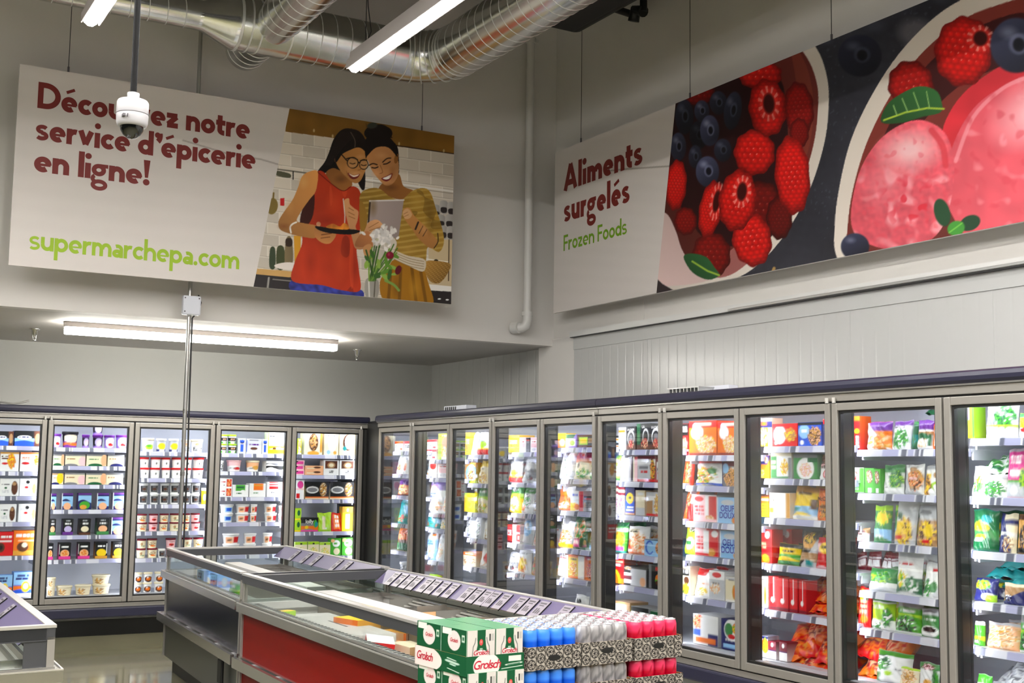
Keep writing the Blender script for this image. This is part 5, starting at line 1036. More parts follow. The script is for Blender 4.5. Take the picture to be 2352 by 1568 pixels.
A('gy2','P','frozen_food_bag','bag','green bag with yellow food','g|B,.84,1,d|R,0,1,.7,.8,w|F,.5,.44,.4,.24,yalo|R,.1,.9,.06,.2,m|B,0,.06,t|T,.2,.8,.72,.78,d,1')
A('wt','P','frozen_food_bag','bag','white bag with red tomato','w|R,.1,.6,.72,.9,c|T,.14,.56,.75,.87,k,2|E,.24,.34,.22,.2,r|F,.6,.4,.36,.36,fcoa|B,0,.08,o')
A('bc','B','frozen_meal_box','box','sky blue carton with letter C','s|E,.3,.5,.24,.42,b|E,.32,.5,.17,.32,s|R,.4,.6,.3,.7,s|E,.84,.5,.2,.36,a|F,.84,.5,.18,.32,aozh|B,.94,1,k')
A('oR','B','frozen_meal_box','box','orange-red carton with arc','o|B,.2,1,r|R,.1,.9,.8,.86,f|E,.2,.1,.5,.44,y|E,.16,.06,.4,.36,o|R,.1,.7,.66,.74,w')
A('bs','B','frozen_meal_box','box','black and silver carton','k|R,.3,.94,0,.9,x|R,.02,.34,.1,.66,w|R,.02,.34,.3,.5,q|E,.8,.26,.12,.24,f|F,.2,.9,.14,.1,fzw')
A('bb','B','frozen_meal_box','box','black carton with burger','k|R,.0,.2,0,1,e|R,.5,.9,.76,.9,r|E,.7,.4,.22,.2,a|E,.7,.34,.24,.06,g|E,.7,.26,.2,.1,h|E,.7,.48,.2,.1,o')
A('hb','B','frozen_meal_box','box','brown and white carton','z|R,0,.2,0,1,w|R,.2,.8,.2,.9,x|B,0,.34,l|E,.6,.1,.3,.12,w|T,.5,.9,.5,.7,k,1')
A('wm','B','frozen_meal_box','box','white carton with meat cubes','w|F,.3,.44,.26,.4,rfhq|B,.8,1,k|R,.5,.9,.1,.7,w|R,.9,1,0,1,e')
A('wn','B','frozen_meal_box','box','white carton with roast slices','w|F,.6,.4,.36,.3,orhf|B,.84,1,d|R,.7,.8,.84,1,l|R,.0,.04,0,.8,k')
A('op','B','frozen_pasta_box','box','orange-red carton with pasta','o|B,.8,1,r|R,.2,.8,.86,.94,c|E,.3,.66,.22,.2,w|F,.6,.3,.36,.26,afcy|E,.24,.84,.1,.1,w|R,0,1,.0,.06,q')
A('ok','B','frozen_meal_box','box','tall orange and black carton','r|B,.6,1,k|T,.1,.9,.7,.9,w,2|F,.5,.3,.4,.24,ofw')
A('on','P','frozen_food_bag','bag','orange bag','o|F,.5,.5,.4,.4,orfa|B,.9,1,r|R,.84,1,0,1,r')
A('wv','P','frozen_food_bag','bag','white bag with vegetables','w|R,.0,1,.84,1,r|F,.4,.4,.42,.34,woygf|E,.7,.56,.14,.12,u|W,0,.1,.06,.6,b')
A('nu','B','frozen_nugget_box','box','grey carton with brown nuggets','e|B,.8,1,q|R,.5,.95,.66,.76,w|F,.55,.36,.44,.36,zafh|E,.2,.7,.18,.2,s|R,.0,.06,0,1,n')
A('ror','P','frozen_food_bag','bag','red and orange bag','o|R,.5,.9,.5,.96,r|T,.55,.85,.56,.9,w,3|F,.3,.6,.24,.34,ofr|R,.4,1,0,.5,r')
A('pp','B','butter_chicken_box','box','pink and white carton','w|R,0,.5,0,1,j|T,.05,.45,.2,.6,r,3|E,.24,.84,.2,.1,r|R,.66,1,.1,.96,r|F,.7,.12,.22,.12,cfa|R,0,1,.0,.1,j')
A('od','B','frozen_meal_box','box','light blue carton with blue lettering','s|B,0,.12,s|E,.5,.8,.3,.1,x|E,.84,.12,.16,.14,a|F,.84,.12,.13,.12,yao|R,0,.04,0,1,w', txt=('OEUF\nDOUX', 'ink_blue', .26, .46))
A('lb','P','frozen_food_bag','bag','lime bag with cream patch','l|B,.8,1,y|E,.45,.36,.34,.2,c|R,.2,.6,.3,.44,u|F,.6,.84,.3,.1,hkw')
A('rb','B','frozen_meal_box','box','red and white carton','j|R,.5,1,0,1,r|R,.0,.5,0,.1,r|T,.05,.4,.2,.7,r,4|E,.84,.8,.14,.12,w|E,.7,.14,.16,.14,a|R,.36,.6,.1,.9,w')
A('cw2','B','frozen_meal_box','box','cream carton with brown label','c|R,.1,.9,.66,.9,k|T,.2,.8,.7,.86,w,1|E,.6,.5,.3,.14,h|F,.5,.2,.4,.2,lyau')
A('rwh','P','frozen_food_bag','bag','white bag with red crown','w|B,.72,1,r|D,.7,.8,w|F,.5,.2,.3,.14,cyw|T,.3,.8,.4,.5,o,1')
A('cr','B','frozen_meal_box','box','pale carton with small red badge','w|E,.5,.86,.3,.1,r|R,0,1,.0,.7,x|F,.4,.4,.34,.2,wcf|T,.2,.7,.5,.6,e,1')
A('cx','B','frozen_pastry_box','box','pale carton with one croissant','c|B,.9,1,x|T,.2,.9,.84,.92,e,1|E,.62,.4,.16,.3,a|E,.62,.4,.08,.2,o|R,0,1,0,.06,w')
A('nv','B','frozen_meal_box','box','small navy carton','n|T,.2,.8,.5,.7,w,1')
A('wx','B','frozen_meal_box','box','white and blue carton with shrimp','w|F,.2,.76,.22,.24,ofr|R,.0,.3,.28,.5,b|R,.6,1,0,.4,n|R,.1,.9,.06,.24,o|R,.3,.6,.3,.9,w')
A('nx','B','frozen_meal_box','box','navy carton with orange pepper','n|E,.6,.66,.46,.36,w|E,.4,.66,.22,.22,u|E,.8,.72,.22,.2,o|F,.8,.72,.2,.16,oyg|E,.54,.44,.2,.08,r|R,.1,.8,.06,.2,s|T,.2,.7,.26,.36,w,1')
A('fy','B','frozen_fries_box','box','yellow carton of fries','y|B,.66,.9,n|T,.1,.6,.7,.86,o,1|F,.3,.34,.36,.3,ycaw|R,.7,1,0,.66,w|B,.9,1,x')
A('fr','B','frozen_fries_box','box','red carton of fries','r|E,.3,.5,.26,.42,j|E,.34,.5,.2,.34,w|F,.72,.5,.24,.3,yazo|B,.86,1,r|E,.14,.14,.06,.08,w')
A('fn','B','frozen_nugget_box','box','blue carton with nuggets','b|E,.26,.6,.24,.3,s|T,.12,.4,.5,.7,w,1|F,.7,.4,.28,.4,azhf|B,.86,1,k|E,.16,.14,.08,.1,w')
A('fw','B','frozen_fries_box','box','blue and white carton','w|R,.0,.2,0,1,n|E,.66,.5,.3,.3,a|F,.66,.5,.26,.26,zrao|B,.8,1,r')
A('ot','B','frozen_meal_box','box','orange carton with navy band','o|B,.6,1,n|E,.7,.8,.16,.14,f|D,.3,1,y|F,.3,.2,.2,.2,ayf')
A('gu','B','frozen_meal_box','box','white and green carton','w|R,0,.3,0,1,u|B,.86,1,c|F,.66,.44,.2,.3,yac|T,.05,.25,.3,.7,c,2|R,.0,1,0,.08,u|R,.84,1,.0,.8,e')
A('gv','B','frozen_meal_box','box','green carton with pale dish','u|E,.5,.4,.36,.44,w|F,.5,.36,.26,.28,wjfc|B,.84,1,e|R,.6,1,.66,.84,d')
A('bn','P','frozen_food_bag','bag','brown and white bag','z|B,0,.5,w|F,.4,.66,.4,.24,zheq|E,.6,.2,.24,.16,r|E,.6,.2,.16,.1,j|W,.5,.6,.06,.5,j')
A('oc','B','frozen_meal_box','box','orange and yellow lettered carton','o|B,.0,.6,y|T,.1,.8,.15,.55,o,3|B,.74,.82,w|B,.92,1,k')
A('wl','B','frozen_meal_box','box','plain white and cream carton','w|R,0,.3,0,1,c|E,.2,.7,.04,.04,k|R,.8,1,0,1,a|R,.0,.2,.2,.4,l')
A('mc','P','frozen_fries_bag','bag','yellow bag of fries','y|B,.8,1,a|W,.14,.4,.08,.6,s|T,.2,.8,.72,.82,h,1|R,.06,.36,.24,.36,t|B,0,.12,w|R,.8,1,.3,.6,h')
A('mo','P','frozen_fries_bag','bag','orange bag of potatoes','o|F,.5,.3,.36,.24,ohaz|E,.5,.42,.3,.05,h|B,.94,1,r', txt=('McCain', 'ink_brown', .17, .6))
A('rl','B','frozen_pizza_box','box','red carton with white dot','r|E,.6,.84,.2,.1,w|E,.4,.1,.4,.16,o|E,.4,.14,.2,.1,y|T,.1,.5,.4,.6,f,2')
A('dw','P','frozen_food_bag','bag','dark bag with yellow label','k|E,.5,.7,.4,.2,a|F,.5,.8,.34,.16,aky|D,.3,1,x|R,.5,.9,.04,.2,t|W,.14,.4,.06,.5,z')
A('rk','P','frozen_food_bag','bag','red bag with yellow label','r|B,0,.8,j|W,0,.5,.1,.6,r|E,.55,.66,.34,.18,y|T,.3,.8,.6,.74,k,1|B,.9,1,r')
A('yl','P','frozen_food_bag','bag','yellow and green bag lying flat','y|W,.3,.5,.1,.6,g|B,.8,1,k|T,.3,.8,.55,.7,k,1|B,0,.2,u')
A('rr','B','frozen_pizza_box','box','red carton on edge','r|R,.45,.55,.3,1,w|E,.4,.3,.2,.08,w|B,0,.1,q')
A('ml','B','frozen_meal_box','box','maroon carton with white panel','q|B,0,.45,w|B,.46,.5,n|E,.5,.8,.16,.12,w')
A('oj','B','frozen_pumpkin_box','box','carton with orange pumpkin','w|E,.6,.56,.5,.36,o|F,.6,.5,.4,.3,oya|B,.86,1,n|E,.6,.84,.12,.1,l')
A('rz','P','frozen_food_bag','bag','crumpled red bag','r|F,.5,.45,.42,.4,roora|W,.8,1,.05,.7,o|R,.1,.5,.3,.36,q|F,.7,.7,.2,.16,rqo')
A('rz2','P','frozen_food_bag','bag','crumpled orange-red bag','o|F,.5,.45,.45,.42,orof|B,.86,1,r|E,.4,.66,.14,.1,a|F,.3,.25,.2,.16,rfq')
A('rx','B','frozen_meal_box','box','narrow red carton with white letters','r|T,.3,.8,.06,.4,w,4|E,.5,.55,.4,.06,y|B,.86,1,o')
A('bB','B','frozen_meal_box','box','blue carton at the back','b|T,.2,.7,.5,.7,n,1|B,0,.1,n')
A('op2','P','frozen_food_bag','bag','orange bag with purple top','o|B,.66,1,p|D,.5,-1,w|F,.66,.26,.36,.3,oaf|F,.2,.3,.2,.24,fwa')
A('gb','P','frozen_food_bag','bag','green bean bag with purple top','w|B,.8,1,p|F,.5,.36,.42,.34,dgugw|T,.1,.7,.68,.78,k,1|R,.0,.06,0,.8,x')
A('dv2','P','frozen_food_bag','bag','dark green bag','d|W,.3,.5,.08,.6,t|F,.5,.3,.3,.2,udt|B,.9,1,u')
A('pp2','P','frozen_food_bag','bag','purple-topped bag with dark bowl','p|B,0,.66,w|B,.5,.6,z|E,.4,.4,.4,.16,d|F,.4,.2,.36,.16,fcw|R,.8,.96,.1,.5,d')
A('oo','P','frozen_food_bag','bag','narrow orange-red bag','o|R,.3,.9,.1,.7,w|E,.6,.2,.2,.1,d|B,.8,1,r')
A('gbx','B','frozen_meal_box','box','green carton with dish','w|R,.55,1,0,1,g|E,.2,.6,.26,.26,h|F,.2,.6,.22,.22,rwf|B,0,.24,g|T,.06,.46,.06,.18,w,1')
A('gbh','B','frozen_meal_box','box','green carton with brown dish','g|E,.46,.66,.4,.28,h|F,.46,.66,.36,.24,zfhw|R,.0,.2,0,1,g|R,.3,.7,.0,.2,w')
A('gwb','P','frozen_food_bag','bag','white bag of green vegetables','w|B,.72,1,u|T,.2,.6,.78,.9,d,1|F,.66,.46,.34,.34,gudlg|E,.24,.2,.05,.04,k|B,0,.2,w')
A('twb','P','frozen_food_bag','bag','white bag of golden slices','w|D,.4,-1,x|E,.6,.5,.4,.34,a|F,.6,.46,.38,.34,zaofh|E,.5,.84,.2,.08,z|R,.3,.7,.5,.56,j')
A('ywb','P','frozen_food_bag','bag','white and yellow corn bag','w|R,0,.34,.0,.7,y|F,.2,.3,.2,.34,yah|E,.66,.3,.26,.14,l|E,.66,.26,.12,.1,w|B,.84,1,x|E,.6,.66,.14,.1,z')
A('gty','P','frozen_food_bag','bag','teal-green bag with yellow splash','t|B,0,1,u|W,.1,.36,.08,.6,s|F,.56,.66,.36,.2,yly|E,.56,.66,.24,.12,y|T,.2,.7,.1,.2,w,1|B,.86,1,l')
A('cwt','P','frozen_food_bag','bag','clear corn bag with white top','x|F,.5,.3,.44,.3,yayh|E,.24,.64,.16,.08,d|B,.78,1,w|E,.3,.16,.2,.06,r|R,.1,.4,.2,.5,y')
A('ycl','P','frozen_food_bag','bag','clear bag with yellow oval','z|F,.5,.3,.44,.3,ayzh|E,.6,.36,.22,.16,y|E,.5,.1,.2,.05,r|B,.62,1,x|E,.4,.8,.3,.06,e')
A('rp','P','frozen_food_packet','packet','small red and white packet','q|R,.2,.9,.3,.6,w|B,.66,.72,w|R,.0,.15,0,1,h')
A('gtb','P','frozen_food_bag','bag','green-topped bag lying in a tray','w|B,.4,1,u|F,.5,.6,.4,.24,gul|B,0,.2,x')
A('wdg','P','frozen_food_bag','bag','white bag with dark green base','w|W,0,.4,.08,.5,d|F,.3,.36,.2,.2,ulwy|T,.1,.7,.66,.74,r,1|B,.88,1,x|F,.7,.24,.24,.18,duw')
A('wdg2','P','frozen_food_bag','bag','white bag with red script','w|F,.3,.26,.26,.24,dugw|T,.4,.9,.7,.82,r,1|R,.7,1,0,.3,x|E,.66,.3,.2,.16,u')
A('yo','P','frozen_food_bag','bag','yellow and orange bag','y|B,0,.3,o|E,.5,.5,.3,.14,r|B,.8,1,a')
A('rbg','P','frozen_food_bag','bag','bright red bag','r|B,.4,.7,r|T,.2,.8,.3,.7,f,3|E,.3,.8,.3,.12,y|E,.6,.2,.3,.1,o')
A('lwb','P','frozen_food_bag','bag','lime and white vegetable bag','w|B,.3,.86,l|F,.74,.4,.22,.3,gudw|T,.1,.6,.6,.78,w,1|F,.3,.14,.4,.14,cwu|B,.9,1,u')
A('gvb','P','frozen_food_bag','bag','green bag of chopped vegetables','g|B,.8,1,x|F,.5,.26,.42,.26,dukgw|W,.5,.6,.06,.5,l|T,.2,.8,.62,.74,w,1|B,0,.06,w')
A('gbw','P','frozen_food_bag','bag','green bag with white bowl','u|B,.76,1,x|E,.5,.2,.44,.2,w|E,.5,.26,.36,.1,k|T,.2,.8,.54,.64,w,1|R,.1,.8,.86,.92,e')
A('mx','P','frozen_food_bag','bag','mixed vegetable bag','w|F,.5,.56,.4,.34,gouly|B,0,.16,o|B,.9,1,l|R,.0,1,.2,.3,c')
A('wgn','P','frozen_food_bag','bag','white bag with herb sprig','w|B,.86,1,g|F,.24,.62,.24,.26,ugwd|E,.44,.3,.1,.08,l|T,.6,.9,.4,.5,e,1|R,0,.2,.0,.3,u')
A('cmx','P','frozen_food_bag','bag','cream bag of golden food','c|F,.5,.5,.4,.4,zacf|B,.9,1,l')
A('wol','P','frozen_food_bag','bag','white and olive bag','w|B,.76,1,u|F,.5,.84,.3,.1,hjq|E,.5,.3,.2,.12,a|F,.86,.4,.14,.4,gud')
A('grn','P','frozen_food_bag','bag','green herb bag','u|F,.5,.4,.4,.36,dguw|B,.86,1,l')
A('lgb','B','frozen_meal_box','box','narrow lime carton','l|R,0,.3,.6,1,v|B,0,.1,y|R,.7,1,0,1,g')
A('gbb','P','frozen_food_bag','bag','white bag of green beans','w|R,.0,.4,.36,1,e|T,.06,.34,.5,.9,w,4|F,.66,.6,.32,.34,gdugw|B,.28,.36,l|T,.1,.6,.06,.2,x,2')
A('ywg','P','frozen_food_bag','bag','green and yellow bag','y|B,0,.4,w|E,.5,.3,.3,.1,r|B,.8,1,u|F,.5,.6,.3,.16,yal')
A('wgl','P','frozen_food_bag','bag','white bag lying with greens','w|F,.4,.4,.3,.3,wlgu|B,.8,1,x|E,.6,.3,.14,.1,g')
A('gnl','P','frozen_food_bag','bag','clear bag of green beans','w|F,.5,.36,.46,.34,gudgw|B,.76,1,x')
A('mgb','P','frozen_food_bag','bag','magenta bag with white label','m|T,.2,.8,.66,.86,w,2|E,.5,.5,.34,.08,w|B,0,.3,x|E,.5,.14,.2,.1,w|B,.3,.36,g|B,.94,1,x|F,.9,.4,.14,.2,ul')
A('tyb','P','frozen_food_bag','bag','teal bag with yellow corn','t|B,0,1,d|F,.36,.5,.4,.2,yyly|W,.3,.5,.1,.6,u|E,.6,.76,.2,.1,t|T,.1,.5,.2,.3,w,1')
A('cnb','P','frozen_food_bag','bag','cream and navy bag','c|D,.5,-2,n|B,.7,.84,n|W,.4,.5,.06,.6,w|F,.6,.2,.3,.2,czn')
A('dtb','P','frozen_food_bag','bag','dark gold bag','a|F,.5,.4,.4,.3,ahkz|B,.0,.14,k|B,.86,1,h')
A('ngb','P','frozen_food_bag','bag','navy and green bag lying flat','n|F,.4,.7,.36,.2,gly|B,0,.4,n|E,.7,.2,.3,.16,w|R,.6,1,.0,.3,l')
A('tnb','P','frozen_food_bag','bag','tan and navy bag lying flat','z|D,.4,.6,n|F,.3,.3,.2,.14,wnk|B,.84,1,c')
A('tel','P','frozen_food_bag','bag','green and teal bag lying flat','t|B,.5,1,u|W,.2,.4,.1,.6,d|F,.4,.6,.3,.14,yll|B,0,.2,t')
A('pfb','P','frozen_food_bag','bag','clear bag of pale fries','f|F,.5,.5,.46,.46,facfz|B,.88,1,x')
A('ggb','P','frozen_food_bag','bag','plain green bag','g|B,.86,1,w|W,.2,.4,.08,.5,l|T,.2,.6,.1,.2,w,1')
A('grb','P','frozen_food_bag','bag','white and green bag with berries','w|B,.66,1,g|F,.5,.5,.36,.12,qrw|T,.1,.8,.1,.36,x,3|B,.56,.62,l')
A('slb','P','frozen_food_bag','bag','silver bag lying','x|F,.5,.5,.4,.4,xwe|W,.7,1,.06,.5,e')
''')
mat('ink_blue', (40, 52, 170), .5); mat('ink_brown', (110, 52, 24), .5)
CROP = {'a': (0, 880, 4.9), 'b': (0, 1180, 4.9), 'c': (440, 920, 4.9), 'k': (350, 1220, 3.92), 'd': (860, 920, 4.9), 'e': (860, 1140, 4.9), 'f': (1240, 920, 4.9), 'g': (1240, 1180, 4.9), 'h': (1680, 880, 3.5), 'i': (1680, 1200, 3.5)}
ROWS = []
def row(door, crop, xr, yr, items, deck=False): ROWS.append((door, crop, xr, yr, items, deck))
# back-wall freezer, doors A1..A5; item: key x0 x1 height[*stacked]
row('A1', 'a', 200, 703, 'bx1 -60 148 160; bx1 156 460 170')
row('A1', 'a', 200, 990, 'bx2 0 212 215; bx3 220 452 215')
row('A1', 'a', 200, 1268, 'bx4 -10 210 195; bx5 220 440 195')
row('A1', 'b', 200, 90, 'bx4 -10 180 200; bx5 200 430 200')
row('A1', 'b', 200, 468, 'bx6 -60 140 265; bx7 146 400 275')
row('A1', 'b', 200, 880, 'bx8 -60 130 255; bx8 138 388 280', True)
row('A2', 'a', 900, 722, 'tp3 596 700 150; tp2 708 894 178; tp 922 1012 146; tp 1042 1168 150*2; tp3 1174 1302 146; tp3 1312 1440 150')
row('A2', 'a', 900, 928, 'fb2 590 726 126; fb1 731 961 126; fb2 969 1196 128; fb4 1206 1394 128')
row('A2', 'a', 900, 1138, 'fb3 586 716 122; fb1 722 952 128; fb2 960 1190 126; fb4 1198 1390 126')
row('A2', 'a', 900, 1420, 'pb 570 630 178; pb 690 815 182; pg 872 1022 182; pb 1090 1226 182; pb 1264 1420 186')
row('A2', 'b', 900, 236, 'pk3 550 622 178; pk 708 826 178; pk2 888 1018 178; pk3 1084 1222 180; pb 1246 1402 190')
row('A2', 'b', 900, 508, 'pk4 534 598 180; pk4 658 792 184; pk4 872 1006 184; pk5 1074 1212 184; pk5 1266 1394 184')
row('A2', 'b', 900, 862, 'tb 524 626 102*2; tb 638 836 104; tb 852 1042 108; tb 1048 1256 106*2', True)
row('A3', 'a', 1930, 772, 'tg 1608 1748 152; ty 1762 1882 148; ty 1902 2022 148; tk 2050 2158 142; tk 2164 2296 146')
row('A3', 'a', 1930, 1068, 'cw 1580 1692 116*2; cw 1700 1812 116*2; cw 1822 1926 116*2; cw 1938 2050 116*2; cw 2066 2168 116*2; cw 2178 2302 116*2')
row('A3', 'a', 1930, 1360, 'cd 1564 1676 118*2; cd 1686 1796 118*2; cd 1804 1908 118*2; cd 1918 2022 118*2; cd 2050 2150 118*2; cd 2158 2262 118*2; cy 2268 2334 180')
row('A3', 'b', 1930, 192, 'cc 1548 1662 96*2; cp 1676 1786 96*2; cc 1804 1906 96*2; cv 1918 2030 96*2; cc 2050 2146 96*2; cp 2156 2264 96*2')
row('A3', 'b', 1930, 490, 'cv 1542 1652 106*2; cc 1660 1780 106*2; cd 1786 1866 96; cp 1876 1990 106*2; cv 2056 2166 106*2; cc 2186 2302 106*2')
row('A3', 'b', 1700, 836, 'co 1508 1604 112*2; co 1616 1722 112*2; co 1740 1844 112*2', True)
row('A4', 'c', 690, 594, 'tG 328 412 104*2; tG 416 520 104*2; bq2 524 610 168; bq 612 786 165; bq2 790 856 165; by 860 1046 255')
row('A4', 'c', 690, 796, 'tgy 322 364 118; tK 414 578 126; tC 640 788 124; bw 838 1032 118')
row('A4', 'c', 690, 1082, 'brs 310 452 104*2; bgt 460 642 134; bot 648 832 150; brt 846 1032 168')
row('A4', 'c', 690, 1366, 'tbl 336 494 100*2; tr 516 664 100*2; tr 668 746 100*2; tr 836 978 100*2; tgy 984 1034 90*2')
row('A4', 'c', 690, 1728, 'tr 372 560 116*2; tr 598 742 116*2; tr 812 924 116*2; tbl 926 1022 100')
row('A4', 'c', 690, 2010, 'tr 480 640 118*2; tr 656 800 118*2; tr 812 950 118*2', True)
row('A5', 'c', 1510, 608, 'gl 1178 1234 176; q1 1266 1470 248; q2 1496 1656 244; q3 1660 1852 244')
row('A5', 'c', 1510, 836, 'q4 1168 1268 54*3; q5 1274 1482 52*2; q6 1488 1660 168; q6 1666 1838 168')
row('A5', 'c', 1510, 1108, 'q7 1166 1264 212; q8 1282 1550 192; q8 1558 1832 192')
row('A5', 'c', 1510, 1470, 'ql 1158 1228 130*2; qt 1226 1428 156; qg 1424 1584 210; qo 1578 1702 212; qy 1698 1818 270')
row('A5', 'c', 1510, 1745, 'qc 1164 1300 160; qc 1306 1432 160; qc 1436 1560 150; qd 1566 1682 190; qd 1690 1816 195')
# right-wall freezers, doors B1..B10 from the corner
row('B1', 'd', 320, 566, 'rw 222 318 112; rw 326 420 112')
row('B1', 'd', 320, 822, 'wb 222 296 220; wb 298 358 224; wb 360 420 220')
row('B1', 'd', 320, 1066, 'po 226 366 190; po 366 420 186')
row('B1', 'd', 320, 1386, 'te 228 340 290; te 342 418 280')
row('B1', 'e', 320, 616, 'og 222 320 250; og 322 402 240')
row('B1', 'e', 320, 900, 'tgy 240 330 150; tgy 334 400 150')
row('B2', 'd', 700, 660, 'rw 578 696 112*2; gl 704 840 292')
row('B2', 'd', 700, 866, 'bl 566 640 240; rwb 608 700 190; pw 704 836 180')
row('B2', 'd', 700, 1262, 'pv 566 724 392; wc 728 836 300')
row('B2', 'd', 700, 1440, 'te 558 650 170; te 652 700 150; tc 706 836 150')
row('B2', 'e', 700, 724, 'bl 556 662 320; wc 664 752 300; bl 756 830 270')
row('B2', 'e', 700, 890, 'll 556 696 160; ow 700 830 130', True)
row('B3', 'd', 1200, 606, 'ye 1002 1066 250; wc 1068 1122 260; wgr 1126 1254 262; gt 1258 1312 230')
row('B3', 'd', 1200, 930, 'ab 1000 1132 228; yc 1136 1254 270; yc 1256 1314 260')
row('B3', 'd', 1200, 1262, 'yb 994 1122 208; gc 1126 1252 296; gc 1254 1314 270')
row('B3', 'e', 1200, 478, 'ws 984 1080 190; ws 1082 1196 250; wz 1198 1312 220')
row('B3', 'e', 1200, 806, 'cs 984 1140 150; cs 1000 1120 80; wp 1142 1314 290')
row('B3', 'e', 1200, 980, 'jr 982 1136 140; wc 1142 1310 120', True)
row('B4', 'd', 1700, 576, 'ye 1482 1624 190; pw 1632 1700 164; dk 1702 1742 160; pw 1744 1822 164')
row('B4', 'd', 1700, 922, 'wgr 1482 1618 240; si 1626 1798 312; si 1800 1862 260')
row('B4', 'd', 1700, 1268, 'gy 1478 1614 320; gw 1618 1748 300; gr 1752 1862 260')
row('B4', 'e', 1740, 545, 'rd 1476 1540 200; pk6 1544 1630 206; sw 1634 1752 302; wj 1756 1862 230')
row('B4', 'e', 1740, 880, 'si 1472 1576 220; yw 1584 1724 260; ar 1728 1856 240')
row('B4', 'e', 1700, 1056, 'gr 1472 1650 150; gr 1660 1850 150', True)
row('B5', 'f', 480, 522, 'or 178 284 160; ga 288 412 146; gd 416 612 140; kd 486 612 42')
row('B5', 'f', 480, 882, 'ws 176 338 345; rc 342 532 312; pg2 536 614 322')
row('B5', 'f', 480, 1246, 'wo 168 334 268; wr 338 484 222; dk 490 614 172')
row('B5', 'g', 480, 404, 'fo 162 330 300; gq 334 504 372; ge 506 614 310')
row('B5', 'g', 480, 742, 'wj 162 302 272; oy 306 500 256; ro 506 614 262')
row('B5', 'g', 480, 1036, 'wq 352 500 268; wq 504 614 254', True)
row('B6', 'f', 1080, 548, 'st 797 882 80*2; wO 886 966 250; lc 968 1074 262; lg 1076 1230 292; lc 1234 1368 286')
row('B6', 'f', 1080, 910, 'pg2 797 862 300; ws 868 984 284; jp 1040 1092 280; mg 1096 1302 292; mg 1308 1372 262')
row('B6', 'f', 1080, 1288, 'rg 799 872 312; rg 876 952 300; nb 958 1062 304; cb 1068 1184 280; gk 1192 1372 268')
row('B6', 'g', 1080, 458, 'gy2 796 934 340; wt 938 1170 316; bc 1174 1372 188')
row('B6', 'g', 1080, 816, 'oR 796 934 288; bs 938 1210 210; bb 1214 1372 272')
row('B6', 'g', 1080, 1150, 'hb 800 1010 290; wm 1012 1232 270; wn 1238 1372 260', True)
row('B7', 'f', 1900, 610, 'ok 1588 1664 356; op 1672 1986 384; op 1990 2232 380')
row('B7', 'f', 1900, 956, 'on 1580 1690 318; wv 1696 2012 300; nu 2036 2234 284')
row('B7', 'f', 1900, 1366, 'ror 1584 1716 340; pp 1720 1986 300; od 1990 2236 288')
row('B7', 'g', 1900, 478, 'lb 1586 1738 336; rb 1742 2010 312; od 2014 2242 304')
row('B7', 'g', 1900, 954, 'cw2 1588 1686 320; rwh 1690 1898 330; cr 1902 2076 316; cx 2080 2244 270')
row('B7', 'g', 1900, 1462, 'wx 1720 2004 330; nx 2028 2244 340', True)
row('B8', 'h', 520, 502, 'fy 222 324 226; fr 328 528 180; fn 532 722 190; fw 730 790 214')
row('B8', 'h', 520, 766, 'ot 222 306 180; gu 312 482 206; gv 488 682 200; bn 686 794 204')
row('B8', 'h', 520, 1090, 'oc 226 300 176; wl 302 468 198; mc 462 656 272; mo 658 798 262')
row('B8', 'i', 520, 350, 'rl 230 326 264; yl 336 516 170; dw 520 654 294; rk 652 804 250')
row('B8', 'i', 520, 730, 'cx 232 290 250; rr 294 374 262; rr 378 458 258; rr 462 530 262; rr 534 592 262')
row('B8', 'i', 520, 1150, 'oj 234 290 170; ml 294 358 140; ml 380 444 150', True)
row('B9', 'h', 1350, 528, 'rx 976 1028 268; op2 1062 1262 224; gb 1264 1416 240; dv2 1418 1470 230; pp2 1468 1596 236; oo 1598 1690 226')
row('B9', 'h', 1350, 888, 'gbx 978 1064 200; gbh 1068 1140 196; gbh 1144 1200 190; gwb 1196 1362 236; twb 1364 1516 240; ywb 1518 1694 246')
row('B9', 'i', 1400, 176, 'bn 988 1082 110; gty 1116 1256 300; cwt 1280 1452 362; ycl 1454 1634 336; ycl 1640 1704 290')
row('B9', 'i', 1400, 582, 'gtb 1064 1294 190; wdg 1292 1502 345; wdg2 1504 1650 290; yo 1650 1712 236')
row('B9', 'i', 1400, 896, 'rbg 994 1092 310; lwb 1094 1284 248; gvb 1288 1496 258; gbw 1498 1664 228; mx 1664 1716 236')
row('B9', 'i', 1400, 1236, 'wgn 1112 1400 250; cmx 1330 1486 150; wol 1484 1650 220; grn 1644 1720 220', True)
row('B10', 'h', 2120, 436, 'lgb 1896 1950 250; gbb 2008 2272 300; ywg 2286 2420 200')
row('B10', 'h', 2120, 914, 'wgl 1900 2040 260; gnl 1990 2190 190; mgb 2186 2340 400; grn 2344 2460 300')
row('B10', 'i', 2120, 236, 'tyb 1914 2122 330; cnb 2126 2264 320; dtb 2266 2420 320')
row('B10', 'i', 2120, 646, 'ngb 1924 2110 190; tnb 2160 2330 170')
row('B10', 'i', 2120, 1016, 'ggb 1930 2010 190; pfb 2006 2286 216; gvb 2290 2440 300')
row('B10', 'i', 2120, 1330, 'grb 1934 2050 220; slb 2052 2300 180', True)

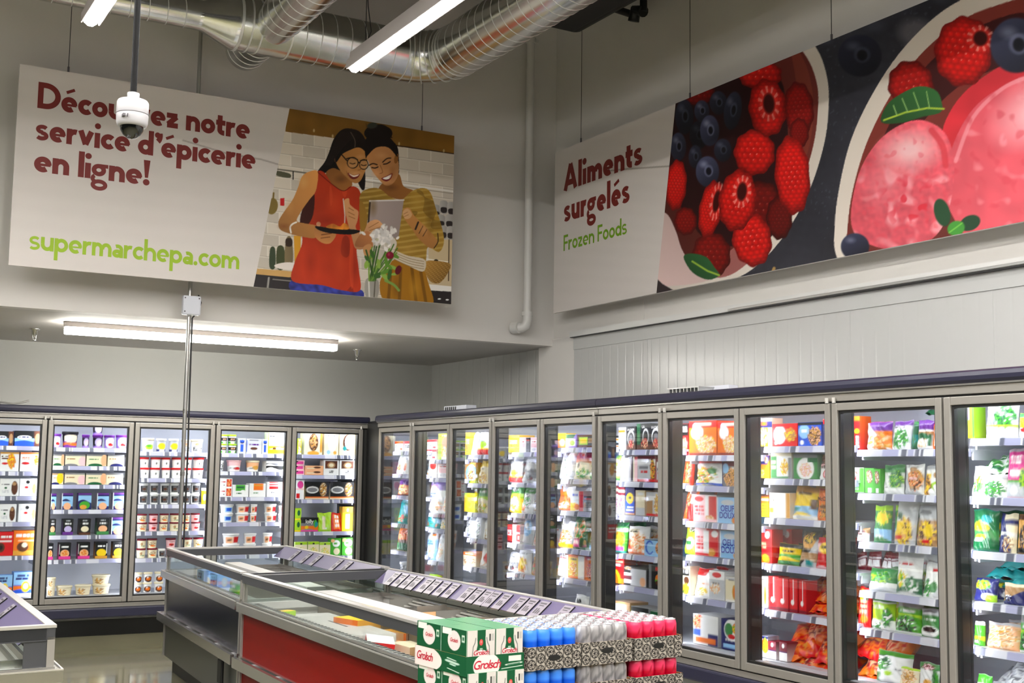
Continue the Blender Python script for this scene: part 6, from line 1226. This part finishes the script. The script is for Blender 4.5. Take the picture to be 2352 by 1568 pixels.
def solve_axis(px_, plane, val, z):
    """position along the shelf front whose pixel column is px_, at height z"""
    n = rt-fw*((px_-1176)/F_PX); q = Vector(EYE)
    if plane == 'A': return q.x-(n.y*(val-q.y)+n.z*(z-q.z))/n.x
    return q.y-(n.x*(val-q.x)+n.z*(z-q.z))/n.y
SHELVES = {}; PLACE = []
for (door, crop, xr, yr, items, deck) in ROWS:
    ox, oy, k = CROP[crop]; pl = door[0]; ax = 1 if pl == 'A' else 0; val = (YF if pl == 'A' else XF)
    z = at(ox+xr/k, oy+yr/k, ax, val+.172).z
    dkz = (.31 if pl == 'A' else .41)+.05
    if deck: z = dkz+.004
    else: SHELVES.setdefault(door, []).append(z)
    PLACE.append((door, crop, z, items, deck))
for z_, d_ in ((1.52, None),): pass
def shelf_list(doors): return [sorted(SHELVES.get(d, [])) for d in doors]
fzA = freezer('upright_freezer', 'five-door glass-front freezer along the back wall under the soffit', (0, YF, 0), 0, EA, .31, shelf_list(['A1', 'A2', 'A3', 'A4', 'A5']))
fzB = freezer('upright_freezer', 'five-door freezer on the right wall, the one reaching into the corner', (XF, 0, 0), -math.pi/2, EB, .41, shelf_list(['B1', 'B2', 'B3', 'B4', 'B5']), ends=(.06, .008), over=(.01, 0), deep=(.38, 0), sides=(1, 0))
fzC = freezer('upright_freezer', 'five-door freezer on the right wall, the one nearest the viewer', (XF, 0, 0), -math.pi/2, EC, .41, shelf_list(['B6', 'B7', 'B8', 'B9', 'B10']), ends=(.008, .06), over=(0, .01), sides=(0, 1))
s = MB(); s.hexa([(5.14, 12.06, 0), (5.06, 11.49, 0), (5.10, 11.49, 0), (5.18, 12.06, 0), (5.14, 12.06, 2.08), (5.06, 11.49, 2.08), (5.10, 11.49, 2.08), (5.18, 12.06, 2.08)], 'gasket'); o = s.build('corner_filler'); tag(o, 'dark filler panel between the two freezer runs in the corner', 'panel')

SEED = [100]
def put(key, X, Y, z, rz, w, h, label, group, tilt=0., roll=0., depth=None, layers=None):
    kind, name, cat, look, spec, kw = ARTS[key]; SEED[0] += 1; sd = hash_key(key)
    w, h = round(w, 3), round(h, 3)
    if kind == 'B':
        d = depth or min(max(.09, w*.7), .30); o = bpy.data.objects.new(name, box_mesh(w, h, d, spec, sd)); C.objects.link(o)
    elif kind == 'T':
        w = round(w, 2); b_, l_ = tub_mesh(w, h, spec, sd); o = bpy.data.objects.new(name, b_); C.objects.link(o)
        l = bpy.data.objects.new('lid', l_); C.objects.link(l); l.parent = o; d = w
    else:
        d = depth or min(max(.05, w*.36), .12); o = bpy.data.objects.new(name, bag_mesh(w, h, d, spec, sd+SEED[0] % 5)); C.objects.link(o)
    off = Vector((0, d/2 if kind == 'T' else 0, 0)); R = Matrix.Rotation(rz, 4, 'Z')
    if kind == 'P' and not tilt: tilt = -(3+SEED[0]*7 % 9)
    o.matrix_world = Matrix.Translation((X, Y, z)) @ R @ Matrix.Translation(off) @ Matrix.Rotation(math.radians(tilt), 4, 'X') @ Matrix.Rotation(math.radians(roll), 4, 'Y')
    tag(o, label, cat, group)
    if 'txt' in kw:
        tx, m, sz, vv = kw['txt']; n_ = max(len(q) for q in tx.split('\n')); size = min(sz*h*1.25, 1.55*w/n_*.9)
        for li, ln in enumerate(tx.split('\n')):
            tm = bpy.data.objects.new('lettering', text_mesh(ln, size, m)); C.objects.link(tm); tm.parent = o
            tm.location = (0, -.002 if kind == 'B' else -d*.02-.004, vv*h-li*size*.82); tm.rotation_euler.x = math.pi/2
    return o
def hash_key(s): return sum((i+3)*ord(c)*17 for i, c in enumerate(s)) % 7919
shelf_no = {}
cnt = {}
for p_ in PLACE: cnt[p_[0]] = cnt.get(p_[0], 0)+1
LV = {2: ['lower', 'upper'], 3: ['bottom', 'middle', 'top']}
for (door, crop, z, items, deck) in PLACE:
    ox, oy, k = CROP[crop]; pl = door[0]; n = int(door[1:]); shelf_no[door] = shelf_no.get(door, 0)+1; i_s = shelf_no[door]
    sname = 'top' if i_s == 1 else ('bottom' if deck else ORD[i_s-1]); where = 'back freezer' if pl == 'A' else 'right-wall freezers'
    val = (YF if pl == 'A' else XF)+.19; rz = 0 if pl == 'A' else -math.pi/2
    parsed = [q.split() for q in items.split(';')]
    for idx, (key, x0, x1, hh) in enumerate(parsed):
        hp, st = (hh.split('*')+['1'])[:2]; st = int(st)
        p0, p1 = [solve_axis(ox+float(q)/k, pl, val, z) for q in (x0, x1)]; c = (p0+p1)/2; w = abs(p1-p0)*.985
        X, Y = (c, val) if pl == 'A' else (val, c)
        depth_ = (Vector((X, Y, z))-EYE).dot(fw); h = float(hp)/k*depth_/F_PX*1.0
        grp = '%s shelf goods, %s door, %s' % (sname, ORD[n-1], where)
        for j in range(st):
            lk = ARTS[key][3]; 
            if st > 1: lk = LV[st][j]+' '+lk
            lab = '%s, %s from left, %s shelf, %s door, %s' % (lk, ORD[idx], sname, ORD[n-1], where)
            dx = ((SEED[0]*37) % 7-3)*.0012
            put(key, X+(dx if pl == 'A' else abs(dx)*2), Y+(abs(dx)*2 if pl == 'A' else dx), z+j*h, rz, w, h, lab, grp)
            if pl == 'B' and n >= 4 and st == 1 and ARTS[key][0] in 'PB' and z < 1.45 and w > .1 and not deck:
                put(key, X+.155+.01*(SEED[0] % 3), Y+.012*(SEED[0] % 3-1), z, rz, w, h*1.0, '%s behind the %s, %s shelf, %s door, %s' % (lk, ORD[idx], sname, ORD[n-1], where), grp)
# ---------------------------------------------------------------- heaps of bags and packs behind the doors
def zof(door, i): return [p_[2] for p_ in PLACE if p_[0] == door][i]
def lying(door, i, key, cells, label, group, w=.24, h=.30, th=.09, crop='i', seed=1):
    """bags lying on a shelf: cells = (pixel x in the crop, depth, height above the shelf, tilt, roll, yaw)"""
    r = random.Random(seed); ox, oy, k = CROP[crop]; z = zof(door, i)
    for j, (x, d, dz, ti, ro, yw) in enumerate(cells):
        kk = key[j % len(key)] if isinstance(key, (list, tuple)) else key
        Y = solve_axis(ox+x/k, 'B', XF+.19, z); kind, name, cat, look, spec, kw = ARTS[kk]
        o = bpy.data.objects.new(name, bag_mesh(w, h, th, spec, hash_key(kk)+j, True)); C.objects.link(o)
        o.matrix_world = Matrix.Translation((XF+.20+d, Y, z+dz)) @ Matrix.Rotation(-math.pi/2+math.radians(yw), 4, 'Z') @ Matrix.Rotation(math.radians(ti), 4, 'X') @ Matrix.Rotation(math.radians(ro), 4, 'Y')
        tag(o, label[j] if isinstance(label, list) else label, cat, group)
g = 'heaped red bags on the fifth shelf'
lying('B8', 4, ['rz', 'rz2'], [(430, .02, .005, -78, 4, 5), (560, .02, .005, -80, -3, -6), (700, .02, .005, -78, 5, 8), (480, .03, .055, -76, 10, -10), (620, .03, .06, -78, -8, 6), (730, .03, .06, -74, 6, -4), (520, .05, .115, -68, 12, 14), (690, .05, .12, -66, -10, -12), (600, .10, .15, -60, 8, 3)],
      'crumpled red bag in the heap on the fifth shelf, eighth door, right-wall freezers', g, .25, .28, .085)
g = 'heaped orange-red bags on the bottom of the freezer'
lying('B8', 5, ['rz2', 'rz'], [(330, .0, .0, -70, 8, 10), (450, .0, .0, -74, -6, -8), (580, .0, .0, -72, 5, 5), (720, .0, .0, -74, -6, 8), (350, .05, .06, -58, 14, -14), (500, .04, .07, -52, -12, 10), (640, .04, .07, -50, 14, -8), (740, .03, .07, -56, -8, 6), (560, .10, .13, -38, 10, 12), (690, .10, .14, -34, -12, -10), (620, .15, .20, -24, 6, 4)],
      'crumpled orange-red bag in the heap at the bottom, eighth door, right-wall freezers', g, .26, .30, .10)
g = 'red bags lying at the bottom of the ninth door'
lying('B9', 5, ['rz', 'rz2'], [(1040, .0, .0, -70, 10, 8), (1100, .02, .06, -60, -14, -8), (1040, .05, .13, -50, 12, 10), (1170, .07, .16, -56, -18, -14)],
      'red bag lying bunched at the bottom left of the ninth door, right-wall freezers', g, .26, .30, .10)
z = zof('B9', 3)
for j in range(6):
    Y = solve_axis(CROP['i'][0]+(1030+54*j)/3.5, 'B', XF+.38, z); o = bpy.data.objects.new('frozen_food_packet', bag_mesh(.075, .13, .03, ARTS['rp'][4], 40+j)); C.objects.link(o)
    o.matrix_world = Matrix.Translation((XF+.40, Y, z+.075)) @ Matrix.Rotation(-math.pi/2, 4, 'Z') @ Matrix.Rotation(math.radians(-14+5*(j % 3)), 4, 'X') @ Matrix.Rotation(math.radians((-18, 8, -4, 12, 3, -8)[j]), 4, 'Y')
    tag(o, 'small red and white packet in the row behind the bags, fourth shelf, ninth door', 'packet', 'small red packets in the ninth door')
    s = MB(); s.box((-.04, -.002, -.075), (.04, .06, .0), 'case_white'); pk_ = s.build('stand', o)
lying('B9', 0, 'dv2', [(1560, .10, .215, -70, 20, 20), (1630, .12, .225, -66, -14, -20)], ['dark green bag lying on top of the purple-topped bags, ninth door', 'dark green bag lying on the narrow orange bag, ninth door'], 'dark green bags on the top shelf', .2, .2, .06, 'h')
lying('B10', 1, 'gnl', [(2090, .0, .10, -76, 8, 10), (2060, .02, .16, -70, -10, -12)], ['clear bag of green beans, middle of its pile, tenth door', 'clear bag of green beans, top of its pile, tenth door'], 'bags of green beans lying in the tenth door', .25, .25, .1, 'h')
lying('B10', 3, 'tel', [(2120, .08, .17, -80, 3, 6), (2250, .06, .13, -78, -4, -8), (2220, .1, .22, -76, 6, 10)], ['teal bag lying on the navy and green bag, tenth door', 'teal bag lying beside the tan bag, tenth door', 'topmost teal bag of the pile, fourth shelf, tenth door'], 'teal bags lying in the tenth door', .26, .22, .11)
lying('B10', 5, 'slb', [(2130, .04, .05, -60, 10, 12), (2210, .06, .09, -50, -14, -10)], ['silver bag leaning in the middle of the bottom heap, tenth door', 'topmost silver bag of the bottom heap, tenth door'], 'silver bags at the bottom of the tenth door', .24, .26, .07)

# ---------------------------------------------------------------- beer stack before the red chest freezer
O2, AN, BK = Vector((2.309*.977, 4.35*.977, 0)), math.radians(4.6), .977
beer = []
def local(s_, d, z): s_ *= BK; return (O2.x+s_*math.cos(AN)-d*math.sin(AN), O2.y+s_*math.sin(AN)+d*math.cos(AN), z)
def paint_tiles(w, h):
    nu, nv = int(w*520), int(h*520); U, V = np.meshgrid(np.arange(nu+1)/520., np.arange(nv+1)/520.); im = np.ones(U.shape+(3,))*np.array((166, 158, 148))
    c = .045; a, b_ = (U/c) % 1-.5, ((V+.0*U)/c+.5*(np.floor(U/c) % 2)) % 1-.5; d = np.hypot(a, b_); an = np.arctan2(b_, a)
    im[np.abs(d-.40) < .055] = (40, 38, 36); im[np.abs(d-(.24+.07*np.cos(5*an))) < .05] = (52, 48, 46); im[d < .12] = (22, 20, 20)
    im[(np.abs(np.abs(a)-.5) < .05)] = (60, 56, 52); im[(np.abs(a+b_) % .5 < .05) & (d > .42)] = (70, 66, 60)
    return lin(im)
def face_grid(mb, P00, eu, ev, cols, m='print'):
    nv, nu = cols.shape[0]-1, cols.shape[1]-1; P00, eu, ev = Vector(P00), Vector(eu), Vector(ev); v, c = [], []
    for j in range(nv+1):
        for i in range(nu+1): v.append(P00+eu*(i/nu)+ev*(j/nv)); c.append(cols[j, i])
    mb.add(v, [(j*(nu+1)+i, j*(nu+1)+i+1, (j+1)*(nu+1)+i+1, (j+1)*(nu+1)+i) for j in range(nv) for i in range(nu)], m, False, c)
def open_tray(w, d, h, frontc, sidec, inner):
    mb = MB(); t = .004
    face_grid(mb, (0, 0, 0), (w, 0, 0), (0, 0, h), frontc); face_grid(mb, (0, d, 0), (0, -d, 0), (0, 0, h), sidec); face_grid(mb, (w, 0, 0), (0, d, 0), (0, 0, h), sidec)
    mb.box((t, t*.3, 0), (w-t, d, .004), inner); mb.box((.0005, .0005, 0), (w-.0005, t, h-.0005), inner); mb.box((.0005, t, 0), (t, d-t, h-.0005), inner); mb.box((w-t, t, 0), (w-.0005, d-t, h-.0005), inner); mb.box((0, d-t, 0), (w, d, h), inner)
    return mb
CAN_R, CAN_H = .0320, .155
def can_cols(kind):
    r = np.random.RandomState(len(kind)*7); n, nv = 24, 10; U, V = np.meshgrid(np.arange(2*n+1)/(2*n), np.arange(nv+1)/nv)
    base = dict(blue=(8, 84, 204), silver=(150, 147, 148), red=(186, 4, 40))[kind]; im = np.ones(U.shape+(3,))*np.array(base, float)
    q = np.sin(U*19+V*7+2*np.sin(V*9+U*5))
    if kind == 'blue': im[(V < .5) & (q > .75)] = (236, 240, 250); im[V > .86] = (60, 130, 226)
    if kind == 'silver': im[q > .8] = (110, 108, 110); im[q < -.8] = (206, 204, 204)
    if kind == 'red': im[V > .88] = (214, 50, 90); im[(q > .9)] = (160, 4, 36)
    return lin(im)
CANS = {}
def can_proto(kind):
    A_ = can_cols(kind); n = 24; R, H = CAN_R, CAN_H; mb = MB(); prof = [(.024, 0), (R*.9, .003), (R, .012)]+[(R, .012+(H-.034)*j/8) for j in range(1, 9)]+[(R*.93, H-.012), (R*.83, H-.004)]
    mb.lathe(prof, 'can_paint', n, lambda u, i: A_[min(i, 10), int(np.clip(u, 0, 1)*2*n)])
    tb = MB(); tb.lathe([(R*.84, H-.0045), (R*.85, H), (R*.80, H), (R*.77, H-.006), (0.001, H-.006)], 'can_top', n); tb.box((-.007, -.012, H-.006), (.007, .008, H-.0035), 'can_top')
    CANS[kind] = (mb.mesh('can'), tb.mesh('can_top'))
for k_ in ('blue', 'silver', 'red'): can_proto(k_)
def put_can(kind, s_, d, z, label, group):
    o = bpy.data.objects.new('beer_can', CANS[kind][0]); C.objects.link(o); o.location = local(s_, d, z); o.rotation_euler.z = AN+(int(s_*971+d*577) % 9-4)*.05
    l = bpy.data.objects.new('can_top', CANS[kind][1]); C.objects.link(l); l.parent = o; tag(o, label, 'can', group)
TW, TD, TH = .270, .392, .092
tilc, tils = paint_tiles(TW, TH), paint_tiles(TD, TH)
TIERS = [(1.6-.815*BK, 'top'), (1.6-.98*BK, 'lower')]
for ti, (z, tn) in enumerate(TIERS):
    for q, (kind, s0) in enumerate((('blue', .289), ('silver', .570), ('red', .858))):
        mb = open_tray(TW, TD, TH, tilc, tils, 'carton_brown'); o = mb.build('can_tray', None, local(s0, -.004-.006*ti, z), AN)
        tag(o, '%s cardboard tray with black flower pattern holding the %s cans' % (tn, kind), 'tray', 'patterned beer trays')
        h = MB(); hx_ = .10 if q else .07
        v = [(TW*.5+.032*math.cos(w), -.0008, TH*.52+.012*math.sin(w)+(.006 if q else -.004)) for w in np.linspace(0, 2*math.pi, 21)[:-1]]; h.add(v, [tuple(range(20))], 'black'); h.build('hand_hole', o)
        for r_ in range(6 if ti == 0 else 2):
            for c_ in range(4):
                lab = '%s beer can, %s from left in the front row of the %s tray' % (kind, ORD[c_], tn) if r_ == 0 else '%s beer can behind the front row in the %s tray' % (kind, tn)
                put_can(kind, s0+.0065+.0662*(c_+.5), .006+.0634*(r_+.5), z+.005, lab, '%s cans in the %s tray' % (kind, tn))
    # green cartons and their trays
def crop_cols(nu, nv, fn):
    nu, nv = int(nu*1.5), int(nv*1.5); f = lambda n: ((np.arange(n+1)[:, None]+(np.arange(3)[None]-1)/3)/n).ravel()
    U, V = np.meshgrid(f(nu), f(nv)); P = Paint(U*100, V*100, (206, 200, 194)); fn(P); return lin(P.im.reshape(nv+1, 3, nu+1, 3, 3).mean((1, 3)))
GRN = (8, 78, 44)
def carton_front(P):
    P.put(P.X < 1.5, GRN); P.poly([(37, 108), (67, 108), (66, 78), (68, 66), (74, 46), (58, 52), (44, 52), (31, 44), (38, 66), (37, 80)], GRN, False); P.ell(51, 46, 22, 9, (230, 224, 220))
    P.ell(51, 72, 6.5, 7, (226, 70, 70)); P.ell(51, 73, 3, 3, (246, 130, 120)); P.poly([(46, 56), (56, 56), (56, 58.5), (46, 58.5)], (190, 210, 190), False)
    P.line([(31, 82), (29, 72), (22, 62), (16, 0)], 2.4, (90, 92, 88)); P.line([(71, 82), (73, 72), (80, 62), (86, 0)], 2.4, (90, 92, 88))
    P.put((P.X > 80) & (P.X < 85) & (P.Y > 74) & (P.Y < 90), (40, 40, 38)); P.put((P.X > 87) & (P.X < 97) & (P.Y > 74) & (P.Y < 90) & ((P.X*1.3) % 2 < 1), (150, 150, 146))
def carton_side(P):
    P.im[:] = GRN; P.ell(50, 72, 25, 23, (226, 210, 206)); P.put((P.X > 4) & (P.X < 40) & (P.Y > 84) & (P.Y < 99), (226, 226, 216)); P.put((P.X > 80) & (P.X < 91) & (P.Y > 72) & (P.Y < 88), (190, 206, 190)); P.put((P.X > 82) & (P.X < 89) & (np.abs(P.Y-80) < 4), (50, 110, 76)); P.put(P.X > 98.5, (200, 214, 200))
def tray_front(P):
    P.im[:] = GRN; P.ell(35, 48, 23, 62, (228, 218, 212)); P.put((P.X > 73) & (P.X < 95) & (P.Y > 60) & (P.Y < 88), (224, 220, 210)); P.line([(70, 44), (94, 50)], 7, (214, 220, 208)); P.line([(72, 43.5), (92, 48.5)], 3, GRN); P.line([(62, 26), (96, 33)], 4, (206, 216, 202))
def tray_side(P):
    P.im[:] = GRN; P.ell(12, 45, 42, 70, (228, 214, 208)); P.line([(66, 74), (80, 68)], 5, (190, 208, 194)); P.line([(66, 60), (82, 54)], 12, (180, 202, 188)); P.line([(72, 46), (78, 43)], 7, (180, 202, 188)); P.line([(66, 22), (86, 12)], 4, (206, 216, 202))
cfront, cside = crop_cols(56, 64, carton_front), crop_cols(48, 48, carton_side)
tfront, tside = crop_cols(90, 40, tray_front), crop_cols(90, 40, tray_side)
mat('grolsch_red', (184, 22, 50), .5)
def script(txt, size, shear=.28):
    cu = bpy.data.curves.new('txt', 'FONT'); cu.body = txt; cu.size = size; cu.align_x = 'CENTER'; cu.shear = shear; cu.offset = size*.012; cu.space_character = .86
    o = bpy.data.objects.new('txt', cu); C.objects.link(o); dg = bpy.context.evaluated_depsgraph_get(); me = bpy.data.meshes.new_from_object(o.evaluated_get(dg)); bpy.data.objects.remove(o); me.materials.clear(); me.materials.append(MATS['grolsch_red']); return me
sm_txt, big_txt = script('Grolsch', .021), script('Grolsch', .046)
CW, CD, CH = .129, .19, .168
cm = MB(); face_grid(cm, (0, 0, 0), (CW, 0, 0), (0, 0, CH), cfront); face_grid(cm, (0, CD, 0), (0, -CD, 0), (0, 0, CH), cside)
gcol = lin(np.array(GRN)); cm.add([(0, 0, 0), (CW, 0, 0), (CW, CD, 0), (0, CD, 0), (0, 0, CH), (CW, 0, CH), (CW, CD, CH), (0, CD, CH)], [(3, 2, 1, 0), (4, 5, 6, 7), (1, 2, 6, 5), (2, 3, 7, 6)], 'film', False, [gcol]*4+[lin(np.array((78, 136, 98)))]*4)
cmesh = cm.mesh('beer_carton')
for ti, (z, tn) in enumerate(TIERS):
    dy = -.012*ti; w_, d_ = .272, .392
    mb = open_tray(w_, d_, .076, tfront, tside, 'carton_brown'); o = mb.build('beer_tray', None, local(-.002, dy, z), AN); tag(o, '%s green cardboard tray with Grolsch lettering' % tn, 'tray', 'green beer trays')
    l = bpy.data.objects.new('lettering', big_txt); C.objects.link(l); l.parent = o; l.location = (.35*w_, -.0012, .026); l.rotation_euler = (math.pi/2, 0, 0)
    l = bpy.data.objects.new('lettering', big_txt); C.objects.link(l); l.parent = o; l.location = (-.0012, .80*d_, .026); l.rotation_euler = (math.pi/2, 0, -math.pi/2)
    for r_ in range(2):
        for c_ in range(2):
            o = bpy.data.objects.new('beer_carton', cmesh); C.objects.link(o); o.location = local(.004+.1365*c_, dy+.005+.1915*r_, z+.0055); o.rotation_euler.z = AN
            tag(o, 'green and white beer carton, %s %s of the %s tray' % (('front', 'back')[r_], ('left', 'right')[c_], tn), 'carton', 'beer cartons in the %s green tray' % tn)
            l = bpy.data.objects.new('lettering', sm_txt); C.objects.link(l); l.parent = o; l.location = (-.0012, CD*.5, CH*.69); l.rotation_euler = (math.pi/2, 0, -math.pi/2)
            l = bpy.data.objects.new('lettering', script_b if False else sm_txt); C.objects.link(l); l.parent = o; l.location = (CW*.5, -.0012, CH*.44); l.rotation_euler = (math.pi/2, 0, 0); l.scale = (1.25, 1.25, 1.25)
# what the visible tiers stand on: the same trays down to the floor, closed
s = MB(); s.box((0, 0, 0), (.27, .32, .63), 'carton_brown'); o = s.build('beer_stack_base', None, local(0, .0, 0), AN); tag(o, 'cardboard base of the stack under the green beer trays', 'base')
s = MB(); s.box((0, 0, 0), (.82, .32, .63), 'carton_brown'); o = s.build('beer_stack_base', None, local(.287, .0, 0), AN); tag(o, 'cardboard base of the stack under the patterned can trays', 'base')

# ---------------------------------------------------------------- goods lying in the chest freezers
def flat_box(px_, py_, z, w, d, h, rz, cols, name, label, cat, grp=None, tilt=(0, 0), loc=None):
    p = Vector(loc) if loc else at(px_, py_, 2, z+h); s = MB(); A_, B_, D_ = [lin(np.array(PAL[c])) for c in cols]
    q = [(-w/2, -d/2, 0), (w/2, -d/2, 0), (w/2, d/2, 0), (-w/2, d/2, 0), (-w/2, -d/2, h), (w/2, -d/2, h), (w/2, d/2, h), (-w/2, d/2, h)]
    for f, c in (((0, 1, 5, 4), B_), ((1, 2, 6, 5), D_), ((2, 3, 7, 6), B_), ((3, 0, 4, 7), D_), ((4, 5, 6, 7), A_), ((3, 2, 1, 0), A_)): s.add([q[i] for i in f], [(0, 1, 2, 3)], 'print', False, [c]*4)
    o = s.build(name, None, (p.x, p.y, z), rz); o.rotation_euler.x, o.rotation_euler.y = tilt; return tag(o, label, cat, grp)
Z0 = .462
t_ = .03
Z1 = .641
p = at(672, 1392, 2, .70); s = MB(); s.box((-.17, -.5, 0), (.17, .5, .10), 'tub_white', .01); s.box((.02, -.16, .10), (.03, .12, .1015), 'ink'); o = s.build('storage_box', None, (2.58, 6.45, Z1), math.radians(-1)); tag(o, 'flat grey box lying at the far end of the red chest freezer', 'box')
flat_box(655, 1402, Z1+.104, .10, .07, .03, .4, 'ylg', 'sauce_packet', 'small yellow packet on the flat grey box in the red chest freezer', 'packet')
flat_box(745, 1437, Z1, .20, .34, .06, .1, 'kny', 'frozen_food_bag', 'navy packet lying beside the flat grey box in the red chest freezer', 'packet')
flat_box(822, 1418, Z1, .17, .22, .13, .25, 'yao', 'frozen_food_box', 'yellow box standing in the red chest freezer', 'box')
flat_box(832, 1452, Z1, .16, .26, .08, -.15, 'wwx', 'frozen_food_box', 'white box with rounded corner lying in the red chest freezer', 'box')
flat_box(868, 1466, Z1, .14, .17, .10, -.35, 'wrr', 'frozen_food_box', 'white box with red sides lying in the red chest freezer', 'box', None, (.1, .12))
flat_box(888, 1438, Z1, .22, .24, .07, .2, 'ehk', 'frozen_food_box', 'dark brown box behind the red and white box in the red chest freezer', 'box')
flat_box(930, 1448, Z1, .15, .2, .09, .15, 'aoz', 'frozen_food_box', 'orange-brown box near the front end of the red chest freezer', 'box')
flat_box(905, 1470, Z1, .2, .15, .05, -.2, 'fzc', 'frozen_food_box', 'peach box lying near the front of the red chest freezer', 'box')
flat_box(950, 1478, Z1, .16, .22, .06, .05, 'czc', 'frozen_food_box', 'cream box at the front corner of the red chest freezer', 'box')
for k_, (y_, lb_) in enumerate(((.91, 'amber carton standing between the nearer wire racks in the red chest freezer'), (1.49, 'amber carton standing between the farther wire racks in the red chest freezer'))):
    q_ = isl_n[1](isl_n[2]-.21, y_, 0); flat_box(0, 0, .4605, .15, .17, .33, .02, ('aza', 'zaz')[k_], 'frozen_food_box', lb_, 'box', loc=(q_[0]+isl_n[0].location.x, q_[1]+isl_n[0].location.y, 0))
p = at(938, 1488, 2, .66); t = empty('wire_stand', (p.x, p.y, Z1)); tag(t, 'black wire stand near the front corner of the red chest freezer', 'stand')
for nm, pts in (('upright', [(0, 0, 0), (0, 0, .15)]), ('upright', [(.07, 0, 0), (.07, 0, .15)]), ('upright', [(.13, .02, 0), (.13, .02, .15)]), ('crossbar', [(0, 0, .148), (.07, 0, .148), (.13, .02, .148)]), ('crossbar', [(0, 0, .02), (.07, 0, .02)])):
    s = MB(); s.tube(pts, .004, 'wire_black', 6); s.build(nm, t)
# far chest freezer
for k, (x, y, w, h, key, lab) in enumerate(((452, 1330, .17, .19, 'bx8', 'blue and tan carton standing left in the dark chest freezer'), (482, 1338, .17, .19, 'bx8', 'second blue and tan carton in the dark chest freezer'), (522, 1352, .22, .2, 'gvb', 'green bag standing in the dark chest freezer'))):
    p = at(x, y, 0, 2.56); kind, name, cat, look, spec, kw = ARTS[key]
    me = box_mesh(w, h, .16, spec, hash_key(key)) if kind == 'B' else bag_mesh(w, h, .08, spec, 3)
    o = bpy.data.objects.new(name, me); C.objects.link(o); o.location = (2.58, p.y-.02, .641); o.rotation_euler.z = -math.pi/2+math.pi*.0-.0; o.rotation_euler.z = -math.pi/2; tag(o, lab, cat)
# oddments on top of the upright freezers
t = empty('wire_rack', (XF+.2, 6.7, 2.127)); tag(t, 'folded white wire rack lying on top of the right-wall freezers', 'rack')
s = MB()
for k in range(9): s.box((-.03, -.16+.04*k, 0), (.12, -.154+.04*k, .05), 'trim_metal')
s.build('wires', t); s = MB(); s.box((-.035, -.17, .045), (.12, .18, .052), 'trim_metal'); s.box((.1, -.32, .01), (.18, .1, .06), 'case_white'); s.build('frame', t)
t = empty('cable_tray', (XF+.22, 10.15, 2.127)); tag(t, 'short white cable tray on the freezer top near the column', 'cable tray')
s = MB(); s.box((-.03, -.2, 0), (.08, .25, .06), 'case_white', .006); s.build('tray', t); s = MB()
for k in range(6): s.box((-.034, .0+.04*k, .02), (-.03, .02+.04*k, .05), 'mullion')
s.build('slots', t)
t = empty('pale_box', (1.42, YF+.3, 2.127)); tag(t, 'pale carton on top of the back-wall freezer, beside a loose cable', 'box')
s = MB(); s.box((-.3, -.1, 0), (.12, .1, .075), 'panel_white', .006); s.build('body', t); s = MB(); s.tube([(.1, -.12, .03), (.22, -.14, .015), (.3, -.13, .03), (.36, -.12, .05)], .008, 'alu_dull', 8); s.build('loose_cable', t)
